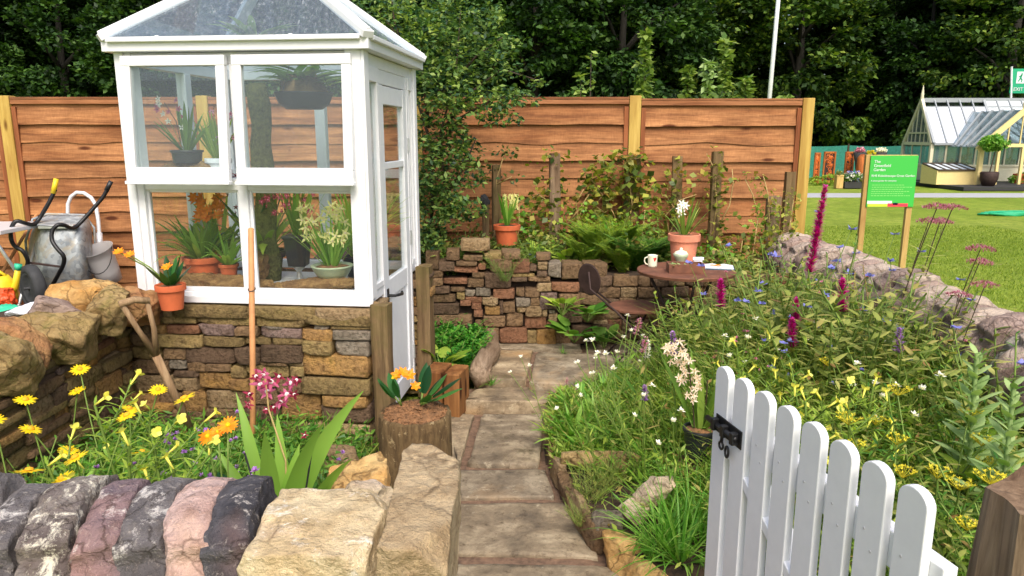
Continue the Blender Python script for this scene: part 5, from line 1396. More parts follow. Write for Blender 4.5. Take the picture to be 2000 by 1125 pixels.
def border_pot():
    p = atZ(1364, 888, 0.30); p = atY(1364, 890, 2.86); root = thing('flower_pot', 'glossy black plastic pot with pale cream orchid spray beside the gate', 'potted plant', p)
    pot(root, 0.070, 0.125, 'black_plastic', 'bark_chip', lip=0.12, flare=.8)
    strap_leaves(root, 9, 0.34, 0.036, 'orchid_leaf', 0.3, 0.10, 0.15, base_r=.02)
    rock('stone_block', p + Vector((0, .01, -.10)), (.15, .14, .2), (0, 0, .2), SK['b'], 'brown stone block under the black orchid pot, half hidden in leaves', seed=831)
    st = MB(); st.tube([(-.02, 0, .1), (-.035, .01, .25), (-.06, .02, .42), (-.11, .02, .5)], .003, 5); st.tube([(.02, 0, .1), (.02, 0, .33)], .003, 5); st.build('stem', 'stem_dark', root)
    for i in range(46):
        t = random.random(); c = Vector((-.03 - .10 * t + random.uniform(-.045, .05), random.uniform(-.05, .05), .27 + .23 * t + random.uniform(-.02, .02)))
        make_flower(root, c, (random.uniform(-1, 1), -1, random.uniform(-.3, .8)), .02, ['blush_petal', 'flower_center'], npet=5, w=.35, cup=.3, jit=.3, cen=1, cenr=.1)
border_pot()
# black support under it
rock('upturned_pot', atY(1364, 930, 2.52), (0.12, 0.12, 0.18), (0, 0, 0), 'terracotta', 'upturned terracotta pot hidden in leaves under the black pot', seed=821, rnd=.5, cat='pot') if False else None

# ------------------------------------------------------------------ plants inside the greenhouse
def inside():
    # upper shelf
    zs = 1.343
    p = gh(-0.95, 0.22, zs); rock('cork_bark', p + Vector((0, 0, .035)), (0.30, 0.14, 0.085), (0, 0, R(-6)), 'cork_bark', 'slab of cork bark on the upper shelf under the black pan', seed=901, rnd=.5, fine=.2, cat='bark')
    root = thing('flower_pot', 'shallow black pan of pale pink orchids on the bark slab on the upper shelf', 'potted plant', gh(-0.975, 0.21, zs + .078))
    pot(root, 0.078, 0.062, 'black_plastic', 'soil', lip=.2, flare=.85); strap_leaves(root, 20, 0.24, 0.022, 'orchid_leaf', 0.45, .055, .25, base_r=.03)
    st = MB(); st.tube([(-.02, 0, .05), (-.04, 0, .2), (-.09, 0, .29)], .0022, 4); st.build('stem', 'stem_dark', root)
    for i in range(12): make_flower(root, (random.uniform(-.13, .0), random.uniform(-.02, .02), random.uniform(.16, .31)), (random.uniform(-.6, .6), -1, .3), .017, ['orchid_pink' if i % 2 else 'white_petal', 'flower_dark'], npet=5, w=.5, cen=1, cenr=.15)
    root = thing('flower_pot', 'white pot of lilac flowered orchids on the upper shelf by the mullion', 'potted plant', gh(-0.83, 0.24, zs))
    pot(root, 0.065, 0.10, 'white_old', 'soil'); strap_leaves(root, 20, 0.24, 0.022, 'lime_leaf', 0.4, .09, .25, base_r=.03)
    for i in range(16): make_flower(root, (random.uniform(-.03, .11), random.uniform(-.03, .03), random.uniform(.16, .36)), (random.uniform(-.6, .6), -1, .3), .016, ['pink_petal' if i % 3 else 'white_petal', 'flower_dark'], npet=5, w=.5, cen=1, cenr=.15)
    # hanging basket with big drooping leaves
    hb = gh(-0.44, 0.42, 1.685); root = thing('hanging_basket', 'black hanging basket of arching leaves high inside the greenhouse', 'hanging basket', hb)
    m = MB(); m.lathe([(.001, 0), (.09, 0), (.125, .025), (.145, .075), (.148, .082), (.138, .08), (.001, .07)], 28); m.build('basket', 'black_plastic', root, smooth=True)
    m = MB()
    for a in (0, 2.09, 4.19): m.tube([(.14 * math.cos(a), .14 * math.sin(a), .08), (0, 0, .42)], .002, 4)
    m.build('chain', 'black_iron', root)
    m = MB(); m.lathe([(.12, .08), (.1, .13), (.07, .17), (.001, .18)], 18, jit=.1); m.build('bark_ball', 'cork_bark', root, smooth=True)
    m = MB()
    for i in range(60): m.leaf((random.uniform(-.06, .06), random.uniform(-.06, .06), random.uniform(.08, .16)), upd(1.8), random.uniform(.16, .32), .042, .55, 7, shape='lance')
    m.build('foliage', 'orchid_leaf', root, smooth=True)
    root = thing('hanging_fern', 'antler leaved hanging plant seen through the glass roof', 'hanging plant', gh(-0.72, 0.50, 2.02))
    m = MB()
    for i in range(28):
        d = upd(1.3); m.leaf((0, 0, 0), d, random.uniform(.15, .3), .04, .5, 7, shape='strap')
    m.build('foliage', 'silver_leaf', root, smooth=True)
    # moss pole
    m = MB(); m.tube([Vector((0, 0, z * .1)) + Vector((.008 * math.sin(z * 1.7), .006 * math.cos(z), 0)) for z in range(0, 11)], [.052 + .006 * math.sin(z * 2.3) for z in range(0, 11)], 16)
    m.v = [tuple(Vector(v) + noise.noise_vector(Vector(v) * 40) * .008) for v in m.v]
    tag(m.build('moss_pole', 'moss_pole', loc=gh(-.645, .34, .806), smooth=True), 'thick mossy pole standing inside the greenhouse behind the mullion', 'moss pole')
    # bench row
    zb = .806
    rock('cork_bark', gh(-0.80, .15, zb + .02), (.46, .13, .08), (0, R(2), R(-6)), 'cork_bark', 'flat cork bark strip on the bench behind the left lower pane', seed=911, rnd=.5, fine=.25, cat='bark')
    rock('cork_bark', gh(-0.32, .13, zb + .03), (.46, .12, .06), (0, R(-3), R(-4)), 'cork_bark', 'curved cork bark piece on the bench behind the right lower pane', seed=912, rnd=.5, fine=.25, cat='bark')
    rock('cork_bark', gh(-0.66, .22, zb + .09), (.1, .1, .16), (0, R(12), R(-4)), 'cork_bark', 'upright piece of bark beside the mullion inside the greenhouse', seed=913, rnd=.5, fine=.25, cat='bark')
    root = thing('flower_pot', 'terracotta pot of orange clivia on the bench behind the left lower pane', 'potted plant', gh(-0.955, .24, zb + .02))
    pot(root, .10, .12, 'terracotta', 'bark_chip')
    strap_leaves(root, 44, .27, .026, 'orchid_leaf', .75, .1, .7, base_r=.04, shape='lance'); strap_leaves(root, 14, .3, .03, 'strap_leaf', .45, .1, .3, base_r=.03, shape='lance')
    m = MB(); m.tube([(0, 0, .1), (.03, 0, .25), (.05, 0, .37)], .005, 5); m.build('stem', 'stem_green', root)
    for i in range(26): make_flower(root, Vector((.05, 0, .37)) + rv(.06), (random.uniform(-1, 1), -1, .5), .03, ['clivia_petal', 'flower_center'], npet=6, w=.5, cup=.5, cen=1, cenr=.12)
    root = thing('flower_pot', 'dark pot of long arching leaves on the bench beside the mullion', 'potted plant', gh(-0.70, .40, zb))
    pot(root, .11, .15, 'dark_rust', 'soil'); strap_leaves(root, 14, .42, .045, 'lime_leaf', .55, .13, .8, base_r=.03)
    strap_leaves(root, 8, .4, .05, 'deep_leaf', .4, .13, .3, base_r=.03)
    for i in range(40): make_flower(root, (random.uniform(-.16, .16), random.uniform(-.12, .02), random.uniform(.34, .58)), (random.uniform(-1, 1), -1, .3), .016, ['orchid_red', 'flower_dark'], npet=5, w=.45, cup=.2, cen=1, cenr=.2)
    root = thing('flower_pot', 'tall square black pot of dark red orchids in the right lower pane', 'potted plant', gh(-0.445, .24, zb + .10))
    m = MB(); m.box((0, 0, .075), (.105, .105, .15)); vs = []
    for v in m.v: f_ = .82 + .28 * (v[2] / .15); vs.append((v[0] * f_, v[1] * f_, v[2]))
    m.v = vs; m.box((0, 0, .148), (.126, .126, .016)); m.build('pot', 'black_plastic', root, bev=.004)
    strap_leaves(root, 16, .34, .024, 'orchid_leaf', .3, .14, .15, base_r=.02)
    m = MB(); m.tube([(0, 0, .14), (.0, 0, .4), (-.05, 0, .5)], .003, 5); m.tube([(0, 0, .14), (.02, 0, .36), (.1, 0, .48)], .003, 5); m.build('stem', 'stem_dark', root)
    for i in range(60):
        c = Vector((random.uniform(-.17, .1), random.uniform(-.03, .03), random.uniform(.27, .42))); make_flower(root, c, (random.uniform(-1, 1), -1, .3), .018, ['orchid_red', 'orchid_pink'], npet=5, w=.45, cup=.2, cen=1, cenr=.2)
    root = thing('flower_pot', 'brown pot of broad yellow green leaves at the back corner of the bench', 'potted plant', gh(-0.98, .46, zb))
    pot(root, .085, .12, 'dark_rust', 'soil'); strap_leaves(root, 24, .36, .034, 'lime_leaf', .5, .1, .6, base_r=.03, shape='lance')
    root = thing('flower_pot', 'small terracotta pot of fresh green leaves between the clivia and the mullion', 'potted plant', gh(-0.80, .20, zb + .04))
    pot(root, .05, .07, 'terracotta', 'soil'); strap_leaves(root, 26, .20, .022, 'strap_leaf', .8, .06, .9, base_r=.02, shape='lance')
    root = thing('flower_pot', 'dark pot of fine arching leaves behind the celadon bowl', 'potted plant', gh(-0.20, .45, zb))
    pot(root, .08, .12, 'black_plastic', 'soil'); strap_leaves(root, 40, .42, .018, 'lime_leaf', .45, .1, .6, base_r=.03)
    root = thing('glass_stand', 'small turned glass stand with white card behind it under the black pot', 'stand', gh(-0.445, .24, zb))
    m = MB(); m.lathe([(.001, 0), (.045, 0), (.042, .012), (.02, .02), (.01, .03), (.016, .045), (.01, .06), (.014, .075), (.03, .09), (.034, .099), (.001, .099)], 24); m.build('stand', 'steel', root, smooth=True)
    root = thing('flower_pot', 'wide celadon green bowl of yellow orchids behind the right lower pane', 'potted plant', gh(-0.245, .17, zb + .05))
    m = MB(); m.lathe([(.001, 0), (.06, 0), (.085, .03), (.1, .06), (.106, .066), (.1, .07), (.09, .06), (.001, .058)], 32); m.build('bowl', 'celadon', root, smooth=True)
    m = MB(); m.lathe([(.094, .058), (.05, .068), (.001, .07)], 18, jit=.05); m.build('soil', 'bark_chip', root, smooth=True)
    strap_leaves(root, 60, .27, .013, 'strap_leaf', .42, .06, .3, base_r=.055, seg=7)
    m = MB()
    for (x, y) in ((0.02, 0), (-.05, 0), (.05, .02)): m.tube([(x * .5, y, .06), (x, y, .22), (x * 1.4, y, .30)], .0022, 4)
    m.build('stem', 'stem_green', root)
    for i in range(34): make_flower(root, Vector((random.uniform(-.14, .08), random.uniform(-.06, .02), random.uniform(.18, .36))), (random.uniform(-1, 1), -1, .4), .032, ['pale_yellow', 'blush_petal'], npet=5, w=.38, cup=.2, cen=1, cenr=.18, jit=.25)
inside()
# ------------------------------------------------------------------ wood beyond the show ground
def crown_pts(n, rx, ry, rz, cz, seed, clump=0.55, nc=150, shell=0.55):
    rs = np.random.RandomState(seed)
    u = rs.normal(size=(nc, 3)); u /= np.linalg.norm(u, axis=1, keepdims=True)
    rad = shell + (1 - shell) * rs.uniform(0, 1, (nc, 1)) ** 0.5
    lump = 1 + 0.16 * np.sin(u[:, :1] * 5 + seed) * np.cos(u[:, 2:3] * 6)
    c = u * rad * lump * np.array([rx, ry, rz]) + np.array([0, 0, cz])
    per = n // nc
    k = np.repeat(c, per, 0); s = np.repeat(rs.uniform(0.55, 1.25, (nc, 1)), per, 0)
    off = rs.normal(size=k.shape); off /= np.linalg.norm(off, axis=1, keepdims=True); off *= rs.uniform(0.45, 1, (len(k), 1))
    off[:, 2] *= 0.55; 
    return k + off * s * clump
def make_tree(seed, rx, ry, rz, cz, mat, n=36000, L=0.215, W=0.135, nc=190, clump=0.72, trunk=0.2, label='', name='tree'):
    root = thing(name, label, 'tree', (0, 0, 0))
    P = crown_pts(n, rx, ry, rz, cz, seed, clump, nc)
    leaf_cloud('crown', P, L, W, mat, root, 0.4, seed, outward=(0, 0, cz - rz * .2))
    m = MB(); rs = random.Random(seed); top = cz + rz * 0.5
    m.tube([(0, 0, 0), (.05, .05, cz * .4), (-.05, .1, cz * .8), (.1, 0, top)], [trunk * 1.2, trunk, trunk * .75, trunk * .3], 9)
    for i in range(4):
        a = rs.uniform(0, 6.28); z0 = rs.uniform(.35, .9) * cz; l = rs.uniform(.5, .85)
        m.tube([(0, 0, z0), (math.cos(a) * rx * l * .5, math.sin(a) * ry * l * .5, z0 + rz * .22), (math.cos(a) * rx * l, math.sin(a) * ry * l, z0 + rz * .35)], [trunk * .5, trunk * .3, trunk * .1], 6)
    m.build('trunk', 'tree_bark', root, smooth=True)
    return root
WG = 'trees of the dark wood behind the show ground'
T1 = make_tree(1, 3.4, 2.6, 5.6, 5.4, 'tree_leaf'); T2 = make_tree(2, 3.0, 2.6, 5.2, 5.0, 'tree_leaf'); T3 = make_tree(3, 3.6, 2.8, 5.8, 5.6, 'tree_leaf_light')
rs = random.Random(5)
for i, x in enumerate([-25, -20.5, -16, -11.8, -7.6, -3.4, 0.8, 5.0, 9.2, 13.4, 17.6, 22, 26.5]):
    rig = x > 6
    pr = (T3 if (i % 3 != 1) else T2) if rig else (T1 if i % 2 else T2)
    place(pr, (x + rs.uniform(-.6, .6), 33.0 + rs.uniform(-1.5, 1.5) + (0.6 if rig else 0), -0.02), rs.uniform(0, 6.28), rs.uniform(0.95, 1.15),
          'tall dark green broadleaved tree in the front row of the wood beyond the %s' % ('lawn' if rig else 'fence'), WG)
for i, x in enumerate([-27, -22, -17, -12.5, -8, -3.5, 1, 5.5, 10, 14.5, 19, 24, 29]):
    place([T1, T2, T3][i % 3], (x + rs.uniform(-.6, .6), 38.5 + rs.uniform(-1, 1), -0.02), rs.uniform(0, 6.28), rs.uniform(1.15, 1.3), 'shaded tall tree in the second row of the wood, behind the front trees', 'trees of the second row of the wood')
for i, x in enumerate([-30, -23, -16, -9.5, -3, 3.5, 10, 16.5, 23, 30]):
    place([T2, T1][i % 2], (x, 44 + rs.uniform(-1, 1), -0.02), rs.uniform(0, 6.28), 1.5, 'tall tree deep in the wood, seen only through gaps', 'trees deep in the wood')
# nearer dark conifer like tree at the left, above the fence
# ------------------------------------------------------------------ saplings behind the fence
def sapling(px, ptop, Y, w, n, mat, label, seed, lean=0.0, L=0.072):
    top = atY(px, ptop, Y); root = thing('sapling', label, 'young tree', (top.x, Y, 0)); rs = np.random.RandomState(seed)
    H = top.z; n = int(n * 1.5); t = rs.uniform(0.42, 1.0, n) ** 0.8
    wd = w * (1.15 - t) * 1.3 * (0.7 + 0.5 * np.sin(t * 23 + seed))
    a = rs.uniform(0, 6.28, n); P = np.stack([np.cos(a) * wd * rs.uniform(.2, 1, n) + lean * t, np.sin(a) * wd * .7, t * H], 1)
    leaf_cloud('foliage', P, L, L * .55, mat, root, .1, seed)
    m = MB(); m.tube([(0, 0, 0), (lean * .5, 0, H * .5), (lean, 0, H * .98)], [.014, .01, .004], 6); m.build('stem', 'stem_dark', root, smooth=True)
sapling(1262, 60, 7.2, 0.16, 420, 'sapling_leaf', 'tallest slim leafy sapling rising behind the fence near the middle post', 1)
sapling(1345, 128, 7.1, 0.20, 380, 'sapling_leaf', 'bushy young tree behind the fence second from the middle post', 2)
sapling(1420, 78, 7.4, 0.22, 460, 'sapling_leaf', 'young tree with pale leaves behind the fence between the bushy one and the white mast', 3)
sapling(1385, 120, 7.0, 0.16, 300, 'silver_leaf', 'silvery leaved young tree behind the fence between two green ones', 8)
sapling(1478, 148, 7.2, 0.14, 240, 'sapling_leaf', 'small young tree behind the fence just left of the white mast', 4, -.1)
sapling(1535, 186, 7.1, 0.22, 160, 'sapling_leaf', 'low leafy shoots just above the fence right of the white mast', 5)
sapling(1135, 142, 7.0, 0.10, 120, 'sapling_leaf', 'sparse thin sapling above the fence left of the middle post', 6)
sapling(1155, 95, 7.6, 0.03, 40, 'sapling_leaf', 'bare wispy shoot above the fence left of the middle post', 7)
m = MB(); p = atY(1497, 196, 12.0); m.tube([(0, 0, 0), (0, 0, 6.0)], [.035, .03], 10); tag(m.build('white_mast', 'white_old', loc=(p.x, 12.0, 0), smooth=True), 'tall thin white mast standing behind the fence', 'mast')
bpy.data.objects['white_mast'].rotation_euler = (0, R(1.2), 0)
def marquee():
    root = thing('marquee', 'grey marquee roof peeping over the fence at the left edge', 'marquee', (-14.8, 18, 0))
    m = MB(); ap = (0, 0, 2.9); c = [(-3, -3, 2.1), (3.2, -3, 2.1), (3.2, 3, 2.1), (-3, 3, 2.1)]; m.add([ap] + c, [(0, 1, 2), (0, 2, 3), (0, 3, 4), (0, 4, 1), (4, 3, 2, 1)]); m.build('roof', 'marquee', root)
    for (x, y) in ((-2.9, -2.9), (3.1, -2.9), (3.1, 2.9), (-2.9, 2.9)):
        m = MB(); m.tube([(x, y, 0), (x, y, 2.09)], .05, 8); m.build('leg', 'alu', root)
marquee()
# ------------------------------------------------------------------ show ground on the right
def hoarding():
    root = thing('windbreak_fence', 'long green fabric windbreak fence in front of the wood', 'fence', (22, 27.5, 0))
    for i in range(13):
        x = -14 + i * 2.2; m = MB(); m.tube([(x, 0, 0), (x, 0, 1.28)], .03, 6); m.build('fence_post', 'stem_dark', root)
        if i < 12:
            m = MB(); N = 6
            for k in range(N + 1):
                t = k / N; m.v.extend([(x + .04 + 2.12 * t, -.03 + .03 * math.sin(t * 9 + i), .03), (x + .04 + 2.12 * t, -.03 + .03 * math.sin(t * 7 + i), 1.22 - .04 * math.sin(t * 3.14))])
            for k in range(N): m.f.append([2 * k, 2 * k + 2, 2 * k + 3, 2 * k + 1]); m.mi.append(0)
            o = m.build('fabric_panel', 'hoarding', root); s = o.modifiers.new('s', 'SOLIDIFY'); s.thickness = .01
hoarding()
def far_glasshouse():
    Y = 24.0; A = atZ(1792, 366, 0.1); o = Vector((A.x - 0.1, Y, 0.0))
    root = thing('glasshouse', 'cream framed glasshouse with steep silver roof and gabled porch across the lawn', 'glasshouse', o)
    P = lambda px, py, dy=0.0: atY(px, py, Y + dy) - o
    # gable end runs back to the left, long side faces us
    fl = P(1799, 358); x0 = fl.x; zb = 0.12; ze = P(1815, 281).z; zr = P(1800, 197, 1.3).z + .02
    x0 = P(1818, 300).x; xl = P(1766, 300, 2.4).x; D = 2.5
    def bar(m, a, b, w=.07, h=.07): m.bar(a, b, w, h)
    ga = Vector((x0, 0, 0)); gb = Vector((xl, D, 0)); dg = gb - ga
    ridge = ga.lerp(gb, .5); ridge.z = zr; X1 = 6.2
    def pt(b, t, z): q = ga.lerp(gb, t); return Vector((q.x, q.y, z))
    m = MB(); bar(m, pt(0, 0, zb), pt(0, 0, ze), .1, .1); bar(m, pt(0, 1, zb), pt(0, 1, ze), .1, .1); bar(m, pt(0, 0, ze), pt(0, 1, ze), .1, .1)
    bar(m, pt(0, 0, ze) , ridge, .09, .12); bar(m, pt(0, 1, ze), ridge, .09, .12)
    bar(m, pt(0, 0, .62), pt(0, 1, .62), .07, .07)
    m.tube([ridge + Vector((0, 0, -.1)), ridge + Vector((0, 0, .18)), ridge + Vector((0, 0, .48))], [.05, .05, .01], 8)
    m.build('gable_frame', 'cream_paint', root)
    m = MB()
    for t in (.14, .28, .42, .58, .72, .86): zt_ = ze + (zr - ze) * (1 - abs(t - .5) * 2); bar(m, pt(0, t, ze), pt(0, t, zt_ - .05), .03, .03)
    for t in (.33, .66): bar(m, pt(0, t, .62), pt(0, t, ze), .04, .04)
    bar(m, pt(0, .15, ze + .35), pt(0, .85, ze + .35), .05, .05)
    m.build('gable_bars', 'cream_paint', root)
    g = MB(); q = [pt(0, 0, .62), pt(0, 1, .62), pt(0, 1, ze), ridge, pt(0, 0, ze)]; g.add(q + [v + Vector((.03, .01, 0)) for v in q], [(0, 1, 2, 3, 4), (9, 8, 7, 6, 5)]); g.build('gable_pane', 'glass_far', root)
    w = MB(); w.add([pt(0, 0, zb), pt(0, 1, zb), pt(0, 1, .6), pt(0, 0, .6)] + [v + Vector((.06, .03, 0)) for v in (pt(0, 0, zb), pt(0, 1, zb), pt(0, 1, .6), pt(0, 0, .6))], [(0, 1, 2, 3), (7, 6, 5, 4), (3, 2, 6, 7), (0, 3, 7, 4), (1, 0, 4, 5), (2, 1, 5, 6)]); w.build('base_wall', 'cream_paint', root)
    # long front
    m = MB(); bar(m, (x0, 0, ze), (x0 + X1, 0, ze), .08, .1); bar(m, (x0, 0, .62), (x0 + X1, 0, .62), .05, .06); n = 13
    for i in range(1, n + 1): x = x0 + X1 * i / n; bar(m, (x, 0, .62), (x, 0, ze), .045, .05)
    m.build('front_frame', 'cream_paint', root)
    w = MB(); w.lohi((x0 + .05, 0.01, zb), (x0 + X1, .07, .59)); w.build('base_wall', 'cream_paint', root)
    g = MB(); g.lohi((x0 + .05, .02, .65), (x0 + X1, .03, ze - .05)); g.build('front_pane', 'glass_far', root)
    # back wall frame seen through
    m = MB(); bar(m, (xl, D, ze), (xl + X1, D, ze), .08, .1)
    for i in range(1, 9): x = xl + X1 * i / 8; bar(m, (x, D, .1), (x, D, ze), .05, .05)
    m.build('back_frame', 'cream_paint', root)
    # roof slope facing us
    rr = ridge + Vector((X1 + 1, 0, 0)); e0 = Vector((x0, -.12, ze)); e1 = Vector((x0 + X1, -.12, ze)); r1 = ridge + Vector((X1, 0, 0))
    m = MB(); bar(m, ridge, rr, .06, .14); bar(m, e0, e1, .06, .07)
    for i in range(0, 16):
        t = i / 15; a = e0.lerp(e1, t); b = ridge.lerp(r1, t); b = b + Vector((0, 0, -.02)); bar(m, a + Vector((0, 0, .03)), b + Vector((0, 0, .03)), .035 if i % 5 else .08, .05)
    a = e0.lerp(ridge, .84) ; bar(m, a, a + Vector((X1, 0, 0)), .04, .05)
    m.build('roof_bars', 'grey_frame', root)
    for i in range(15):
        t0, t1 = i / 15 + .004, (i + 1) / 15 - .004; q = [e0.lerp(e1, t0), e0.lerp(e1, t1), ridge.lerp(r1, t1), ridge.lerp(r1, t0)]
        if i < 5: q = [q[0], q[1], q[1].lerp(q[2], .84), q[0].lerp(q[3], .84)]
        g = MB(); g.add(q + [v + Vector((0, .02, .02)) for v in q], [(0, 1, 2, 3), (7, 6, 5, 4)]); g.build('roof_pane', 'roof_blind' if i < 5 else 'glass_blind', root)
    g = MB(); q = [Vector((xl, D, ze)), Vector((xl + X1, D, ze)), r1, ridge]; g.add(q + [v + Vector((0, .02, .02)) for v in q], [(3, 2, 1, 0), (4, 5, 6, 7)]); g.build('roof_pane', 'glass_far', root)
    # porch with its own gable
    px0 = P(1916, 300, -1.6).x; px1 = P(2062, 300, -1.6).x; pm = (px0 + px1) / 2; yp = -1.6; pr = P(1991, 215, -1.6).z; pe = P(1916, 284, -1.6).z
    m = MB()
    for x in (px0, px1): bar(m, (x, yp, zb), (x, yp, pe), .12, .12)
    pi_ = [P(1950, 300, -1.6).x, P(1997, 300, -1.6).x]
    for x in pi_: bar(m, (x, yp, zb), (x, yp, pe - .05), .07, .08)
    bar(m, (px0, yp, pe + .0), (px1, yp, pe), .06, .1); bar(m, (px0 - .15, yp - .05, pe - .12), (pm, yp - .05, pr), .06, .16); bar(m, (px1 + .15, yp - .05, pe - .12), (pm, yp - .05, pr), .06, .16)
    for i in range(1, 6):
        t = i / 6; x = px0 + (px1 - px0) * t; bar(m, (x, yp, pe), (x, yp, pe + (pr - pe) * (1 - abs(t - .5) * 2) - .05), .03, .03)
    m.tube([(pm, yp, pr - .1), (pm, yp, pr + .2), (pm, yp, pr + .42)], [.05, .05, .01], 8)
    m.build('porch_frame', 'cream_panel', root)
    for s, xs in ((0, px0), (1, px1)):
        q = [Vector((xs + (-.1 if s == 0 else .1), yp, pe - .06)), Vector((pm, yp, pr)), Vector((pm, .9, pr)), Vector((xs + (-.1 if s == 0 else .1), -.1, pe - .06))]
        g = MB(); g.add(q + [v + Vector((0, 0, .02)) for v in q], [(0, 1, 2, 3), (7, 6, 5, 4)]); g.build('porch_roof_pane', 'glass_far', root)
        m = MB()
        for t in (0, .2, .4, .6, .8, 1): bar(m, q[0].lerp(q[3], t) + Vector((0, 0, .04)), q[1].lerp(q[2], t) + Vector((0, 0, .04)), .05, .05)
        m.build('porch_roof_bars', 'grey_frame', root)
    d = MB(); d.lohi((xl - .8, -2.6, 0), (x0 + X1 + 1, D + .2, .1)); d.build('deck', 'deck_dark', root)
    return o, x0, zb
m_plain('roof_blind', srgb(206, 212, 224), 0.35, var=0.04)
def far_right_things():
    o, x0, zb = far_glasshouse()
    P = lambda px, py, Y: atY(px, py, Y)
    # cold frame
    a = P(1830, 358, 22.6); b = P(1908, 358, 22.6); w = b.x - a.x; root = thing('cold_frame', 'low cream cold frame with sloping glazed lid in front of the glasshouse', 'cold frame', (a.x, 22.6, .10))
    m = MB(); h = .42; m.lohi((0, 0, 0), (w, .04, h)); m.add([(0, 0, 0), (0, .9, 0), (0, .9, h + .16), (0, 0, h), (-.03, 0, 0), (-.03, .9, 0), (-.03, .9, h + .16), (-.03, 0, h)], [(0, 1, 2, 3), (7, 6, 5, 4), (3, 2, 6, 7), (4, 0, 3, 7)]); m.build('box', 'cream_panel', root)
    m = MB(); 
    for i in range(6): x = w * i / 5; m.bar((x, -.02, h + .02), (x, .9, h + .19), .05, .03)
    m.bar((0, -.02, h + .02), (w, -.02, h + .02), .04, .05); m.bar((0, .9, h + .19), (w, .9, h + .19), .04, .05); m.build('lid_frame', 'stem_dark', root)
    g = MB(); g.add([(0, 0, h + .01), (w, 0, h + .01), (w, .9, h + .17), (0, .9, h + .17), (0, 0, h + .02), (w, 0, h + .02), (w, .9, h + .18), (0, .9, h + .18)], [(0, 1, 2, 3), (7, 6, 5, 4)]); g.build('lid_pane', 'glass_blind', root)
    # standard tree in dark tub
    p = P(1930, 359, 22.0); root = thing('potted_tree', 'round headed green tree in a dark tub beside the glasshouse porch', 'potted tree', (p.x, 22.0, .1))
    m = MB(); m.lathe([(.001, 0), (.16, 0), (.24, .2), (.25, .38), (.22, .42), (.001, .4)], 16); m.build('pot', 'dark_rust', root, smooth=True)
    m = MB(); m.tube([(0, 0, .4), (.1, 0, 1.1)], [.02, .015], 6); m.build('trunk', 'stem_dark', root)
    leaf_cloud('crown', crown_pts(2600, .34, .3, .22, 1.27, 4, .1, 60), .09, .05, 'bright_leaf', root, .3, 4)
    # things inside and before the glasshouse
    for i, (px, py, s, Y) in enumerate(((1840, 325, .35, 25.0), (1885, 322, .38, 25.2), (1862, 330, .28, 25.0), (1968, 320, .34, 24.8), (1990, 350, .26, 23.2), (1975, 335, .25, 25))):
        q = P(px, py, Y); root = thing('potted_shrub', 'small %s shrub in the glasshouse, %s' % (['brown leaved', 'dark green', 'olive', 'green', 'bright green', 'pale green'][i], ['near the gable end', 'behind the fourth front pane', 'between the brown and the dark green one', 'behind the porch', 'on the porch floor', 'behind the porch posts'][i]), 'shrub', (q.x, Y, .1))
        leaf_cloud('crown', crown_pts(500, s, s * .8, s, q.z - .1, i, .1, 30), .08, .05, ['olive_leaf', 'tree_leaf_light', 'olive_leaf', 'bright_leaf', 'bright_leaf', 'mid_leaf'][i], root, .3, i)
        m = MB(); m.lathe([(.001, 0), (.13, 0), (.18, .3), (.001, .3)], 12); m.tube([(0, 0, .3), (0, 0, q.z - .1)], .015, 5); m.build('pot', 'terracotta', root)
    # carved panels and planters at left
    for i, (x0_, x1_, y0, y1, Y, lab) in enumerate(((1606, 1634, 296, 350, 24.5, 'carved copper brown garden screen panel nearest the fence end'), (1648, 1670, 296, 346, 24.5, 'carved dark copper garden screen panel left of the flower urns'), (1588, 1604, 298, 350, 24.6, 'dark copper screen panel half hidden by the fence end post'))):
        a = P(x0_, y1, Y); b = P(x1_, y0, Y); w = b.x - a.x; h = b.z; root = thing('garden_screen', lab, 'garden screen', (a.x, Y, 0))
        m = MB(); m.lohi((0, 0, 0), (.05, .05, h)); m.lohi((w - .05, 0, 0), (w, .05, h)); m.lohi((.05, .005, h - .06), (w - .05, .045, h)); m.lohi((.05, .005, 0.05), (w - .05, .045, .12)); m.build('frame', 'panel_wood', root)
        m = MB(); m.lohi((.04, .03, .1), (w - .04, .036, h - .05)); m.build('backing', 'dark_rust', root)
        m = MB(); rs = random.Random(i)
        for k in range(34):
            c = Vector((rs.uniform(.1, w - .1), .02, rs.uniform(.2, h - .12))); r = rs.uniform(.02, .06); m.tube([c + Vector((math.cos(t) * r, 0, math.sin(t) * r)) for t in [j * .785 for j in range(8)]], .008, 4)
        m.build('scrollwork', 'copper_scroll', root)
    for i, (px, py, mat, lab) in enumerate(((1680, 290, 'pink_petal', 'tall dark urn with a dome of pink flowers'), (1701, 296, 'umbel_yellow', 'tall dark urn with a dome of yellow flowers'), (1721, 290, 'white_petal', 'tall dark urn with a dome of white flowers'))):
        q = P(px, py, 24.0); root = thing('flower_urn', lab + ' behind the green sign', 'flower urn', (q.x, 24.0, 0))
        m = MB(); h = q.z - .12; m.lathe([(.001, 0), (.12, 0), (.10, .1), (.06, .3 * h), (.12, .7 * h), (.2, h), (.001, h)], 14); m.build('urn', 'deck_dark', root, smooth=True)
        P_ = crown_pts(420, .15, .15, .08, h + .06, i, .04, 40); leaf_cloud('flower_dome', P_, .05, .045, mat, root, 0, i)
    q = P(1665, 362, 22.5); root = thing('flower_planter', 'low trough of blue and white flowers at the edge of the far road', 'planter', (q.x, 22.5, 0))
    m = MB(); m.lohi((-.3, -.15, 0), (.3, .15, .2)); m.build('trough', 'deck_dark', root, bev=.01)
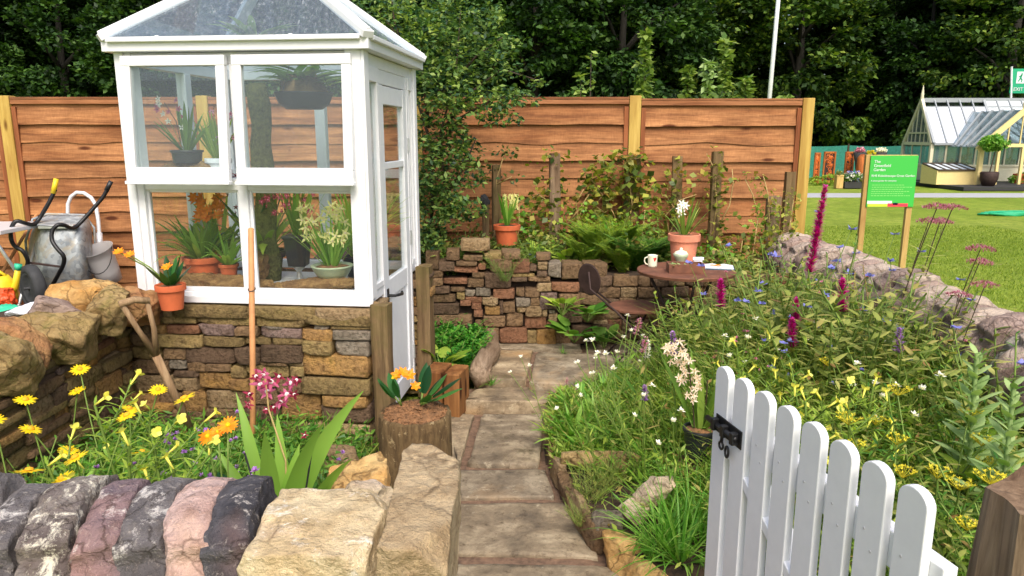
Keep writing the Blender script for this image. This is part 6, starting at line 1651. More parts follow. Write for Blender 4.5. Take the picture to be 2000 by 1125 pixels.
    leaf_cloud('foliage', crown_pts(700, .36, .2, .14, .32, 3, .06, 50), .06, .04, 'mid_leaf', root, 0, 3); leaf_cloud('flowers', crown_pts(260, .38, .22, .16, .36, 5, .05, 50), .055, .05, 'blue_petal', root, 0, 5); leaf_cloud('flowers', crown_pts(260, .38, .22, .16, .36, 6, .05, 50), .055, .05, 'white_petal', root, 0, 6)
    q = P(1637, 366, 22.5); root = thing('wooden_planter', 'small square wooden planter left of the blue flowered trough', 'planter', (q.x, 22.5, 0)); m = MB(); m.box((0, 0, .2), (.2, .2, .4)); m.box((0, 0, .385), (.22, .22, .04)); m.build('box', 'stake_wood', root); leaf_cloud('foliage', crown_pts(120, .1, .1, .08, .45, 3, .04, 20), .06, .04, 'olive_leaf', root, 0, 3)
    q = P(1686, 352, 23.0); m = MB(); m.lathe([(.001, 0), (.14, 0), (.16, .4), (.14, .9), (.05, 1.0), (.001, 1.0)], 16); tag(m.build('garden_ornament', 'panel_wood', loc=(q.x, 23.2, 0), smooth=True), 'amber brown rounded garden ornament just left of the green sign', 'ornament')
    root = thing('low_hedge', 'low clipped green hedge at the foot of the copper screens', 'hedge', (P(1620, 358, 24).x, 24.0, 0)); pts = crown_pts(1500, .75, .15, .2, .16, 4, .06, 90); leaf_cloud('foliage', pts, .06, .04, 'lime_leaf', root, 0, 4)
    # exit flag
    q = P(1968, 340, 27.0); root = thing('exit_banner', 'green EXIT banner on a white pole above the glasshouse', 'banner', (q.x, 26.9, 0)); t = P(1976, 130, 26.9)
    m = MB(); m.tube([(0, 0, 0), (t.x - q.x, 0, t.z)], [.05, .035], 8); m.build('pole', 'white_old', root)
    a = P(1979, 134, 26.85); b = P(1999.5, 182, 26.85); w = .62; h = a.z - b.z; m = MB(); m.lohi((a.x - q.x, -.02, b.z), (a.x - q.x + w, 0, a.z)); fl = m.build('flag', 'exit_green', root)
    m = MB(); cx = a.x - q.x + w * .5; m.lohi((cx - .13, -.03, a.z - h * .6), (cx + .17, -.022, a.z - h * .12)); m.build('pictogram_panel', 'white_old', fl)
    m = MB(); y = -.036; cz = a.z - h * .36; m.box((cx + .04, y, cz + .12), (.05, .01, .05)); m.bar((cx + .03, y, cz + .09), (cx + .0, y, cz - .02), .01, .06); m.bar((cx, y, cz - .02), (cx - .06, y, cz - .13), .01, .035); m.bar((cx, y, cz - .02), (cx + .07, y, cz - .07), .01, .035); m.bar((cx + .07, y, cz - .07), (cx + .05, y, cz - .15), .01, .035); m.bar((cx + .03, y, cz + .07), (cx - .06, y, cz + .03), .01, .03); m.build('running_figure', 'exit_green', fl)
    text_obj('lettering', 'EXIT', .17, (cx - .2, -.03, a.z - h * .9), (R(90), 0, 0), 'white_old', fl)
m_plain('copper_scroll', srgb(214, 110, 40), 0.5, 0.2, var=.3)
def text_obj(name, txt, size, loc, rot, mat, parent, ext=0.003, align='LEFT'):
    cu = bpy.data.curves.new(name, 'FONT'); cu.body = txt; cu.size = size; cu.extrude = ext; cu.align_x = align; cu.space_line = 1.0
    o = bpy.data.objects.new(name, cu); me = bpy.data.meshes.new_from_object(o); bpy.data.objects.remove(o)
    me.name = name; me.materials.clear(); me.materials.append(MATS[mat]); o = bpy.data.objects.new(name, me); COL.objects.link(o); o.location = loc; o.rotation_euler = rot; o.parent = parent; return o
far_right_things()
def trunk_right():
    q = atY(1970, 200, 30); make_tree(9, 3.0, 2.2, 4.6, 6.2, 'tree_leaf_light', 14000, trunk=.22, label='tree with a pale bare trunk behind the EXIT banner', nc=120).location = (q.x, 30, 0)
trunk_right()
def sign():
    Y = 5.2
    Y = 7.4; P = lambda px, py: atY(px, py, Y)
    bl = P(1697, 404); br = P(1785, 400); tl = P(1701, 304); tr = P(1794, 304); o = Vector((tl.x, Y, 0)); w = tr.x - tl.x; h = tl.z - bl.z
    root = thing('information_sign', 'bright green show garden information sign with white lettering on wooden stakes', 'sign', o, 0)
    m = MB(); m.box((w / 2, 0, tl.z - h / 2), (w, .012, h)); bd = m.build('board', 'sign_green', root, bev=.002)
    for i, (x, z1) in enumerate(((-.012, tl.z + .01), (w - .03, bl.z + .2))):
        m = MB(); m.lohi((x - .028, .008, -.02), (x + .028, .05, z1)); m.build('stake', 'stake_wood', root, bev=.003)
    m = MB(); m.lohi((-.03, .0065, tl.z), (w, .03, tl.z + .008)); m.build('top_edge', 'stake_wood', bd)
    y = -.0075; sx = w / 92.0; X = lambda px: (px - 1701) * sx; Z = lambda py: tl.z - (py - 304) * h / 100
    t = lambda s, px, py, sz: text_obj('lettering', s, sz, (X(px), y, Z(py)), (R(90), 0, 0), 'white_old', bd, .001)
    t('The\nGreenfield\nGarden', 1708, 318, .040)
    t('RHS Kaleidoscope Great Garden', 1705, 345, .0325); t('A show garden for everyone', 1705, 354, .022)
    for k in range(6):
        m = MB(); rs = random.Random(k); x = X(1708)
        while x < X(1782 if k % 2 else 1770):
            l = rs.uniform(.01, .03); m.box((x + l / 2, y, Z(361 + k * 4.2)), (l, .001, .006)); x += l + .006
        m.build('small_print', 'lime_print', bd)
    for (a, b, c, d, mt) in ((1702, 1750, 392, 398, 'white_old'), (1703, 1742, 398.5, 403.5, 'lime_strip'), (1742, 1782, 397, 403.5, 'red_strip'), (1752, 1762, 396, 400, 'navy_strip')):
        m = MB(); m.lohi((X(a), y - .001, Z(d)), (X(b), y, Z(c))); m.build('sponsor_strip', mt, bd)
m_plain('lime_print', srgb(140, 214, 120), 0.6)
sign()
m = MB(); 
for k in range(7):
    a0 = random.uniform(0, 6); c = Vector(atZ(1960 + k * 6, 417, .02)); m.tube([(c.x - 10 + .5 * math.cos(a), c.y - 15 + .18 * math.sin(a), .01 + k * .004 + .02 * math.sin(a * 2 + k)) for a in [a0 + j * .45 for j in range(15)]], .02, 6)
tag(m.build('garden_hose', 'hose_green', loc=(10, 15, 0), smooth=True), 'green hose lying coiled on the far lawn at the right edge', 'hose')
# ------------------------------------------------------------------ plant prototypes (about their natural height; the base at the soil)
def stems(mb, pts_list, r, m): 
    for pts in pts_list: mb.tube(pts, r, 4, m, cap=False)
def curve_stem(base, d, L, bend=0.15, n=5):
    p = Vector(base); d = Vector(d).normalized(); out = [p.copy()]
    side = Vector((random.uniform(-1, 1), random.uniform(-1, 1), 0)) * bend
    for i in range(n):
        d = (d + side / n).normalized(); p = p + d * (L / n); out.append(p.copy())
    return out
def proto(name, label, cat): return thing(name, label, cat)
def leafy_stem(mb, pts, n, L, W, m=0, t0=0.1, t1=1.0, droop=0.3, up=0.5, shape='lance', seg=3, taper=True):
    K = len(pts) - 1
    for i in range(n):
        t = t0 + (t1 - t0) * i / max(1, n - 1); x = t * K; k = min(int(x), K - 1); p = pts[k].lerp(pts[k + 1], x - k)
        a = i * 2.4 + random.uniform(-.4, .4); d = Vector((math.cos(a), math.sin(a), up + random.uniform(-.2, .3)))
        s = (1.15 - 0.65 * t) if taper else 1
        mb.leaf(p, d, L * s * random.uniform(.8, 1.15), W * s, droop, seg, m, shape=shape)
def p_daisy(seed):
    random.seed(seed); r = proto('yellow_daisy', 'x', 'flower'); m = MB(); hs = []
    for i in range(2):
        pts = curve_stem((random.uniform(-.03, .03), random.uniform(-.03, .03), 0), upd(.35), random.uniform(.40, .5)); stems(m, [pts], .0022, 1); leafy_stem(m, pts, 9, .05, .010, 0, .05, .6, .2)
        hs.append(pts[-1])
    for i in range(60): m.leaf((random.uniform(-.05, .05), random.uniform(-.05, .05), random.uniform(0, .1)), upd(1.2), random.uniform(.08, .2), .012, .4, 4)
    m.build('foliage', ['meadow_leaf', 'stem_green'], r, smooth=True)
    for h in hs: make_flower(r, h, (random.uniform(-.3, .3), -.35, 1), random.uniform(.022, .029), ['yellow_petal', 'flower_center'], npet=18, w=.32, cup=.05, cen=1, cenr=.32, jit=.08)
    return r
def p_primrose(seed, H=.5):
    random.seed(seed); r = proto('evening_primrose', 'x', 'flower'); m = MB(); pts = curve_stem((0, 0, 0), upd(.12), H, .1, 6); stems(m, [pts], .004, 1)
    leafy_stem(m, pts, 56, .085, .013, 0, .05, 1, .35, .6); tops = [pts[-1]]
    for i in range(3):
        b = curve_stem(pts[3 + i % 3], upd(1.2), H * .3, .2, 4); stems(m, [b], .0025, 1); leafy_stem(m, b, 22, .05, .009, 0, .1, 1, .3, .7); tops.append(b[-1])
    m.build('foliage', ['lime_leaf', 'stem_green'], r, smooth=True)
    for i in range(4):
        t = tops[i % 4]; d = (upd(1.1) + Vector((0, -.3, 0))).normalized(); f = MB(); L = .035; f.tube([t, t + d * L], [.002, .004], 5, 0)
        flower_at(f, t + d * L, d, .0165, 4, .9, .75, 0, jit=.12, seg=3, bend=.4); f.build('flower', 'primrose_petal', r, smooth=True)
    return r
def p_button(seed, mat, H=.45, n=6, rr=.010, dome=True, name='scabious', nb=2, stemm='stem_green', leaf='meadow_leaf'):
    random.seed(seed); r = proto(name, 'x', 'flower'); m = MB(); hs = []
    for i in range(n):
        pts = curve_stem((random.uniform(-.03, .03), random.uniform(-.03, .03), 0), upd(.45), H * random.uniform(.75, 1.05), .35, 6); stems(m, [pts], .0015, 1); hs.append(pts[-1])
        for k in range(nb):
            b = curve_stem(pts[3 + k % 2], upd(.9), H * random.uniform(.2, .35), .3, 4); stems(m, [b], .0011, 1); hs.append(b[-1])
        leafy_stem(m, pts, 8, .05, .007, 0, .02, .6, .2)
    for i in range(34): m.leaf((random.uniform(-.04, .04), random.uniform(-.04, .04), 0), upd(1.0), random.uniform(.08, .2), .010, .45, 4)
    m.build('foliage', [leaf, stemm], r, smooth=True)
    for h in hs:
        f = MB()
        for j in range(16 if dome else 13):
            d = Vector((random.gauss(0, 1), random.gauss(0, 1), abs(random.gauss(0, 1)) * (.9 if dome else .3))).normalized(); f.leaf(h, d, rr * random.uniform(.8, 1.3), rr * (.75 if dome else .95), .1, 2, shape='oval')
        f.build('flower_head', mat, r, smooth=True)
    return r
def p_spike(seed, mat, H=.8, SL=.22, w=.016, n=1, name='purple_loosestrife', leaf='meadow_leaf', stemm='stem_green', curvy=.1, dens=220, nl=26, sub=None, lean=None):
    random.seed(seed); r = proto(name, 'x', 'flower'); m = MB(); sp = []
    for i in range(n):
        pts = curve_stem((random.uniform(-.02, .02) * n, random.uniform(-.02, .02) * n, 0), lean or upd(.12 * n), H * random.uniform(.85, 1.0), curvy, 10); stems(m, [pts], .0022, 1); leafy_stem(m, pts, nl, .07, .014, 0, .05, .72, .2, .6); sp.append(pts)
    m.build('foliage', [leaf, stemm], r, smooth=True)
    for pts in sp:
        f = MB(); L = sum((pts[i + 1] - pts[i]).length for i in range(len(pts) - 1)); K = len(pts) - 1
        for j in range(dens):
            t = 1 - (SL / L) * random.random(); x = t * K; k = min(int(x), K - 1); p = pts[k].lerp(pts[k + 1], x - k); tt = (1 - t) * L / SL
            d = Vector((random.gauss(0, 1), random.gauss(0, 1), .5)).normalized(); f.leaf(p + d * w * .1, d, w * (.45 + .5 * min(1, tt * 2.2)) * random.uniform(.6, 1.2), w * .8, .1, 1, shape='x')
        f.build('flower_spike', mat, r, smooth=True)
    return r
def p_umbel(seed, mat='umbel_yellow', H=.5, n=5, R_=.045, name='yellow_umbel'):
    random.seed(seed); r = proto(name, 'x', 'flower'); m = MB(); hs = []
    for i in range(n):
        pts = curve_stem((0, 0, 0), upd(.4), H * random.uniform(.75, 1), .2, 6); stems(m, [pts], .0022, 1); hs.append(pts[-1]); leafy_stem(m, pts, 12, .07, .006, 0, .1, .8, .3)
        for k in range(30): t = random.random(); p = pts[int(t * 5)]; m.leaf(p + rv(.02), upd(1.5), .05, .004, .2, 2)
    m.build('foliage', ['meadow_leaf', 'stem_green'], r, smooth=True)
    for h in hs:
        f = MB()
        for k in range(16):
            a = random.uniform(0, 6.28); q = math.sqrt(random.random()) * R_; e = h + Vector((math.cos(a) * q, math.sin(a) * q, .025 - q * .15)); f.tube([h, e], .0007, 3, 0, cap=False)
            for j in range(7): f.leaf(e, upd(1.8), .007, .006, .1, 1, shape='x')
        f.build('flower_head', mat, r, smooth=True)
    return r
def p_dome(seed, H=.85):
    random.seed(seed); r = proto('tall_dome_flower', 'x', 'flower'); m = MB(); hs = []
    for i in range(2):
        pts = curve_stem((0, 0, 0), upd(.12), H * (1 - .08 * i), .15, 8); stems(m, [pts], .0020, 1); hs.append(pts[-1]); leafy_stem(m, pts, 24, .09, .022, 0, .1, .9, .4)
    m.build('foliage', ['olive_leaf', 'stem_dark'], r, smooth=True)
    for h in hs:
        f = MB()
        for k in range(170):
            a = random.uniform(0, 6.28); q = math.sqrt(random.random()) * .05; f.leaf(h + Vector((math.cos(a) * q, math.sin(a) * q, .012 - q * .4)), upd(1), .013, .008, .1, 1, shape='x')
        f.build('flower_head', 'mauve_head', r, smooth=True)
    return r
def p_strap(seed, n=26, L=.3, W=.018, mat='bright_leaf', spread=.6, bend=.5, name='strap_leaved_plant', shape='blade'):
    random.seed(seed); r = proto(name, 'x', 'plant'); strap_leaves(r, n, L, W, mat, spread, 0, bend, base_r=.03, shape=shape, seg=7); return r
def p_bush(seed, mat='meadow_leaf', H=.45, ns=12, nl=22, L=.06, W=.018, spread=.45, name='leafy_perennial', up=.45, stemm='stem_green', shape='lance'):
    random.seed(seed); r = proto(name, 'x', 'plant'); m = MB()
    for i in range(ns):
        pts = curve_stem((random.uniform(-.05, .05), random.uniform(-.05, .05), 0), upd(spread), H * random.uniform(.65, 1.05), .3, 5); stems(m, [pts], .0022, 1); leafy_stem(m, pts, nl, L, W, 0, .08, 1, .3, up, shape=shape)
    m.build('foliage', [mat, stemm], r, smooth=True); return r
def p_fine(seed, mat='meadow_leaf', H=.35, n=40, name='feathery_plant'):
    random.seed(seed); r = proto(name, 'x', 'plant'); m = MB()
    for i in range(n):
        pts = curve_stem((random.uniform(-.04, .04), random.uniform(-.04, .04), 0), upd(.9), H * random.uniform(.5, 1.05), .5, 5); stems(m, [pts], .0010, 1)
        for k in range(24): t = random.random(); x = t * 5; kk = min(int(x), 4); p = pts[kk].lerp(pts[kk + 1], x - kk); m.leaf(p, upd(1.6), random.uniform(.015, .035), .0035, .1, 1)
    m.build('foliage', [mat, 'stem_green'], r, smooth=True); return r
def p_fern(seed, mat='fern_leaf', n=14, L=.42, W=.16, name='fern'):
    random.seed(seed); r = proto(name, 'x', 'fern'); m = MB()
    for i in range(n):
        d = upd(.55); p = Vector((0, 0, 0)); pts = [p.copy()]; LL = L * random.uniform(.7, 1.05)
        for k in range(14): d = (d + Vector((0, 0, -.012 - .009 * k))).normalized(); p = p + d * LL / 14; pts.append(p.copy())
        stems(m, [pts], .0018, 1)
        for k in range(1, 14):
            t = k / 14; dd = (pts[k + 1] - pts[k - 1]).normalized(); s = Vector((0, 0, 1)).cross(dd)
            if s.length < .05: s = Vector((1, 0, 0))
            s.normalize(); w = W * .5 * math.sin(math.pi * (t * .85 + .12)) 
            for sg in (-1, 1):
                for q in (0, .5): m.leaf(pts[k].lerp(pts[k + 1], q), s * sg + dd * .35, w, .017, .15, 2)
    m.build('fronds', [mat, 'stem_green'], r, smooth=True); return r
def p_hosta(seed, mat='lime_leaf', n=12, L=.17, W=.11, name='broad_leaved_plant', spread=.9, st=.12):
    random.seed(seed); r = proto(name, 'x', 'plant'); m = MB()
    for i in range(n):
        d = upd(spread * random.uniform(.5, 1.3)); s = st * random.uniform(.6, 1.3); pts = [Vector((0, 0, 0)), d * s * .6, d * s + Vector((0, 0, .01))]; stems(m, [pts], .003, 1); m.leaf(pts[-1], (d + Vector((0, 0, -.3))).normalized(), L * random.uniform(.7, 1.1), W * random.uniform(.7, 1.1), .45, 7, 0, shape='oval', fold=.18)
    m.build('foliage', [mat, 'stem_green'], r, smooth=True); return r
def p_mullein(seed):
    random.seed(seed); r = proto('silver_mullein', 'x', 'plant'); m = MB(); pts = curve_stem((0, 0, 0), (0, .05, 1), .62, .06, 8); stems(m, [pts], .006, 1)
    K = 8
    for i in range(64):
        t = i / 63; x = t * K; k = min(int(x), K - 1); p = pts[k].lerp(pts[k + 1], x - k); a = i * 2.4; m.leaf(p, Vector((math.cos(a), math.sin(a), .35 + t * .8)), (.20 - .165 * t) * random.uniform(.85, 1.1), .052 - .034 * t, .35, 5, shape='oval')
    m.build('foliage', ['silver_leaf', 'silver_leaf'], r, smooth=True); return r

# ------------------------------------------------------------------ ground masses nobody could count
def blades(name, base, H, W, mat, seed, lean=0.5, kind='stuff'):
    rs = np.random.RandomState(seed); B = np.asarray(base); n = len(B); H = np.asarray(H) * rs.uniform(.55, 1.15, n)
    a = rs.uniform(0, 6.28, n); l = rs.uniform(.1, 1, n) * lean; d = np.stack([np.cos(a) * l, np.sin(a) * l, np.ones(n)], 1)
    a2 = rs.uniform(0, 6.28, n); s = np.stack([np.cos(a2), np.sin(a2), np.zeros(n)], 1) * (W * rs.uniform(.6, 1.3, n))[:, None] * .5
    h = H[:, None]; p0 = B; p1 = B + d * h * .45; d2 = d.copy(); d2[:, :2] *= 2.0; d2[:, 2] *= .8; p2 = p1 + d2 * h * .33; d3 = d2.copy(); d3[:, :2] *= 1.5; d3[:, 2] *= .5; p3 = p2 + d3 * h * .22
    V = np.stack([p0 - s * .6, p0 + s * .6, p1 - s, p1 + s, p2 - s * .75, p2 + s * .75, p3], 1).reshape(-1, 3)
    idx = np.arange(n)[:, None] * 7; q = np.concatenate([idx + np.array([0, 1, 3, 2]), idx + np.array([2, 3, 5, 4])], 1).reshape(-1, 4); t = idx + np.array([4, 5, 6])
    F = [list(map(int, f)) for f in q] + [list(map(int, f)) for f in t]
    me = bpy.data.meshes.new(name); me.from_pydata(V.tolist(), [], F); me.materials.append(MATS[mat]); me.polygons.foreach_set('use_smooth', [True] * len(F))
    o = bpy.data.objects.new(name, me); COL.objects.link(o); return tag(o, kind=kind)
def scatter(n, x0, x1, y0, y1, dens, seed):
    rs = np.random.RandomState(seed); out = []
    while len(out) < n:
        x = rs.uniform(x0, x1); y = rs.uniform(y0, y1)
        if rs.uniform() < dens(x, y): out.append((x, y))
    return out
# height of the green mass in the right border
def bedh(x, y):
    e = x - path_right(y)
    if e < 0.02 or x > 2.02: return 0
    h = 0.10 + 0.36 * min(1, e / 0.8) + (0.26 * min(1, max(0, (e - .5) / .6)) * min(1, max(0, (y - 2.2) / 0.8)))
    if abs(x - TC.x) < .35 and y > 4.1: h *= .4
    # keep clear round the gate and its post
    return h
def gatefree(x, y):
    return not (0.52 < x < 1.12 and y < 2.1 and x > 0.50 + (2.05 - y) * .1 and x < 0.86) and not (x > .86 and x < 1.12 and y < 1.35)
P_ = scatter(15000, 0.1, 2.05, 1.25, 4.95, lambda x, y: (0 if not gatefree(x, y) or bedh(x, y) == 0 else (.04 if (x - path_right(y)) < .42 and y < 3.1 else 1)), 1)
blades('meadow_grass', [(x, y, .05) for x, y in P_], [bedh(x, y) * .95 for x, y in P_], .006, 'grass_blade', 2, .55)
P_ = scatter(52000, 0.1, 2.05, 1.25, 4.95, lambda x, y: (0 if not gatefree(x, y) or bedh(x, y) == 0 else (.05 if (x - path_right(y)) < .42 and y < 3.1 else 1)), 3)
rs_ = np.random.RandomState(8); q = [(x, y, .05 + bedh(x, y) * float(rs_.uniform(.05, .85)) * (.75 + .35 * noise.noise(Vector((x * 3, y * 3, 0))))) for x, y in P_]
tag(leaf_cloud('meadow_foliage', q, .048, .013, 'meadow_leaf', None, -.2, 9), kind='stuff')
# left front bed
P_ = scatter(4200, -1.85, -0.62, 1.8, 3.28, lambda x, y: 1 if y < 3.3 + (x + .6) * -.1 else 0, 5)
def lh(x, y): return .34 - .10 * (y - 1.9) * .6 + (-.06 if x > -.85 else 0)
blades('border_grass', [(x, y, .04) for x, y in P_], [lh(x, y) for x, y in P_], .006, 'grass_blade', 6, .5)
P_ = scatter(16000, -1.85, -0.66, 1.8, 3.25, lambda x, y: 1, 7)
q = [(x, y, .05 + lh(x, y) * float(rs_.uniform(.05, .9))) for x, y in P_]; tag(leaf_cloud('border_foliage', q, .045, .012, 'mid_leaf', None, -.2, 10), kind='stuff')
# low carpet of round leaves beside the terrace, behind the greenhouse
P_ = scatter(9000, -.72, -.18, 4.35, 4.98, lambda x, y: 1, 11)
q = [(x, y, .10 + .30 * (.4 + .6 * noise.noise(Vector((x * 4, y * 4, 2))) ** 2 * 3) * float(rs_.uniform(.2, 1)) * min(1, (y - 4.2) * 2.2)) for x, y in P_]; tag(leaf_cloud('ground_cover', q, .034, .026, 'cover_leaf', None, 0, 12), kind='stuff')
# raised bed
P_ = scatter(10000, -.9, 2.3, 5.1, 6.3, lambda x, y: 1, 13)
q = [(x, y, .6 - .3 * min(1, max(0, x - 1.2)) + .22 * float(rs_.uniform(0, 1)) * (.6 + noise.noise(Vector((x * 3, y * 3, 5))))) for x, y in P_]; tag(leaf_cloud('raised_bed_foliage', q, .045, .022, 'vine_dark', None, 0, 14), kind='stuff')
# lawn blades near the right wall
P_ = scatter(60000, 2.45, 8.5, 3.0, 13, lambda x, y: 1, 15); blades('lawn_grass', [(x, y, -.02) for x, y in P_], [.035] * len(P_), .008, 'lawn_blade', 16, .6)
# the strip behind the left wall
P_ = scatter(2500, -4.5, -2.3, 2.5, 6.2, lambda x, y: 1, 17); blades('rough_grass', [(x, y, -.02) for x, y in P_], [.10] * len(P_), .006, 'grass_blade', 18, .6)
# ------------------------------------------------------------------ planting
def top_at(pr, H, px, py, Y, z0, label, group=None, rz=None, smin=.4, smax=2.0):
    p = atY(px, py, Y); s = max(smin, min(smax, (p.z - z0) / H)); return place(pr, (p.x, Y, z0), rz, s, label, group)
random.seed(99)
# left front border --------------------------------------------------
dz = [p_daisy(11), p_daisy(12)]
GL = 'yellow daisies behind the front wall'
for i, (px, py, Y, lab) in enumerate(((195, 745, 2.55, 'yellow daisies rising highest against the left stone wall'), (105, 782, 2.4, 'yellow daisies on the left below the mossy coping rock'), (178, 802, 2.15, 'large yellow daisies in the middle of the left border'), (66, 770, 2.6, 'small yellow daisy buds near the left edge'),
      (90, 855, 2.05, 'yellow daisies low beside the lichened coping stone'), (135, 858, 2.0, 'yellow daisies directly above the purplish coping stone'), (230, 800, 2.3, 'yellow daisies left of the evening primroses'), (20, 830, 2.2, 'yellow daisies at the very left edge of the border'))):
    top_at(dz[i % 2], .47, px, py, Y, .05, lab, GL)
pm = [p_primrose(21), p_primrose(22)]
for i, (px, py, Y, lab) in enumerate(((240, 772, 2.25, 'tall evening primrose with pale yellow trumpets left of the spade'), (205, 848, 1.98, 'evening primrose with lemon trumpets close behind the front wall'), (320, 850, 2.0, 'evening primrose with lemon trumpets right of the others by the blue grey coping'), (270, 800, 2.5, 'evening primrose deeper in the border near the spade blade'),
      (160, 880, 1.95, 'low evening primrose behind the lichened coping stone'), (290, 900, 1.92, 'low evening primrose behind the speckled coping stone'))):
    top_at(pm[i % 2], .52, px, py, Y, .05, lab, 'evening primroses in the left border')
fi = p_fine(31, 'mid_leaf'); b1 = p_bush(32, 'bright_leaf', .36, 12, 20, .07, .02); b2 = p_bush(33, 'mid_leaf', .4, 12, 24, .05, .012); sc_w = p_button(34, 'lilac_petal', .4, 5, .010)
for i in range(26):
    px = random.uniform(-20, 440); Y = random.uniform(1.95, 3.0); py = 905 - (Y - 1.9) * 40 + random.uniform(-25, 25)
    top_at([fi, b1, b2][i % 3], .38, px, py, Y, .05, ['feathery green filler plant between the yellow flowers of the left border', 'broad leaved green filler plant between the yellow flowers', 'narrow leaved green filler plant between the yellow flowers'][i % 3], 'green filler plants of the left border, kind %s' % 'abc'[i % 3])
for i, (px, py, Y, lab) in enumerate(((400, 890, 2.1, 'plant with lilac pink heads right below the orange marigold'), (375, 940, 1.95, 'low plant with pink heads behind the pink coping stone'), (405, 810, 2.6, 'plant with pale lilac heads beside the wooden pole foot'), (320, 830, 2.5, 'plant with small lilac heads between primroses and spade'), (590, 850, 2.5, 'plant with lilac heads right of the strap leaved orchid'))):
    top_at(sc_w, .42, px, py, Y, .05, lab, 'lilac headed plants of the left border')
def marigold():
    random.seed(41); p = atY(430, 950, 2.15); root = thing('marigold', 'bright orange marigold with dark green leaves behind the black coping stone', 'flower', (p.x, 2.15, .05)); m = MB(); o = Vector(root.location)
    for i in range(26): m.leaf((random.uniform(-.07, .07), random.uniform(-.07, .07), random.uniform(.12, .4)), upd(1.3), random.uniform(.07, .13), .045, .3, 5, shape='oval')
    hs = [atY(405, 852, 2.12) - o, atY(445, 830, 2.14) - o, atY(425, 843, 2.13) - o]
    for h in hs: m.tube([(0, 0, 0), (h.x * .5, 0, h.z * .6), h], .003, 5, 1)
    m.build('foliage', ['deep_leaf', 'stem_green'], root, smooth=True)
    for h, r in zip(hs, (.030, .032, .022)): make_flower(root, h, (random.uniform(-.3, .3), -.6, .8), r, ['orange_petal', 'yellow_petal'], npet=16, w=.36, cup=.1, cen=1, cenr=.25, jit=.1)
marigold()
def big_orchid():
    random.seed(42); b = atY(545, 985, 2.25); root = thing('orchid', 'magenta and white orchid spray above broad light green strap leaves', 'orchid', (b.x, 2.25, .05)); o = Vector(root.location)
    tips = [(655, 795, .07), (650, 905, .055), (478, 810, .05), (520, 870, .07), (600, 845, .06), (690, 925, .05), (450, 900, .05), (570, 900, .06), (500, 930, .05), (620, 950, .05), (545, 850, .055)]
    for (px, py, w) in tips:
        e = atY(px, py, 2.25 + random.uniform(-.12, .12)) - o; m = MB(); base = Vector((random.uniform(-.04, .04), random.uniform(-.03, .03), .06)); d = e - base; L = d.length; d.normalize(); d.z += .25
        m.leaf(base, d, L * 1.15, w, .6, 12, shape='lance', fold=.3, side=Vector((1, .4, 0))); m.build('leaf', 'strap_leaf', root, smooth=True)
    m = MB(); s1 = [Vector((.02, 0, .1)), atY(558, 900, 2.3) - o, atY(525, 800, 2.35) - o, atY(518, 740, 2.35) - o]; s2 = [Vector((.04, 0, .1)), atY(600, 940, 2.2) - o, atY(612, 860, 2.2) - o]; s3 = [Vector((-.04, 0, .1)), atY(500, 960, 2.2) - o, atY(478, 885, 2.2) - o]
    m.tube(s1, .003, 5); m.build('stem', 'stem_straw', root); m = MB(); m.tube(s2, .0035, 6); m.tube(s3, .0035, 6); m.build('support_cane', 'deck_dark', root)
    for (px, py, r) in ((515, 730, .03), (530, 745, .03), (508, 750, .028), (522, 765, .03), (545, 735, .022), (568, 748, .028), (580, 742, .022), (560, 770, .026), (548, 785, .026), (575, 770, .02), (488, 770, .022), (485, 790, .018), (535, 795, .02), (500, 735, .022), (595, 850, .014), (520, 800, .016)):
        f = MB(); c = atY(px, py, 2.35 + random.uniform(-.03, .03)) - o; flower_at(f, c, (random.uniform(-.7, .7), -1, random.uniform(-.2, .6)), r, 5, .42, .3, 0, 1, .3, jit=.3); flower_at(f, c + Vector((0, -.004, -.006)), (0, -1, -.3), r * .8, 3, .7, .1, 0, jit=.3); f.build('flower', ['orchid_pink' if r > .023 else 'orchid_red', 'white_petal'], root, smooth=True)
big_orchid()

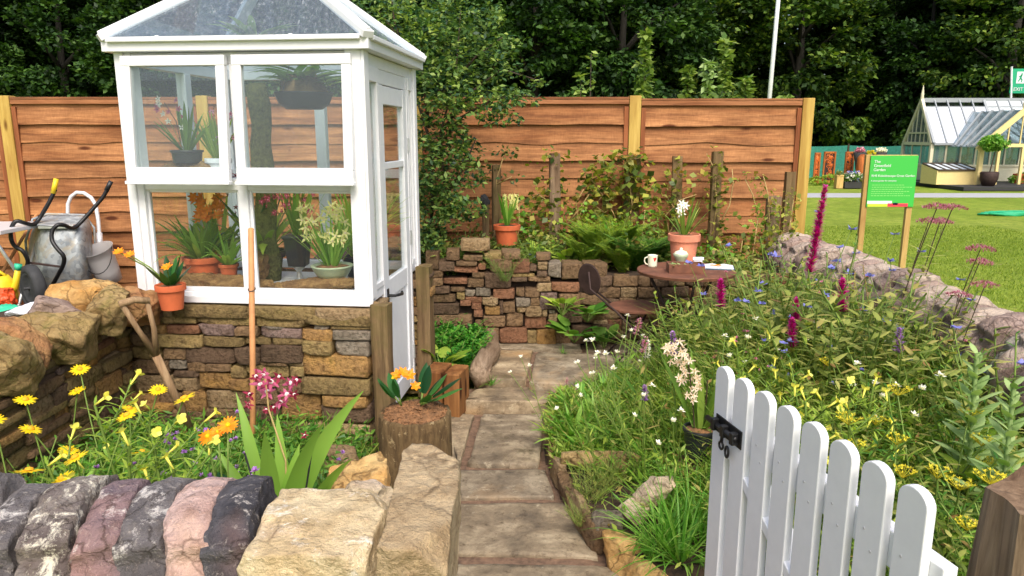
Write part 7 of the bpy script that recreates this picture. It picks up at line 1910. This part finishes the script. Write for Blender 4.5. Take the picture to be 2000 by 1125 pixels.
# the tall shrub behind the greenhouse --------------------------------
def tall_shrub():
    rs = np.random.RandomState(3); o = Vector((-.62, 5.3, .55)); root = thing('tall_shrub', 'tall loose shrub with small leaves growing behind the greenhouse and arching over the fence', 'shrub', o)
    blobs = [(730, 30, 45, 40, 5.3, 500), (780, 60, 70, 60, 5.4, 1300), (850, 80, 70, 60, 5.3, 1300), (900, 40, 70, 45, 5.4, 1000), (770, 140, 60, 50, 5.6, 700), (860, 170, 70, 50, 5.2, 1500), (930, 120, 60, 50, 5.3, 900), (960, 30, 30, 30, 5.3, 250), (940, 200, 60, 30, 5.2, 700), (1000, 190, 50, 22, 5.1, 400), (1000, 130, 40, 26, 5.1, 120), (1050, 160, 26, 12, 5.0, 70), (970, 85, 40, 26, 5.2, 260),
             (860, 250, 60, 55, 5.3, 1500), (830, 330, 40, 60, 5.2, 1000), (880, 330, 60, 50, 5.3, 1300), (905, 290, 40, 30, 5.3, 300), (850, 400, 50, 45, 5.2, 1500), (900, 410, 45, 30, 5.3, 800), (840, 470, 35, 30, 5.2, 900), (690, 20, 25, 20, 5.4, 120), (980, 230, 40, 18, 5.2, 260), (820, 0, 90, 30, 5.5, 900)]
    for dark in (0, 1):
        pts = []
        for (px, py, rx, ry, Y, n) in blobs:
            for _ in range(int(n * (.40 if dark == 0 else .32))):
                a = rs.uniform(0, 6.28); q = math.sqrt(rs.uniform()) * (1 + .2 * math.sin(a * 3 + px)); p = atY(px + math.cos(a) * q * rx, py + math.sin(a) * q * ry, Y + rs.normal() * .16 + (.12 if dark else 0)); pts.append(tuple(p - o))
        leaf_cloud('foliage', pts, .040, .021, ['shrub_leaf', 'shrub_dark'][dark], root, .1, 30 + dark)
    m = MB(); P = lambda px, py, Y=5.3: atY(px, py, Y) - o
    for pts in ([(840, 480), (845, 380), (838, 270), (800, 150), (770, 40), (760, -40)], [(850, 480), (870, 380), (860, 260), (890, 150), (900, 20)], [(845, 300), (900, 230), (960, 195), (1020, 185), (1045, 190)], [(860, 260), (920, 180), (980, 135), (1060, 160)], [(838, 250), (825, 140), (740, 20)], [(870, 380), (905, 330), (930, 270)], [(850, 200), (930, 110), (985, 70)]):
        m.tube([P(*q) for q in pts], [.014 - .010 * i / (len(pts) - 1) for i in range(len(pts))], 6)
    m.build('branches', 'stem_dark', root, smooth=True)
tall_shrub()
# weathered posts along the fence
PG = 'weathered posts standing in front of the fence'
for (px, ptop, pbot, w, Y, lab) in ((970, 322, 500, .07, 6.15, 'short weathered post behind the terracotta pot on the raised bed'), (948, 400, 490, .05, 5.95, 'lowest brown post left of the terracotta pot, with a dark cap'), (1084, 300, 500, .085, 6.0, 'grey weathered post wrapped in climber left of the middle fence post'), (1236, 302, 470, .13, 6.2, 'broad brown weathered board standing in front of the middle fence post'),
      (1324, 306, 480, .085, 6.2, 'dark weathered post behind the white orchid pot'), (1402, 296, 500, .09, 6.15, 'dark green weathered post in the middle of the right fence panel'), (1512, 384, 520, .11, 5.9, 'grey weathered stump of a post overgrown by climber near the fence end'), (1544, 336, 500, .08, 6.1, 'brown weathered post right at the fence end post')):
    t = atY(px, ptop, Y); timber_post('weathered_post', (t.x, Y, .3), w, .06, t.z - .3, lab, 'bleached_post' if px in (1084, 1512) else 'old_post', cat='post', group=PG, rz=random.uniform(-.2, .2))
tag(rock('post_cap', atY(948, 393, 5.94), (.07, .07, .10), (0, 0, 0), 'deck_dark', 'black rubber cap on the lowest brown post', seed=77, rnd=.5, fine=.1, cat='cap'))
# climbers on the fence
def climber(blobs, label, mats, Y0, L, seed, stemsp, W=.8, name='climbing_vine'):
    rs = np.random.RandomState(seed); b0 = stemsp[0][0]; o = atY(b0[0], b0[1], Y0); root = thing(name, label, 'climber', o)
    for mi, mat in enumerate(mats):
        pts = []
        for (px, py, rx, ry, n) in blobs:
            for _ in range(n // len(mats)):
                a = rs.uniform(0, 6.28); q = math.sqrt(rs.uniform()); pts.append(tuple(atY(px + math.cos(a) * q * rx, py + math.sin(a) * q * ry, Y0 + rs.normal() * .06) - o))
        leaf_cloud('foliage', pts, L, L * W, mat, root, .5, seed + mi)
    m = MB()
    for st in stemsp: m.tube([atY(px, py, Y0 + .02) - o for px, py in st], [.006 - .0035 * i / len(st) for i in range(len(st))], 5)
    m.build('stem', 'stem_straw', root, smooth=True)
climber([(1195, 320, 45, 30, 60), (1230, 310, 36, 24, 40), (1180, 360, 46, 30, 60), (1215, 390, 40, 40, 50), (1150, 345, 24, 20, 16), (1250, 350, 30, 60, 50), (1260, 400, 30, 40, 36), (1195, 430, 50, 20, 60), (1180, 340, 40, 30, 60), (1240, 380, 30, 70, 70), (1170, 400, 40, 40, 60), (1265, 440, 40, 30, 50)], 'yellow green vine climbing around the middle fence post', ['vine_leaf', 'vine_dark'], 6.12, .062, 1, [[(1215, 480), (1200, 420), (1170, 370), (1150, 345)], [(1215, 480), (1235, 400), (1225, 330), (1200, 300)], [(1200, 430), (1160, 400), (1175, 385)]])
climber([(1080, 300, 20, 12, 16), (1060, 320, 30, 20, 14), (1085, 390, 50, 30, 40), (1040, 400, 40, 24, 30), (1100, 430, 50, 40, 60), (1130, 380, 40, 40, 24), (1050, 440, 40, 30, 36), (1110, 330, 30, 30, 14), (1020, 420, 40, 40, 70), (1085, 460, 70, 30, 120), (1070, 370, 30, 50, 60), (1150, 440, 40, 40, 50)], 'straggling vine with reddish leaves around the grey post left of the middle', ['vine_dark', 'vine_leaf'], 6.0, .052, 5, [[(1090, 500), (1080, 420), (1085, 340), (1070, 305)], [(1090, 460), (1130, 410), (1150, 380)], [(1085, 400), (1050, 380), (1020, 400)], [(1110, 470), (1130, 430), (1125, 395), (1140, 370)]])
climber([(1320, 330, 26, 24, 16), (1340, 380, 40, 40, 24), (1310, 420, 40, 40, 24), (1400, 350, 40, 40, 34), (1395, 300, 16, 20, 8), (1440, 350, 34, 20, 12), (1460, 345, 20, 12, 8), (1400, 470, 40, 30, 36), (1440, 450, 40, 40, 24), (1370, 470, 30, 24, 40), (1300, 370, 30, 30, 40), (1325, 400, 26, 70, 60), (1400, 390, 20, 80, 80), (1290, 440, 30, 40, 50), (1440, 480, 50, 24, 70)], 'thin vine with scattered leaves and bare stems on the right fence panel', ['vine_dark', 'vine_leaf'], 6.1, .05, 9, [[(1405, 440), (1425, 400), (1432, 360), (1430, 330)], [(1480, 420), (1470, 380), (1455, 350)], [(1310, 470), (1300, 420), (1330, 390), (1360, 380)], [(1390, 470), (1400, 400), (1395, 330), (1380, 300)], [(1300, 470), (1325, 420), (1300, 380)]])
climber([(1500, 400, 24, 40, 60), (1520, 440, 34, 50, 110), (1490, 470, 40, 40, 100), (1545, 400, 20, 40, 40), (1530, 500, 50, 30, 120), (1470, 510, 40, 30, 80), (1485, 350, 16, 20, 12), (1555, 470, 24, 30, 50)], 'dense straw coloured climber smothering the post stump near the fence end', ['olive_leaf', 'vine_leaf'], 5.75, .038, 13, [[(1510, 560), (1505, 470), (1500, 380), (1490, 340)], [(1530, 560), (1540, 460), (1550, 390)], [(1490, 560), (1470, 500), (1480, 430)]])
climber([(985, 295, 30, 14, 40), (960, 340, 26, 20, 30), (930, 330, 26, 24, 20), (1000, 345, 20, 16, 14)], 'small grey green climber over the short post behind the terracotta pot', ['shrub_dark', 'vine_dark'], 6.1, .04, 17, [[(968, 420), (970, 350), (985, 300)], [(970, 360), (1000, 345)]])
climber([(1130, 430, 40, 40, 70), (1190, 450, 60, 24, 80), (1255, 430, 30, 40, 60), (1010, 430, 40, 40, 60), (1060, 470, 50, 24, 60), (1300, 470, 30, 30, 40), (1440, 500, 40, 30, 80), (1385, 500, 40, 24, 70), (1480, 440, 20, 40, 40)], 'fresh green scrambling plant along the foot of the fence', ['lime_leaf', 'bright_leaf'], 5.9, .045, 23, [[(1130, 500), (1125, 440), (1140, 400)], [(1200, 490), (1190, 430)], [(1250, 500), (1260, 410)], [(1010, 500), (1015, 400)], [(1440, 540), (1450, 470)]], name='scrambling_plant')
# raised bed plants
fy = p_fern(51, 'fern_leaf', 26, .48, .15); fg = p_fern(52, 'fern_green', 26, .42, .15)
for (pr, px, py, Y, s, lab) in ((fy, 1180, 500, 5.5, 1.0, 'large yellow green fern spilling over the raised bed behind the chair'), (fy, 1165, 470, 5.8, .9, 'yellow green fern at the back below the vine'), (fg, 1245, 525, 5.2, .95, 'dark green fern left of the table'), (fg, 1290, 505, 5.4, .8, 'dark green fern behind the mug'), (fy, 1215, 545, 5.15, .7, 'small yellow green fern between chair back and mug'), (fg, 1130, 520, 5.4, .6, 'small green fern above the mesh chair back'), (fg, 1410, 540, 5.3, .7, 'green fern behind the open book'), (fy, 1205, 480, 5.6, 1.0, 'upright yellow green fern below the broad weathered board'), (fy, 1150, 510, 5.3, .8, 'yellow green fern just above the mesh chair back'), (fg, 1265, 500, 5.35, .9, 'dark green fern between the yellow ferns and the table pot')):
    p = atY(px, py, Y); place(pr, (p.x, Y, .58 if px < 1350 else .35), None, s, lab, 'ferns of the raised bed')
hy = p_hosta(53, 'lime_leaf', 12, .12, .075); hb = p_hosta(54, 'bright_leaf', 14, .17, .12, spread=1.1); hb2 = p_hosta(58, 'mid_leaf', 14, .17, .11, spread=1.0)
for (pr, px, Y, z, s, lab) in ((hy, 1110, 5.3, .58, 1.0, 'lime leaved plant on the wall top left of the chair back'), (hb2, 1125, 4.85, .16, .8, 'big leaved green plant hanging over the wall behind the chair'), (hb2, 1150, 4.88, .3, .7, 'big leaved plant just under the mesh chair back'), (hy, 1100, 4.86, .35, .8, 'lime leaved plant climbing the wall left of the chair'), (hy, 860, 4.3, .12, 1.0, 'lime leaved plant behind the timber block'), (hy, 1050, 5.5, .6, .9, 'lime leaved plant right of the terracotta pot on the bed'), (hb2, 1185, 4.85, .12, .7, 'big leaved plant in shade behind the chair legs')):
    p = atY(px, 500, Y); place(pr, (p.x, Y, z), None, s, lab)
for i, (pr, px, Y, H) in enumerate([(b2, 900, 5.2, .3), (b1, 930, 5.3, .26), (fi, 1010, 5.2, .2), (b2, 1040, 5.3, .3), (fi, 985, 4.93, -.05), (b2, 1075, 5.4, .26), (b1, 880, 5.1, .3), (fi, 1000, 5.08, .1), (b2, 1290, 5.3, .3), (b1, 1440, 5.2, .3), (fi, 1480, 5.3, .35), (b2, 1350, 5.6, .3)]):
    p = atY(px, 480, Y); place(pr, (p.x, Y, .58 if px < 1350 else .4), None, .75, 'small green plant tucked among the stones on top of the retaining wall', 'small plants along the top of the retaining wall')
bl = p_button(55, 'blue_petal', .3, 4, .012)
for (px, Y, lab) in ((1052, 5.15, 'small blue flowered plant at the wall top right of the terracotta pot'), (925, 5.2, 'small blue flowered plant at the wall top left of the terracotta pot'), (1130, 5.6, 'small blue flowered plant under the vine by the fern')):
    p = atY(px, 480, Y); place(bl, (p.x, Y, .58), None, .55, lab)
# tufts along the terrace
tf = p_strap(56, 40, .16, .007, 'mid_leaf', .9, .6, 'grass_tuft')
for (px, py, z, s, lab) in ((960, 752, .1, .55, 'small green tuft growing in the paving joint on the step'), (905, 690, .12, 1.0, 'green tuft between the log and the carpet of leaves'), (880, 700, .12, .9, 'green tuft beside the timber block'), (1100, 690, .12, .4, 'tiny tuft at the foot of the retaining wall'), (185, 650, .66, .7, 'green tuft growing on the left wall below the spade handle')):
    p = atZ(px, py, z) if px > 200 else atY(190, 652, 3.15); place(tf, (p.x, p.y, p.z if px < 200 else z), None, s, lab)
fv = p_bush(57, 'cover_leaf', .22, 14, 16, .035, .022, .9)
for i in range(9): place(fv, (random.uniform(-.68, -.2), random.uniform(4.5, 4.95), .1), None, random.uniform(.9, 1.5), 'leafy clump in the green carpet behind the greenhouse', 'leafy clumps behind the greenhouse')

# right border ---------------------------------------------------------
RB = [p_bush(61, 'meadow_leaf', .42, 12, 20, .075, .022), p_bush(62, 'olive_leaf', .5, 11, 22, .075, .026), p_bush(63, 'bright_leaf', .38, 12, 22, .06, .016), p_fine(64, 'meadow_leaf', .42, 34), p_strap(65, 46, .36, .010, 'mid_leaf', .5, .55, 'grass_clump'), p_fine(66, 'bright_leaf', .36, 34), p_bush(67, 'mid_leaf', .5, 11, 28, .05, .011)]
RN = ['meadow green leafy perennial with pointed leaves in the right border', 'olive green perennial with broader leaves, some turning brown, in the right border', 'fresh green perennial with small leaves in the right border', 'feathery yellow green plant in the right border', 'arching clump of dark green grass in the right border', 'feathery fresh green plant in the right border', 'slender stemmed narrow leaved perennial in the right border']
cnt = 0; rs = random.Random(77)
while cnt < 230:
    y = rs.uniform(1.45, 4.85); x = rs.uniform(.2, 2.0); e = x - path_right(y)
    if e < .10 or not gatefree(x, y) or (abs(x - TC.x) < .38 and 4.1 < y): continue
    if e < .42 and y < 3.1 and rs.random() < .85: continue
    # what grows where: grass and fresh greens near the path, olive and meadow kinds by the wall
    w = rs.random(); k = (2 if w < .3 else 4 if w < .5 else 5 if w < .75 else 0) if e < .7 else (1 if w < .25 else 0 if w < .5 else 3 if w < .68 else 6 if w < .86 else 5)
    hh = (bedh(x, y) + .02) * rs.uniform(.6, 1.1)
    place(RB[k], (x, y, .06), None, hh / .42, RN[k], 'right border plants, %s' % ['meadow green', 'olive', 'fresh green', 'feathery yellow green', 'grass clumps', 'feathery fresh green', 'narrow leaved'][k]); cnt += 1
# bright lance leaved clumps by the path edge
hc = p_strap(71, 44, .2, .020, 'bright_leaf', .75, .55, 'lush_leafy_clump', 'lance'); hd = p_strap(72, 60, .26, .009, 'bright_leaf', .8, .6, 'grassy_clump')
for i, (px, py, s, w) in enumerate(((1120, 850, 1.1, 0), (1160, 830, 1.1, 0), (1190, 870, 1.0, 0), (1225, 820, 1.1, 0), (1150, 880, .8, 0), (1250, 870, 1.0, 0), (1300, 830, 1.1, 0), (1260, 910, .9, 0), (1130, 800, 1.0, 0), (1185, 790, 1.1, 0), (1290, 1060, 1.1, 1), (1330, 1080, 1.2, 1), (1350, 1020, 1.1, 1), (1345, 960, 1.0, 1), (1300, 1000, .9, 1), (1370, 1050, 1.1, 1), (1320, 920, .9, 1))):
    p = atZ(px, py, .10); place([hc, hd][w], (p.x, p.y, .07), None, s, ['lush bright green leafy clump beside the bend of the path', 'bright green grassy clump between the kerb and the gate'][w], ['lush clumps beside the path', 'grassy clumps by the gate'][w])
tr = p_fine(73, 'olive_leaf', .2, 44, 'trailing_plant'); 
for (px, py, s, lab) in ((1150, 965, .9, 'fine trailing plant spilling over the kerb onto the path'), (1180, 940, 1.0, 'fine trailing plant behind the kerb beside the flint rock'), (1135, 1010, .6, 'low trailing plant hanging over the kerb edge'), (1225, 935, .8, 'fine low plant in front of the mossy boulder')):
    p = atZ(px, py, .09); place(tr, (p.x, p.y, .06), None, s, lab)
gt = p_strap(74, 34, .62, .006, 'grass_blade', .35, .35, 'tall_grass_clump'); gs = p_spike(75, 'wheat_head', .8, .1, .008, 5, 'seeding_grass_clump', dens=60, nl=6, curvy=.4)
for i, (px, py, Y) in enumerate(((1420, 560, 4.0), (1470, 520, 4.1), (1540, 560, 3.8), (1600, 560, 3.6), (1660, 540, 3.7), (1730, 500, 3.6), (1800, 560, 3.3), (1500, 640, 3.4), (1640, 640, 3.2), (1400, 640, 3.4), (1340, 620, 3.5), (1560, 620, 3.4), (1780, 640, 3.0), (1860, 600, 2.9))):
    top_at([gt, gs][i % 2], [.56, .8][i % 2], px, py, Y, .06, ['tall thin green grass clump rising in the right border', 'seeding grass with straw coloured heads in the right border'][i % 2], ['tall grass clumps of the right border', 'seeding grasses of the right border'][i % 2])
# flowers of the right border
lo = p_spike(81, 'magenta_petal', .85, .30, .020, 1, curvy=.05, dens=800, lean=(.12, 0, 1)); lo2 = p_spike(82, 'magenta_petal', .6, .12, .022, 1, dens=300, curvy=.03, lean=(-.1, 0, 1))
for (pr, H, px, py, Y, lab) in ((lo, .82, 1565, 345, 3.9, 'tall magenta loosestrife spike leaning before the fence end post'), (lo2, .6, 1438, 525, 3.9, 'short magenta flower spike right of the garden table'), (lo2, .6, 1683, 520, 3.6, 'magenta flower spike in front of the sign stake'), (lo2, .6, 1590, 560, 3.5, 'magenta flower spike in the middle of the right border'), (lo2, .6, 1580, 600, 3.3, 'small magenta spike below the middle one')):
    top_at(pr, H, px, py, Y, .06, lab, rz=0.0)
pk = p_spike(83, 'pink_petal', .42, .045, .011, 2, 'knotweed', dens=70, nl=10); pw = p_spike(84, 'white_petal', .42, .05, .011, 1, 'white_bistort', dens=80, nl=8); pl = p_spike(85, 'lilac_petal', .42, .06, .014, 1, 'lilac_spike_flower', dens=110, nl=12)
for (pr, px, py, Y, lab) in ((pk, 1213, 606, 3.2, 'pink tipped bistort spike in front of the chair'), (pw, 1240, 602, 3.2, 'white bistort spike in front of the table leg'), (pl, 1262, 742, 2.9, 'lilac flower spike beside the path clumps'), (pl, 1337, 640, 3.0, 'lilac flower spike above the pale orchid'), (pk, 1475, 880, 2.4, 'pink spike between the gate pickets'), (pl, 1790, 640, 2.9, 'lilac flower spike near the right wall'), (pk, 1100, 735, 3.5, 'pink tipped spike at the terrace edge')):
    top_at(pr, .42, px, py, Y, .06, lab)
sw = p_button(86, 'white_petal', .48, 3, .011, name='white_scabious', nb=0); sb = p_button(87, 'blue_petal', .7, 2, .017, False, 'chicory', nb=1, leaf='olive_leaf'); sl = p_button(88, 'pink_petal', .6, 4, .010, name='pale_pink_scabious')
for i, (px, py, Y) in enumerate(((1095, 690, 3.4), (1150, 675, 3.3), (1200, 690, 3.2), (1240, 720, 3.0), (1275, 660, 3.1), (1290, 700, 2.9), (1230, 640, 3.5), (1395, 640, 3.2), (1420, 690, 2.9), (1690, 715, 2.9), (1760, 690, 2.8), (1820, 740, 2.6), (1640, 640, 3.2), (1500, 640, 3.3), (1180, 730, 3.0), (1310, 760, 2.7))):
    top_at(sw, .44, px, py, Y, .06, 'thin stemmed plant with small white button flowers in the right border', 'white button flowers in the right border')
for i, (px, py, Y) in enumerate(((1545, 388, 4.3), (1555, 462, 4.0), (1480, 480, 4.1), (1512, 530, 3.8), (1600, 560, 3.5), (1460, 560, 3.8), (1470, 600, 3.5), (1680, 435, 4.2), (1740, 470, 3.8), (1760, 520, 3.6), (1815, 500, 3.4), (1830, 570, 3.3), (1600, 620, 3.3), (1880, 620, 3.0), (1540, 620, 3.4), (1650, 480, 3.9), (1700, 560, 3.5), (1560, 680, 3.1))):
    top_at(sb, .64, px, py, Y, .06, 'wiry stemmed plant with sky blue flowers in the right border', 'blue flowered wiry plants in the right border')
for i, (px, py, Y) in enumerate(((1530, 560, 3.7), (1620, 660, 3.2), (1690, 490, 3.9), (1500, 500, 4.0), (1770, 580, 3.3), (1420, 590, 3.6))):
    top_at(sl, .66, px, py, Y, .06, 'wiry plant with pale pink button flowers in the right border', 'pale pink button flowers in the right border')
dm = p_dome(89)
for (px, py, Y, lab) in ((1745, 385, 3.9, 'tall plant with mauve flat heads rising in front of the green sign'), (1835, 462, 3.4, 'tall mauve flower before the lawn, right of the sign'), (1843, 540, 3.1, 'mauve flower before the lawn, lower of the two at the wall'), (1775, 388, 4.0, 'tall pale mauve heads at the right stake of the sign')):
    top_at(dm, .86, px, py, Y, .06, lab)
pr2 = p_primrose(90, .5)
tb = [p_bush(93, 'olive_leaf', .8, 5, 34, .050, .016, .25), p_fine(94, 'meadow_leaf', .8, 16, 'wiry_plant'), p_bush(95, 'meadow_leaf', .8, 5, 44, .042, .010, .3, stemm='stem_straw')]
for i, (px, py, Y) in enumerate([(1480, 540, 4.3), (1515, 500, 4.4), (1545, 540, 4.1), (1580, 520, 4.3), (1620, 540, 3.9), (1655, 500, 4.0), (1690, 470, 4.0), (1715, 480, 3.8), (1745, 440, 3.9), (1765, 490, 3.7), (1790, 500, 3.5), (1815, 540, 3.4), (1840, 560, 3.2), (1780, 580, 3.3), (1720, 570, 3.4), (1500, 600, 3.8), (1560, 600, 3.6), (1640, 590, 3.5), (1860, 640, 2.95), (1900, 710, 2.6)]):
    top_at(tb[i % 3], .82, px, py, Y, .06, ['tall olive leaved stems with some browning leaves before the right wall', 'tall wiry feathery plant before the right wall', 'tall narrow leaved straw stemmed plant before the right wall'][i % 3], 'tall stems before the right wall, kind %s' % 'abc'[i % 3])
for i, (px, py, Y) in enumerate(((1475, 655, 3.1), (1490, 730, 2.8), (1560, 720, 2.7), (1520, 760, 2.5), (1680, 735, 2.6), (1650, 760, 2.5), (1440, 710, 2.9), (1700, 770, 2.4), (1600, 770, 2.4))):
    top_at(pr2, .54, px, py, Y, .06, 'evening primrose with pale yellow trumpets in the right border behind the gate', 'evening primroses in the right border')
um = p_umbel(91, n=2, R_=.030)
for i, (px, py, Y) in enumerate(((1800, 780, 2.3), (1840, 800, 2.2), (1860, 830, 2.15), (1790, 830, 2.1), (1700, 730, 2.7), (1760, 930, 1.9), (1880, 860, 2.1), (1600, 820, 2.3))):
    top_at(um, .48, px, py, Y, .06, 'plant with flat yellow umbels in the right border', 'yellow umbels in the right border')
ml = p_mullein(92)
for (px, py, Y, lab) in ((1935, 690, 2.35, 'silver leaved mullein spire in front of the right wall'), (1995, 760, 2.1, 'silver leaved mullein cut by the right edge of the picture')):
    top_at(ml, .62, px, py, Y, .06, lab)
for i, (px, py) in enumerate(((1880, 1060), (1870, 1000), (1895, 980), (1900, 1100))):
    p = atZ(px, py, .12); place(hy if i % 2 else hb, (p.x, p.y, .3 if i % 2 == 0 else .34), None, .8, ['bright leaved clump between the gate and the gate post', 'lime leaved clump near the gate post'][i % 2], ['bright clumps by the gate post', 'lime clumps by the gate post'][i % 2])
